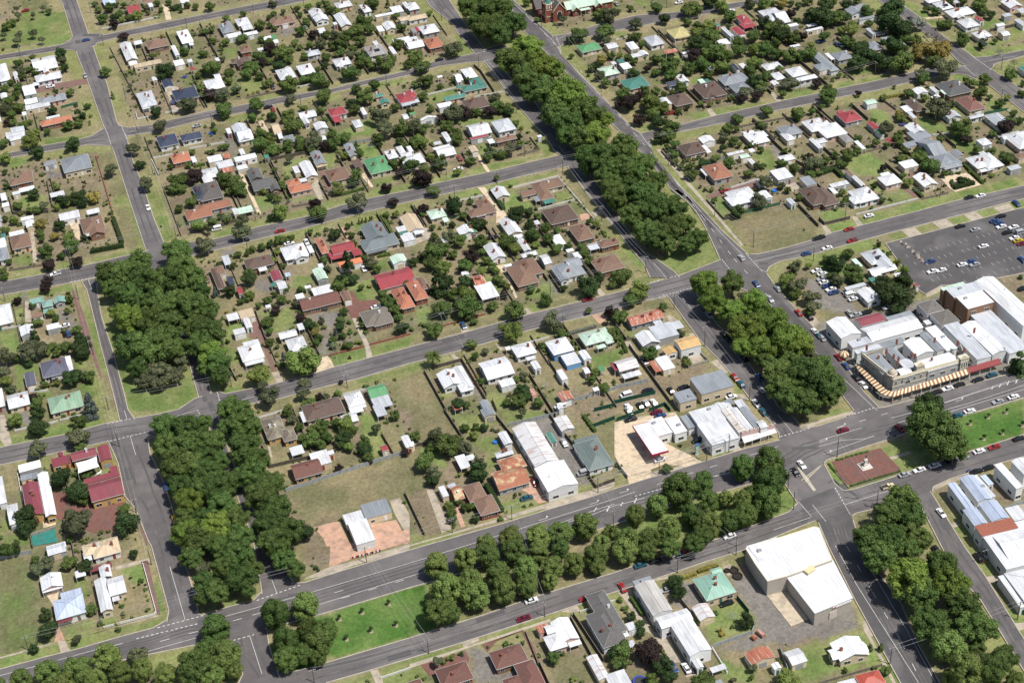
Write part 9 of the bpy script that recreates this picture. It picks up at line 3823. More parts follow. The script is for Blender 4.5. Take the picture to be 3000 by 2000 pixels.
PP = [tuple(map(float, l.split())) for l in POLES.split('\n')]; M_WIRE = mat('wire', (.35, .34, .33)); done = set()
for i, (x, y, h_, a) in enumerate(PP):
    cand = []
    for j, (x2, y2, h2_, a2) in enumerate(PP):
        d = math.hypot(x2-x, y2-y)
        if j == i or not 18 < d < 62: continue
        an = math.degrees(math.atan2(y2-y, x2-x)) % 180; off = min(abs(an-0), abs(an-180), abs(an-90))
        if off < 9: cand.append((d, j))
    for d, j in sorted(cand)[:2]:
        if (min(i, j), max(i, j)) in done: continue
        done.add((min(i, j), max(i, j))); x2, y2, h2_, _ = PP[j]; wb = MB(); nx_, ny_ = -(y2-y)/d, (x2-x)/d
        for o_ in (-.8, .8):
            for k in range(8):
                t0, t1 = k/8, (k+1)/8; f_ = lambda t: (x+(x2-x)*t+nx_*o_, y+(y2-y)*t+ny_*o_, (h_-.25)*(1-t)+(h2_-.25)*t-4*.6*t*(1-t)); wb.cyl(f_(t0), f_(t1), .035, .035, 4, 0, False)
        o = put(wb, 'power_line', M_WIRE); thing(o, 'pair of thin overhead power wires', 'power line', (x+x2)/2, (y+y2)/2, 'overhead power lines')
for k, p in enumerate(SPEC['hoists']):
    root = link('clothes_hoist', None, None, (p[0], p[1], 0), k); hb = MB(); hb.cyl((0, 0, 0), (0, 0, 2.1), .06, .06, 6); put(hb, 'post', M_STEEL, root); hb = MB()
    for q in range(4): a = q*math.pi/2; hb.cyl((0, 0, 2.0), (math.cos(a)*1.9, math.sin(a)*1.9, 2.25), .045, .045, 5)
    for rr_ in (.9, 1.4, 1.85):
        for q in range(4): a, b2 = q*math.pi/2, (q+1)*math.pi/2; hb.cyl((math.cos(a)*rr_, math.sin(a)*rr_, 2.15), (math.cos(b2)*rr_, math.sin(b2)*rr_, 2.15), .02, .02, 4)
    put(hb, 'arms', M_STEEL, root); thing(root, 'rotary clothes hoist on a back lawn', 'clothes hoist', p[0], p[1], 'clothes hoists')
# ---------------------------------------------------------------- special buildings and objects
def V2(p): return Vector((p[0], p[1]))
def facade(mb, a, b, z0, z1, t=.4, m=0):
    d = (V2(b)-V2(a)); L = d.length; R_ = Matrix.Translation((a[0], a[1], 0)) @ Matrix.Rotation(math.atan2(d.y, d.x), 4, 'Z'); mb.box(0, L, 0, t, z0, z1, m, R_); return R_, L
M_STONE = mat('grey_render', (.42, .40, .35), rough=.85, noise=.15, scale=1.5, stain=(.22, .21, .2)); M_TRIM = mat('cream_trim', (.60, .55, .42)); M_CREAM = mat('awning_cream', (.72, .62, .42), rough=.6); M_RUST = mat('awning_rust', (.29, .13, .07), rough=.6)
# hotel on the corner
hp = SPEC['hotel']; root = link('corner_hotel', None, None, (hp[2][0], hp[2][1], 0)); O = hp[2]; hl = [(p[0]-O[0], p[1]-O[1]) for p in hp]
wl = MB(); cr = MB()
for i in range(3):
    R_, L = facade(wl, hl[i], hl[i+1], 0, 8.0); cr.box(-.1, L+.1, -.3, .55, 7.9, 8.25, 0, R_); cr.box(0, L, -.15, .1, 4.4, 4.6, 0, R_); cr.box(0, L, -.05, .35, 8.25, 8.9, 0, R_)
    n = max(1, int(L/2.6))
    for k in range(n):
        xx = L*(k+.5)/n; p_ = R_ @ Vector((xx, -.02, 5.1)); wn = link('window', WIN[2], root, p_, math.atan2(hl[i+1][1]-hl[i][1], hl[i+1][0]-hl[i][0])); wn.scale = (1, 1, 1.45)
        p_ = R_ @ Vector((xx, -.02, .7)); wn = link('window', WIN[1], root, p_, math.atan2(hl[i+1][1]-hl[i][1], hl[i+1][0]-hl[i][0])); wn.scale = (.8, 1, 1.4)
# back walls
R_, L = facade(wl, hl[3], (hl[3][0]+3, hl[3][1]+9), 0, 8.0); R_, L = facade(wl, (hl[0][0]+10, hl[0][1]+1), hl[0], 0, 8)
put(wl, 'wall', M_STONE, root); put(cr, 'cornice', M_TRIM, root)
ha = math.radians(SPEC['yaw']['hotel'])
for bx in SPEC['bays']:
    b_ = MB(); R_ = Matrix.Translation((bx[0]-O[0], bx[1]-O[1], 0)) @ Matrix.Rotation(ha, 4, 'Z'); b_.box(-1.7, 1.7, -1.0, 1.2, 0, 9.2, 0, R_); b_.box(-1.9, 1.9, -1.2, 1.4, 9.2, 9.5, 1, R_); b_.box(-1.9, 1.9, -1.2, .2, 7.9, 8.2, 1, R_)
    for sx in (-1.5, -.5, .5, 1.5): b_.box(sx-.13, sx+.13, -1.15, -.98, 4.6, 9.2, 1, R_)
    b_.v += [tuple(R_ @ Vector(q)) for q in ((-1.7, -1.1, 9.5), (1.7, -1.1, 9.5), (0, -1.1, 10.7), (-1.7, -.5, 9.5), (1.7, -.5, 9.5), (0, -.5, 10.7))]; n_ = len(b_.v)-6
    for q in ((0, 1, 2), (5, 4, 3), (0, 2, 5, 3), (1, 4, 5, 2)): b_.f.append(tuple(n_+i for i in q)); b_.m.append(1)
    put(b_, 'pediment_bay', [M_STONE, M_TRIM], root)
    for sx in (-1, 0, 1):
        wn = link('window', WIN[2], root, R_ @ Vector((sx, -1.04, 5.3)), ha); wn.scale = (.6, 1, 1.7)
dm = SPEC['dome'][0]; t_ = MB(); t_.cyl((dm[0]-O[0], dm[1]-O[1], 0), (dm[0]-O[0], dm[1]-O[1], 8.9), 1.9, 1.9, 10); t_.lathe([(2.1, 8.9), (2.1, 9.2), (1.6, 9.3), (1.5, 9.9), (1.1, 10.6), (.4, 11), (.1, 11.6), (0, 11.7)], 12, 1, (dm[0]-O[0], dm[1]-O[1], 0)); put(t_, 'corner_turret', [M_STONE, mat('dome_stone', (.48, .42, .33), noise=.2)], root)
for p_ in SPEC['chims']: cq = link('chimney', CHIM, root, (p_[0]-O[0], p_[1]-O[1], 7.6)); cq.scale = (.8, .8, 1.15)
thing(root, 'two-storey grey Victorian hotel with pedimented bays and domed corner turret', 'hotel', O[0], O[1], None, True)
def awning(name, outer, inner, zo, zi, mats, step, parent, O, posts=True, drop=.35):
    def rs(p, n):
        d = [0]
        for i in range(1, len(p)): d.append(d[-1]+math.hypot(p[i][0]-p[i-1][0], p[i][1]-p[i-1][1]))
        t = np.linspace(0, d[-1], n+1); return list(zip(np.interp(t, d, [q[0]-O[0] for q in p]), np.interp(t, d, [q[1]-O[1] for q in p])))
    # match segments so both rails turn the corner together
    mb = MB(); kk = 0
    for s in range(len(outer)-1):
        L = math.hypot(outer[s+1][0]-outer[s][0], outer[s+1][1]-outer[s][1]); n = max(1, round(L/step)); A = rs(outer[s:s+2], n); B = rs(inner[s:s+2], n)
        for i in range(n):
            a0, a1, b0, b1 = A[i], A[i+1], B[i], B[i+1]; m = kk % len(mats); kk += 1
            mb.quad([(a0[0], a0[1], zo), (a1[0], a1[1], zo), (b1[0], b1[1], zi), (b0[0], b0[1], zi)], m); mb.quad([(a0[0], a0[1], zo-drop), (a1[0], a1[1], zo-drop), (a1[0], a1[1], zo), (a0[0], a0[1], zo)], m); mb.quad([(b0[0], b0[1], zi-.12), (b1[0], b1[1], zi-.12), (a1[0], a1[1], zo-.12), (a0[0], a0[1], zo-.12)], m)
    put(mb, name, mats, parent)
    if posts:
        for s in range(len(outer)-1):
            L = math.hypot(outer[s+1][0]-outer[s][0], outer[s+1][1]-outer[s][1]); n = max(1, int(L/4))
            for i in range(n):
                t = i/n; q_ = link('post', POST, parent, (outer[s][0]*(1-t)+outer[s+1][0]*t-O[0]+.1, outer[s][1]*(1-t)+outer[s+1][1]*t-O[1]+.3, 0)); q_.scale = (1.4, 1.4, zo-.1)
awning('striped_awning', SPEC['awn_out'], SPEC['awn_in'], 3.2, 3.95, [M_CREAM, M_RUST], .85, root, O)
awning('red_awning', SPEC['awn3_out'], SPEC['awn3_in'], 3.2, 4.0, [mat('awning_red', (.23, .05, .05), rough=.5)], 2, root, O)
gl = SPEC['globe'][0]; g_ = MB()
for k in range(12):
    a0, a1 = 2*math.pi*k/12, 2*math.pi*(k+1)/12; n6 = 6
    for j in range(n6):
        p0, p1 = math.pi*j/n6/1.6, math.pi*(j+1)/n6/1.6; P_ = lambda a, p: (2.0*math.sin(p)*math.cos(a), 2.0*math.sin(p)*math.sin(a), 2.2+1.5*math.cos(p)); g_.quad([P_(a0, p1), P_(a1, p1), P_(a1, p0), P_(a0, p0)], k % 2)
o = put(g_, 'domed_awning', [M_CREAM, M_RUST], None, (gl[0], gl[1], 0)); thing(o, 'small domed brown and cream striped canopy over a side doorway', 'canopy', gl[0], gl[1], None, True)
# white hall with a slanted street side
hp = SPEC['hall']; O = hp[0]; root = link('corner_hall', None, None, (O[0], O[1], 0)); hl = [(p[0]-O[0], p[1]-O[1]) for p in hp]; h2 = [(p[0]-O[0], p[1]-O[1]) for p in SPEC['hall2']]
M_HW = mat('hall_wall', (.42, .38, .33), noise=.08); cxh = sum(p[0] for p in hl)/len(hl); cyh = sum(p[1] for p in hl)/len(hl)
def grow(pl, k): cx_, cy_ = sum(p[0] for p in pl)/len(pl), sum(p[1] for p in pl)/len(pl); return [(cx_+(p[0]-cx_)*k, cy_+(p[1]-cy_)*k) for p in pl]
b_ = MB(); b_.prism(hl, 0, 6.6); b_.prism(grow(h2, .99), 0, 5.5); put(b_, 'wall', M_HW, root)
M_HR = mat('hall_roof', (.66, .67, .68), rough=.45, noise=.05, scale=.3, ribs=.16, stain=(.5, .5, .5), stain_amt=.3)
for pl, z_ in ((grow(hl, 1.012), 6.61), (grow(h2, 1.012), 5.51)): b_ = MB(); b_.prism(pl, z_, z_+.28); put(b_, 'roof', M_HR, root)
b_ = MB()
for i in range(len(hl)): a1, b1 = Vector((*hl[i], 6.9)), Vector((*hl[(i+1) % len(hl)], 6.9)); b_.cyl(a1, b1, .16, .16, 4)
put(b_, 'gutter', M_CREAM, root); b_ = MB(); b_.box(-.3, .3, -.3, .3, 0, .5); put(b_, 'whirly_vent', M_STEEL, root, (hl[0][0]*.6+hl[5][0]*.1+2.5, hl[0][1]-2.5, 6.9))
hl = [None]*4+[h2[1], h2[2], h2[3]]; cxh = sum(p[0] for p in h2)/4; cyh = sum(p[1] for p in h2)/4
d_ = (V2(hl[5])-V2(hl[4])).normalized(); b_ = MB(); b_.box(-1.8, 1.8, -1.1, 1.1, 0, .9); put(b_, 'roof_vent', mat('cream_box', (.65, .55, .33)), root, (h2[0][0]*.5+h2[1][0]*.5-.8, h2[0][1]*.5+h2[1][1]*.5-1.2, 6.0), math.radians(18))
sg = MB(); a_, b2 = hl[5], hl[6]; dd = (V2(b2)-V2(a_)); an = math.atan2(dd.y, dd.x)+math.pi; sg.box(-3.6, 3.6, -.1, .1, 4.5, 5.2, 0); sg.box(-3.4, -2.3, -.13, -.1, 4.6, 5.1, 1)
mp_ = ((a_[0]*.72+b2[0]*.28), (a_[1]*.72+b2[1]*.28)); put(sg, 'sign_board', [M_WHITE, mat('sign_red', (.5, .02, .02))], root, (mp_[0], mp_[1]-.12, 0), an)
rd = MB(); rd.box(-1.4, 1.4, -.06, .1, 0, 3.2); put(rd, 'roller_door', mat('cream_roller', (.55, .50, .42)), root, (a_[0]*.5+b2[0]*.5, a_[1]*.5+b2[1]*.5-.12, 0), an)
thing(root, 'big white-roofed hall with one slanted side along the highway', 'hall', O[0]+cxh, O[1]+cyh, None, True)
tp = SPEC['island']; b_ = MB(); b_.prism(tp, .2, .46); tag(put(b_, 'traffic_island', MATS['kerb_concrete']), kind='structure')
# service station canopy
cp = SPEC['canopy']; O = cp[0]; cl = [(p[0]-O[0], p[1]-O[1]) for p in cp]; root = link('station_canopy', None, None, (O[0], O[1], 0)); b_ = MB(); b_.prism(cl, 4.5, 5.2); put(b_, 'fascia', mat('canopy_maroon', (.35, .02, .06)), root)
cc = (sum(p[0] for p in cl)/4, sum(p[1] for p in cl)/4); ins = [(cc[0]+(p[0]-cc[0])*.965, cc[1]+(p[1]-cc[1])*.965) for p in cl]; b_ = MB(); b_.prism(ins, 5.1, 5.28); put(b_, 'roof', roofmat('W'), root)
ax = ((V2(cl[3])+V2(cl[2]))-(V2(cl[0])+V2(cl[1])))/2; ac = (V2(cl[0])+V2(cl[1]))/2
for t in (.2, .5, .8):
    p_ = ac+ax*t; q_ = link('column', POST, root, (p_.x, p_.y, 0)); q_.scale = (3, 3, 4.5); pu = MB(); pu.box(-.5, .5, -.3, .3, 0, 1.7, 0); pu.box(-.4, .4, -.32, .32, 1.1, 1.5, 1); put(pu, 'fuel_pump', [M_WHITE, M_DARK], root, (p_.x+1.0, p_.y, .1))
thing(root, 'long white service station canopy edged in maroon', 'canopy', O[0], O[1], None, True)
tp = SPEC['totem'][0]; a = math.radians(SPEC['yaw']['totem']); b_ = MB(); b_.box(-.75, .75, -.2, .2, 0, .7, 0); b_.box(-.8, .8, -.15, .15, .7, 4.2, 1); b_.box(-.8, .8, -.16, .16, 4.2, 5.2, 2)
for k in range(4): b_.box(-.55, .55, -.18, -.15, 1.1+k*.75, 1.45+k*.75, 0)
o = put(b_, 'price_sign', [M_WHITE, mat('sign_green', (.02, .25, .08)), mat('sign_blue', (.03, .2, .42))], None, (tp[0], tp[1], 0), a); thing(o, 'tall green and blue service station price sign', 'sign', tp[0], tp[1], None, True)
# shop verandah with a lattice roof on the corner by the station
p = SPEC['awn2']; O = p[0]; root = link('shop_verandah', None, None, (O[0], O[1], 0)); b_ = MB(); pl = [(q[0]-O[0], q[1]-O[1]) for q in p]; b_.quad([(pl[3][0], pl[3][1], 2.9), (pl[2][0], pl[2][1], 2.9), (pl[1][0], pl[1][1], 3.6), (pl[0][0], pl[0][1], 3.6)]); b_.quad([(pl[0][0], pl[0][1], 3.5), (pl[1][0], pl[1][1], 3.5), (pl[2][0], pl[2][1], 2.8), (pl[3][0], pl[3][1], 2.8)]); put(b_, 'roof', roofmat('z5'), root)
for t in (0.03, .25, .5, .75, .97): q_ = link('post', POST, root, (pl[3][0]*(1-t)+pl[2][0]*t, pl[3][1]*(1-t)+pl[2][1]*t+.1, 0)); q_.scale = (1.3, 1.3, 2.85)
thing(root, 'weathered street verandah on posts along a row of pink shopfronts', 'verandah', O[0], O[1], None, True)
pf = MB(); R_, L = facade(pf, pl[0], pl[1], 3.5, 5.6, .35); 
for k in range(9): pf.box(L*k/8-.16, L*k/8+.16, -.12, .45, 5.6, 6.1, 1, R_)
o = put(pf, 'parapet', [mat('pink_parapet', (.60, .42, .38), noise=.1), M_TRIM], None, (O[0], O[1], 0)); o.parent = root; o.location = (0, 0, 0)
# church
def at_(p): return (p[0], p[1], 0)
ca = math.radians(SPEC['church_yaw']); tp = SPEC['church_tower'][0]; root = link('church', None, None, at_(tp), ca); M_RB = mat('church_brick', (.23, .082, .055), rough=.9, noise=.15, scale=2)
tw = MB(); tw.box(-2.2, 2.2, -.3, 4.1, 0, 10.5, 0)
for z in (3.2, 7, 10.2): tw.box(-2.32, 2.32, -.42, 4.22, z, z+.35, 1)
for sx in (-1.4, 0, 1.4): tw.box(sx-.35, sx+.35, -.4, -.28, 8, 9.9, 1)
for sx in (-2.3, 2.3):
    for yy in (-.4, 4.2): tw.box(sx-.35, sx+.35, yy-.35, yy+.35, 0, 11.4, 0); tw.cyl((sx, yy, 11.4), (sx, yy, 12.6), .35, .02, 6, 1)
put(tw, 'tower', [M_RB, M_TRIM], root); sp = MB(); sp.cyl((0, 1.9, 10.5), (0, 1.9, 17.5), 2.1, .05, 8); put(sp, 'spire', mat('copper_green', (.10, .24, .20)), root)
nv_ = SPEC['church_nave'][0]; dx, dy = nv_[0]-tp[0], nv_[1]-tp[1]; lx, ly = dx*math.cos(-ca)-dy*math.sin(-ca), dx*math.sin(-ca)+dy*math.cos(-ca)
wl = MB(); rf = MB(); wl.box(lx-3.6, lx+3.6, ly, ly+20, 0, 6); roof_rect(rf, lx, ly+10, 8, 21, 6, 'B', 1.15, wl, .4); put(rf, 'roof', [roofmat('q6'), ridgemat('q6'), M_TRIM], root)
wl.box(lx-9, lx+3, ly+9, ly+19, 0, 5.5); rf = MB(); roof_rect(rf, lx-6, ly+14, 9, 10.5, 5.5, 'A', .9, wl, .4); put(rf, 'transept_roof', [roofmat('q6'), ridgemat('q6'), M_TRIM], root)
put(wl, 'wall', M_RB, root); gt = MB()
gt.cyl((lx-4.1, ly-.1, 5.9), (lx, ly-.1, 10.7), .22, .22, 6); gt.cyl((lx+4.1, ly-.1, 5.9), (lx, ly-.1, 10.7), .22, .22, 6); gt.cyl((lx, ly-.1, 10.7), (lx, ly-.1, 12.2), .15, .02, 6)
for sx in (-3.6, 3.6): gt.box(lx+sx-.35, lx+sx+.35, ly-.5, ly+.3, 0, 6.6, 1)
put(gt, 'gable_trim', [M_TRIM, M_RB], root); gw = MB(); gw.cyl((lx, ly-.12, 4.6), (lx, ly+.05, 4.6), 1.5, 1.5, 14, 0); gw.cyl((lx, ly-.16, 4.6), (lx, ly, 4.6), 1.15, 1.15, 14, 1); gw.box(lx-1.2, lx+1.2, ly-.14, ly+.05, 1.6, 4.6, 1); put(gw, 'gothic_window', [M_TRIM, M_GLASS], root)
thing(root, 'red brick Gothic church with tower, green spire and cream-edged gable', 'church', tp[0], tp[1], None, True)
h0, h1 = SPEC['church_hall']; hr = link('parish_hall', None, None, at_(h0), math.atan2(h1[1]-h0[1], h1[0]-h0[0])); L = math.hypot(h1[0]-h0[0], h1[1]-h0[1]); wl = MB(); rf = MB(); wl.box(0, L, 0, 9, 0, 4); roof_rect(rf, L/2, 4.5, L+.8, 10, 4, 'A', .55, wl, .4); put(rf, 'roof', [roofmat('C'), ridgemat('C'), M_TRIM], hr)
for k, xx in enumerate((4.5, L-9)):
    rf = MB(); wl.box(xx-1.8, xx+1.8, -2.2, .2, 0, 3.7); roof_rect(rf, xx, -.6, 4.4, 5, 3.7, 'B', .9, wl, .4); put(rf, 'porch_roof', [roofmat('C'), ridgemat('C'), M_TRIM], hr); link('window', WIN[2], hr, (xx, -2.25, 1))
b_ = MB(); b_.box(7, 13, -3, .2, 3, 3.15); put(b_, 'verandah_roof', roofmat('C'), hr)
for xx in (7.2, 10, 12.8): q_ = link('post', POST, hr, (xx, -2.8, 0)); q_.scale = (1.3, 1.3, 3)
for k in range(6): link('window', WIN[2], hr, (1.5+k*L/6.2, -.03, 1))
put(wl, 'wall', M_RB, hr); thing(hr, 'long red brick hall with pale mint gabled roof and porches beside the church', 'hall', h0[0]+8, h0[1]+3, None, True)
# shade sails
for key, z, nm in (('sail', 4.5, 'large rectangular white shade sail in the red-roofed courtyard'), ('sail2', 3, 'small triangular white shade sail in the red-roofed courtyard')):
    p = SPEC[key]; O = p[0]; root = link('shade_sail', None, None, (O[0], O[1], 0)); b_ = MB(); n = len(p); c_ = (sum(q[0] for q in p)/n, sum(q[1] for q in p)/n); ring = []
    for i in range(n):
        a, b2 = p[i], p[(i+1) % n]; ring.append((a[0]-O[0], a[1]-O[1], z+(.5 if i % 2 else 0))); mx_, my_ = (a[0]+b2[0])/2, (a[1]+b2[1])/2; ring.append((mx_+(c_[0]-mx_)*.1-O[0], my_+(c_[1]-my_)*.1-O[1], z+.1))
    ce = (c_[0]-O[0], c_[1]-O[1], z+.15)
    for i in range(len(ring)): b_.quad([ring[i], ring[(i+1) % len(ring)], ce]); b_.quad([(v[0], v[1], v[2]-.03) for v in (ce, ring[(i+1) % len(ring)], ring[i])])
    put(b_, 'canvas', M_WHITE, root)
    for i in range(n): q_ = link('post', POST, root, (p[i][0]-O[0], p[i][1]-O[1], 0)); q_.scale = (1, 1, z+(.5 if i % 2 else 0))
    thing(root, nm, 'shade sail', c_[0], c_[1], None, True)
# long low banner sign by the footpath
p = SPEC['banner']; d = V2(p[1])-V2(p[0]); L = d.length; root = link('banner_sign', None, None, (p[0][0], p[0][1], 0), math.atan2(d.y, d.x)); b_ = MB()
for k in range(16): b_.box(L*k/16, L*(k+1)/16, -.03, .03, .3, 1.2, (0, 1, 0, 2, 1, 0, 1, 2)[k % 8])
put(b_, 'banner', [mat('banner_red', (.45, .03, .02)), M_WHITE, M_DARK], root)
for t in range(5): q_ = link('post', POST, root, (L*t/4, .1, 0)); q_.scale = (1, 1, 1.3)
thing(root, 'long low red, white and black banner sign beside the footpath', 'sign', p[0][0], p[0][1], None, True)
# round tanks, trampolines, pools, rusty drums
for (p, r_), lab in zip(SPEC['rings'], ('smallest of three black concrete trough rings by the white hall', 'upper large black trough ring by the white hall', 'lower large black trough ring by the white hall')):
    R_ = r_/3.92*.125; b_ = MB(); b_.lathe([(R_, 0), (R_, .7), (R_*.88, .7), (R_*.85, .25), (0, .2)], 20); o = put(b_, 'trough_ring', mat('black_concrete', (.03, .025, .022), noise=.2), None, (p[0], p[1], 0)); thing(o, lab, 'trough', p[0], p[1], None, True)
for (p, r_) in SPEC['tramp']:
    R_ = r_/3.92*.125; root = link('trampoline', None, None, (p[0], p[1], 0)); b_ = MB(); b_.lathe([(R_*.78, .72), (R_, .74), (R_, .66), (R_*.8, .66)], 20); put(b_, 'rim_pad', mat('pad_blue', (.03, .06, .4)), root); b_ = MB(); b_.lathe([(R_*.8, .70), (0, .69)], 20); put(b_, 'mat', M_DARK, root)
    for k in range(4): a = k*math.pi/2+.6; q_ = link('leg', POST, root, (math.cos(a)*R_*.9, math.sin(a)*R_*.9, 0)); q_.scale = (.5, .5, .66)
    thing(root, 'round trampoline on a back lawn', 'trampoline', p[0], p[1], 'trampolines')
for (p, r_) in SPEC['pool']:
    R_ = r_/3.92*.125; b_ = MB(); b_.lathe([(R_, 0), (R_, .8), (R_*.92, .8), (R_*.9, .62), (0, .6)], 18); o = put(b_, 'paddling_pool', mat('pool_blue', (.04, .16, .5), rough=.3, noise=.1), None, (p[0], p[1], 0)); thing(o, 'round blue above-ground pool', 'pool', p[0], p[1], 'garden pools')
for k, p in enumerate(SPEC['tank']):
    b_ = MB(); b_.cyl((0, -1.4 if k == 0 else -.7, .9), (0, 1.4 if k == 0 else .7, .9), .8, .8, 14)
    for sy in (-.6, .6): b_.box(-.6, .6, sy*(1 if k == 0 else .5)-.1, sy*(1 if k == 0 else .5)+.1, 0, .5)
    o = put(b_, 'steel_tank', roofmat('z'), None, (p[0], p[1], 0), .3); thing(o, ('larger' if k == 0 else 'smaller')+' rusty steel tank lying in the gravel yard', 'tank', p[0], p[1], None, True)
# statue
def figure(name, mats, pose='stand', s=1.0):
    """one continuous skinned body"""
    J = [(0, 0, .95, .13), (0, 0, 1.12, .13), (0, 0, 1.38, .16), (0, 0, 1.5, .06), (0, .01, 1.60, .09), (0, .01, 1.72, .085),
         (.10, 0, .9, .09), (.12, .02 if pose == 'stand' else .16, .5, .065), (.13, 0 if pose == 'stand' else .05, .08, .045), (.13, -.14, .04, .04), (-.10, 0, .9, .09), (-.12, -.02 if pose == 'stand' else -.14, .5, .065), (-.13, .02 if pose == 'stand' else -.2, .08, .045), (-.13, -.12, .04, .04),
         (.19, 0, 1.42, .06), (.25, .02, 1.15, .045), (.24, -.1, .92, .035), (-.19, 0, 1.42, .06), (-.25, .02, 1.15, .045), (-.24, -.08, .92, .035)]
    E = [(0, 1), (1, 2), (2, 3), (3, 4), (4, 5), (0, 6), (6, 7), (7, 8), (8, 9), (0, 10), (10, 11), (11, 12), (12, 13), (2, 14), (14, 15), (15, 16), (2, 17), (17, 18), (18, 19)]
    me = bpy.data.meshes.new(name); me.from_pydata([j[:3] for j in J], E, []); o = link(name, me); md = o.modifiers.new('skin', 'SKIN'); sv = me.skin_vertices[0].data
    for i, j in enumerate(J): sv[i].radius = (j[3], j[3]); sv[i].use_root = (i == 0)
    o.modifiers.new('sub', 'SUBSURF').levels = 1; o.modifiers['sub'].render_levels = 1; me.materials.append(mats); o.scale = (s, s, s); return o
p = SPEC['statue'][0]; a = math.radians(SPEC['yaw']['statue']); root = link('war_memorial', None, None, (p[0], p[1], 0), a); M_MARB = mat('memorial_stone', (.62, .58, .52), noise=.1); b_ = MB(); b_.box(-2.1, 2.1, -2.1, 2.1, 0, .35); b_.box(-1.6, 1.6, -1.6, 1.6, .35, .7); put(b_, 'steps', M_MARB, root)
b_ = MB(); b_.box(-.75, .75, -.75, .75, .7, 1.5); b_.box(-.5, .5, -.5, .5, 1.5, 3.2); b_.box(-.62, .62, -.62, .62, 3.2, 3.4); put(b_, 'pedestal', M_MARB, root)
for sx in (-1, 1): b_ = MB(); b_.lathe([(.22, 0), (.18, .5), (.3, .7), (.16, .9), (0, 1)], 10, 0, (sx*1.15, 0, .7)); put(b_, 'urn', mat('bronze', (.06, .05, .04)), root)
f_ = figure('statue_figure', mat('bronze', (.06, .05, .04)), 'stand', 1.15); f_.parent = root; f_.location = (0, 0, 3.4); thing(root, 'stone war memorial topped by a standing soldier figure on the brown garden bed', 'memorial', p[0], p[1], None, True)
for i, (p, cc, lab) in enumerate(((SPEC['person'][0], (.05, .07, .12), 'person in dark clothes standing on the grass near the huge dark trees'), *[(q, c_, l_) for q, c_, l_ in zip(SPEC['persons'], ((.5, .1, .08), (.6, .6, .6), (.08, .08, .1), (.5, .45, .3), (.6, .62, .62)), ('person in a red top on the corner footpath below the striped awning', 'person in pale clothes on the footpath before the striped awning', 'person in black walking on the footpath below the striped awning', 'person in cream beside the parked cars by the striped awning', 'person in white beside the wide left road'))])):
    o = figure('person', mat('clothes_%d' % i, cc), 'walk' if i % 2 else 'stand'); o.location = (p[0], p[1], .05); o.rotation_euler = (0, 0, i*1.3); thing(o, lab, 'person', p[0], p[1], None, True)
p = SPEC['moto'][0]; root = link('motorbike', None, None, (p[0], p[1], .3), .4); b_ = MB()
b_.box(-.5, .45, -.14, .14, .5, .85); b_.cyl((.45, 0, .8), (.75, 0, .3), .05, .05, 6); b_.box(-.7, -.1, -.13, .13, .78, .9); put(b_, 'frame', mat('moto_blue', (.03, .08, .35)), root)
for sx in (.72, -.65): b_ = MB(); b_.cyl((sx, -.06, .32), (sx, .06, .32), .32, .32, 12); put(b_, 'wheel', MATS['tyre'], root)
b_ = MB(); b_.cyl((.42, -.35, 1.0), (.42, .35, 1.0), .03, .03, 6); put(b_, 'handlebar', M_STEEL, root); thing(root, 'motorbike parked on the street near the black cars', 'motorbike', p[0], p[1], None, True)
# garden bed with rocks along the car park
p = SPEC['rockrow']; g = random.Random(3); d = V2(p[1])-V2(p[0])
for k in range(26):
    t = k/25; q_ = V2(p[0])+d*t+Vector((g.uniform(-.6, .6), g.uniform(-.6, .6))); b_ = MB(); R_ = g.uniform(.6, 1.2); b_.lathe([(R_, 0), (R_*g.uniform(.8, 1), R_*.5), (R_*.5, R_*.9), (0, R_)], 7); o = put(b_, 'boulder', mat('boulder_%d' % (k % 3), ((.35, .3, .25), (.2, .17, .15), (.12, .10, .10))[k % 3], noise=.3), None, (q_.x, q_.y, 0)); thing(o, 'boulder in the rock row beside the car park', 'boulder', q_.x, q_.y, 'boulders beside the car park')

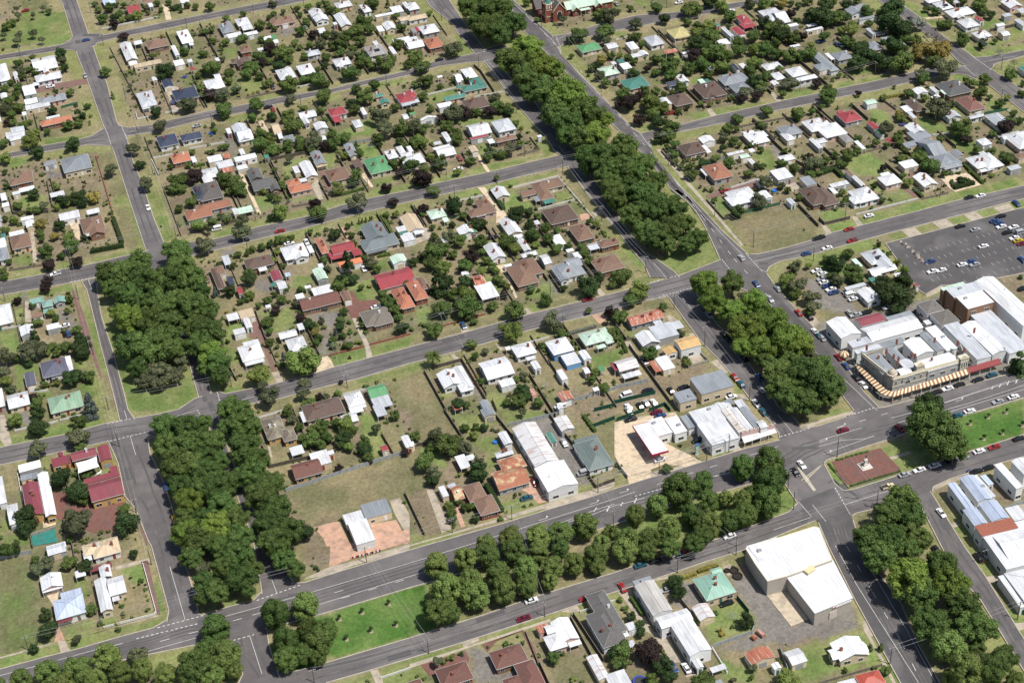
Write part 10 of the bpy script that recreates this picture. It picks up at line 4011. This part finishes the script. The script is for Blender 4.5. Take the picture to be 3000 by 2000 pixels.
# ---------------------------------------------------------------- labels
def place(x, y):
    px_, py_ = pix(x, y); cx_ = ['far left', 'left', 'left of centre', 'centre', 'right of centre', 'right', 'far right'][max(0, min(6, int(px_/3000*7)))]
    cy_ = ['top edge', 'upper part', 'above the middle', 'middle height', 'below the middle', 'lower part', 'bottom edge'][max(0, min(6, int(py_/2000*7)))]
    return f'{cy_}, {cx_}'
hx = np.array([h_[0] for h_ in H]); hy = np.array([h_[1] for h_ in H]); big_ = np.array([h_[3] > 60 for h_ in H])
ORD = ['leftmost', 'second', 'third', 'fourth', 'fifth', 'sixth', 'seventh', 'eighth', 'ninth', 'tenth', 'eleventh', 'twelfth', 'thirteenth', 'fourteenth', 'fifteenth', 'sixteenth', 'seventeenth', 'eighteenth']
groups = {}
for o, look, grp, x, y, own in THINGS:
    if own: o['label'] = look; continue
    d = np.hypot(hx-x, hy-y)+np.where(big_, 0, 1e4)
    for k, h_ in enumerate(H):
        if h_[4] == o.name: d[k] = 1e9
    k = int(np.argmin(d)); px0, py0 = pix(x, y); px1, py1 = pix(H[k][0], H[k][1])
    rel = ('left of' if px0 < px1-18 else 'right of' if px0 > px1+18 else ('above' if py0 < py1 else 'below'))
    if grp == 'boulders beside the car park': base = look
    else: base = f'{look} {rel} {H[k][2]}'
    lab = f'{base}, {place(x, y)}'; groups.setdefault(lab, []).append((px0, o, grp))
for lab, it in groups.items():
    it.sort(key=lambda t: t[0])
    for n, (px0, o, grp) in enumerate(it):
        l_ = lab if len(it) == 1 else (f'{ORD[min(n, 17)]} from left: {lab}' if n else f'leftmost: {lab}')
        ws_ = l_.split(); 
        
        for dropw in ('thin', 'spreading', ' timber', ' tiled', ' weathered', 'in the avenue', 'of centre', ' the', ' iron', ' open-crowned', 'commercial ', ' part', ' height', ' leafy', ' round', ' edge', ' far', ' mulch', ' ring', ' roof'):
            if len(l_.split()) > 16: l_ = l_.replace(' '+dropw.strip(), '' if dropw != 'of centre' else '-centre')
        o['label'] = l_
        if grp: o['group'] = grp
print('LONG', [o['label'] for o in C.objects if 'label' in o and len(o['label'].split()) > 16][:20])
print('THINGS', len(THINGS), 'objects', len(bpy.data.objects), 'counts', {k: v for k, v in cnt.items() if v > 100}, 'stuff', len(stuffV))
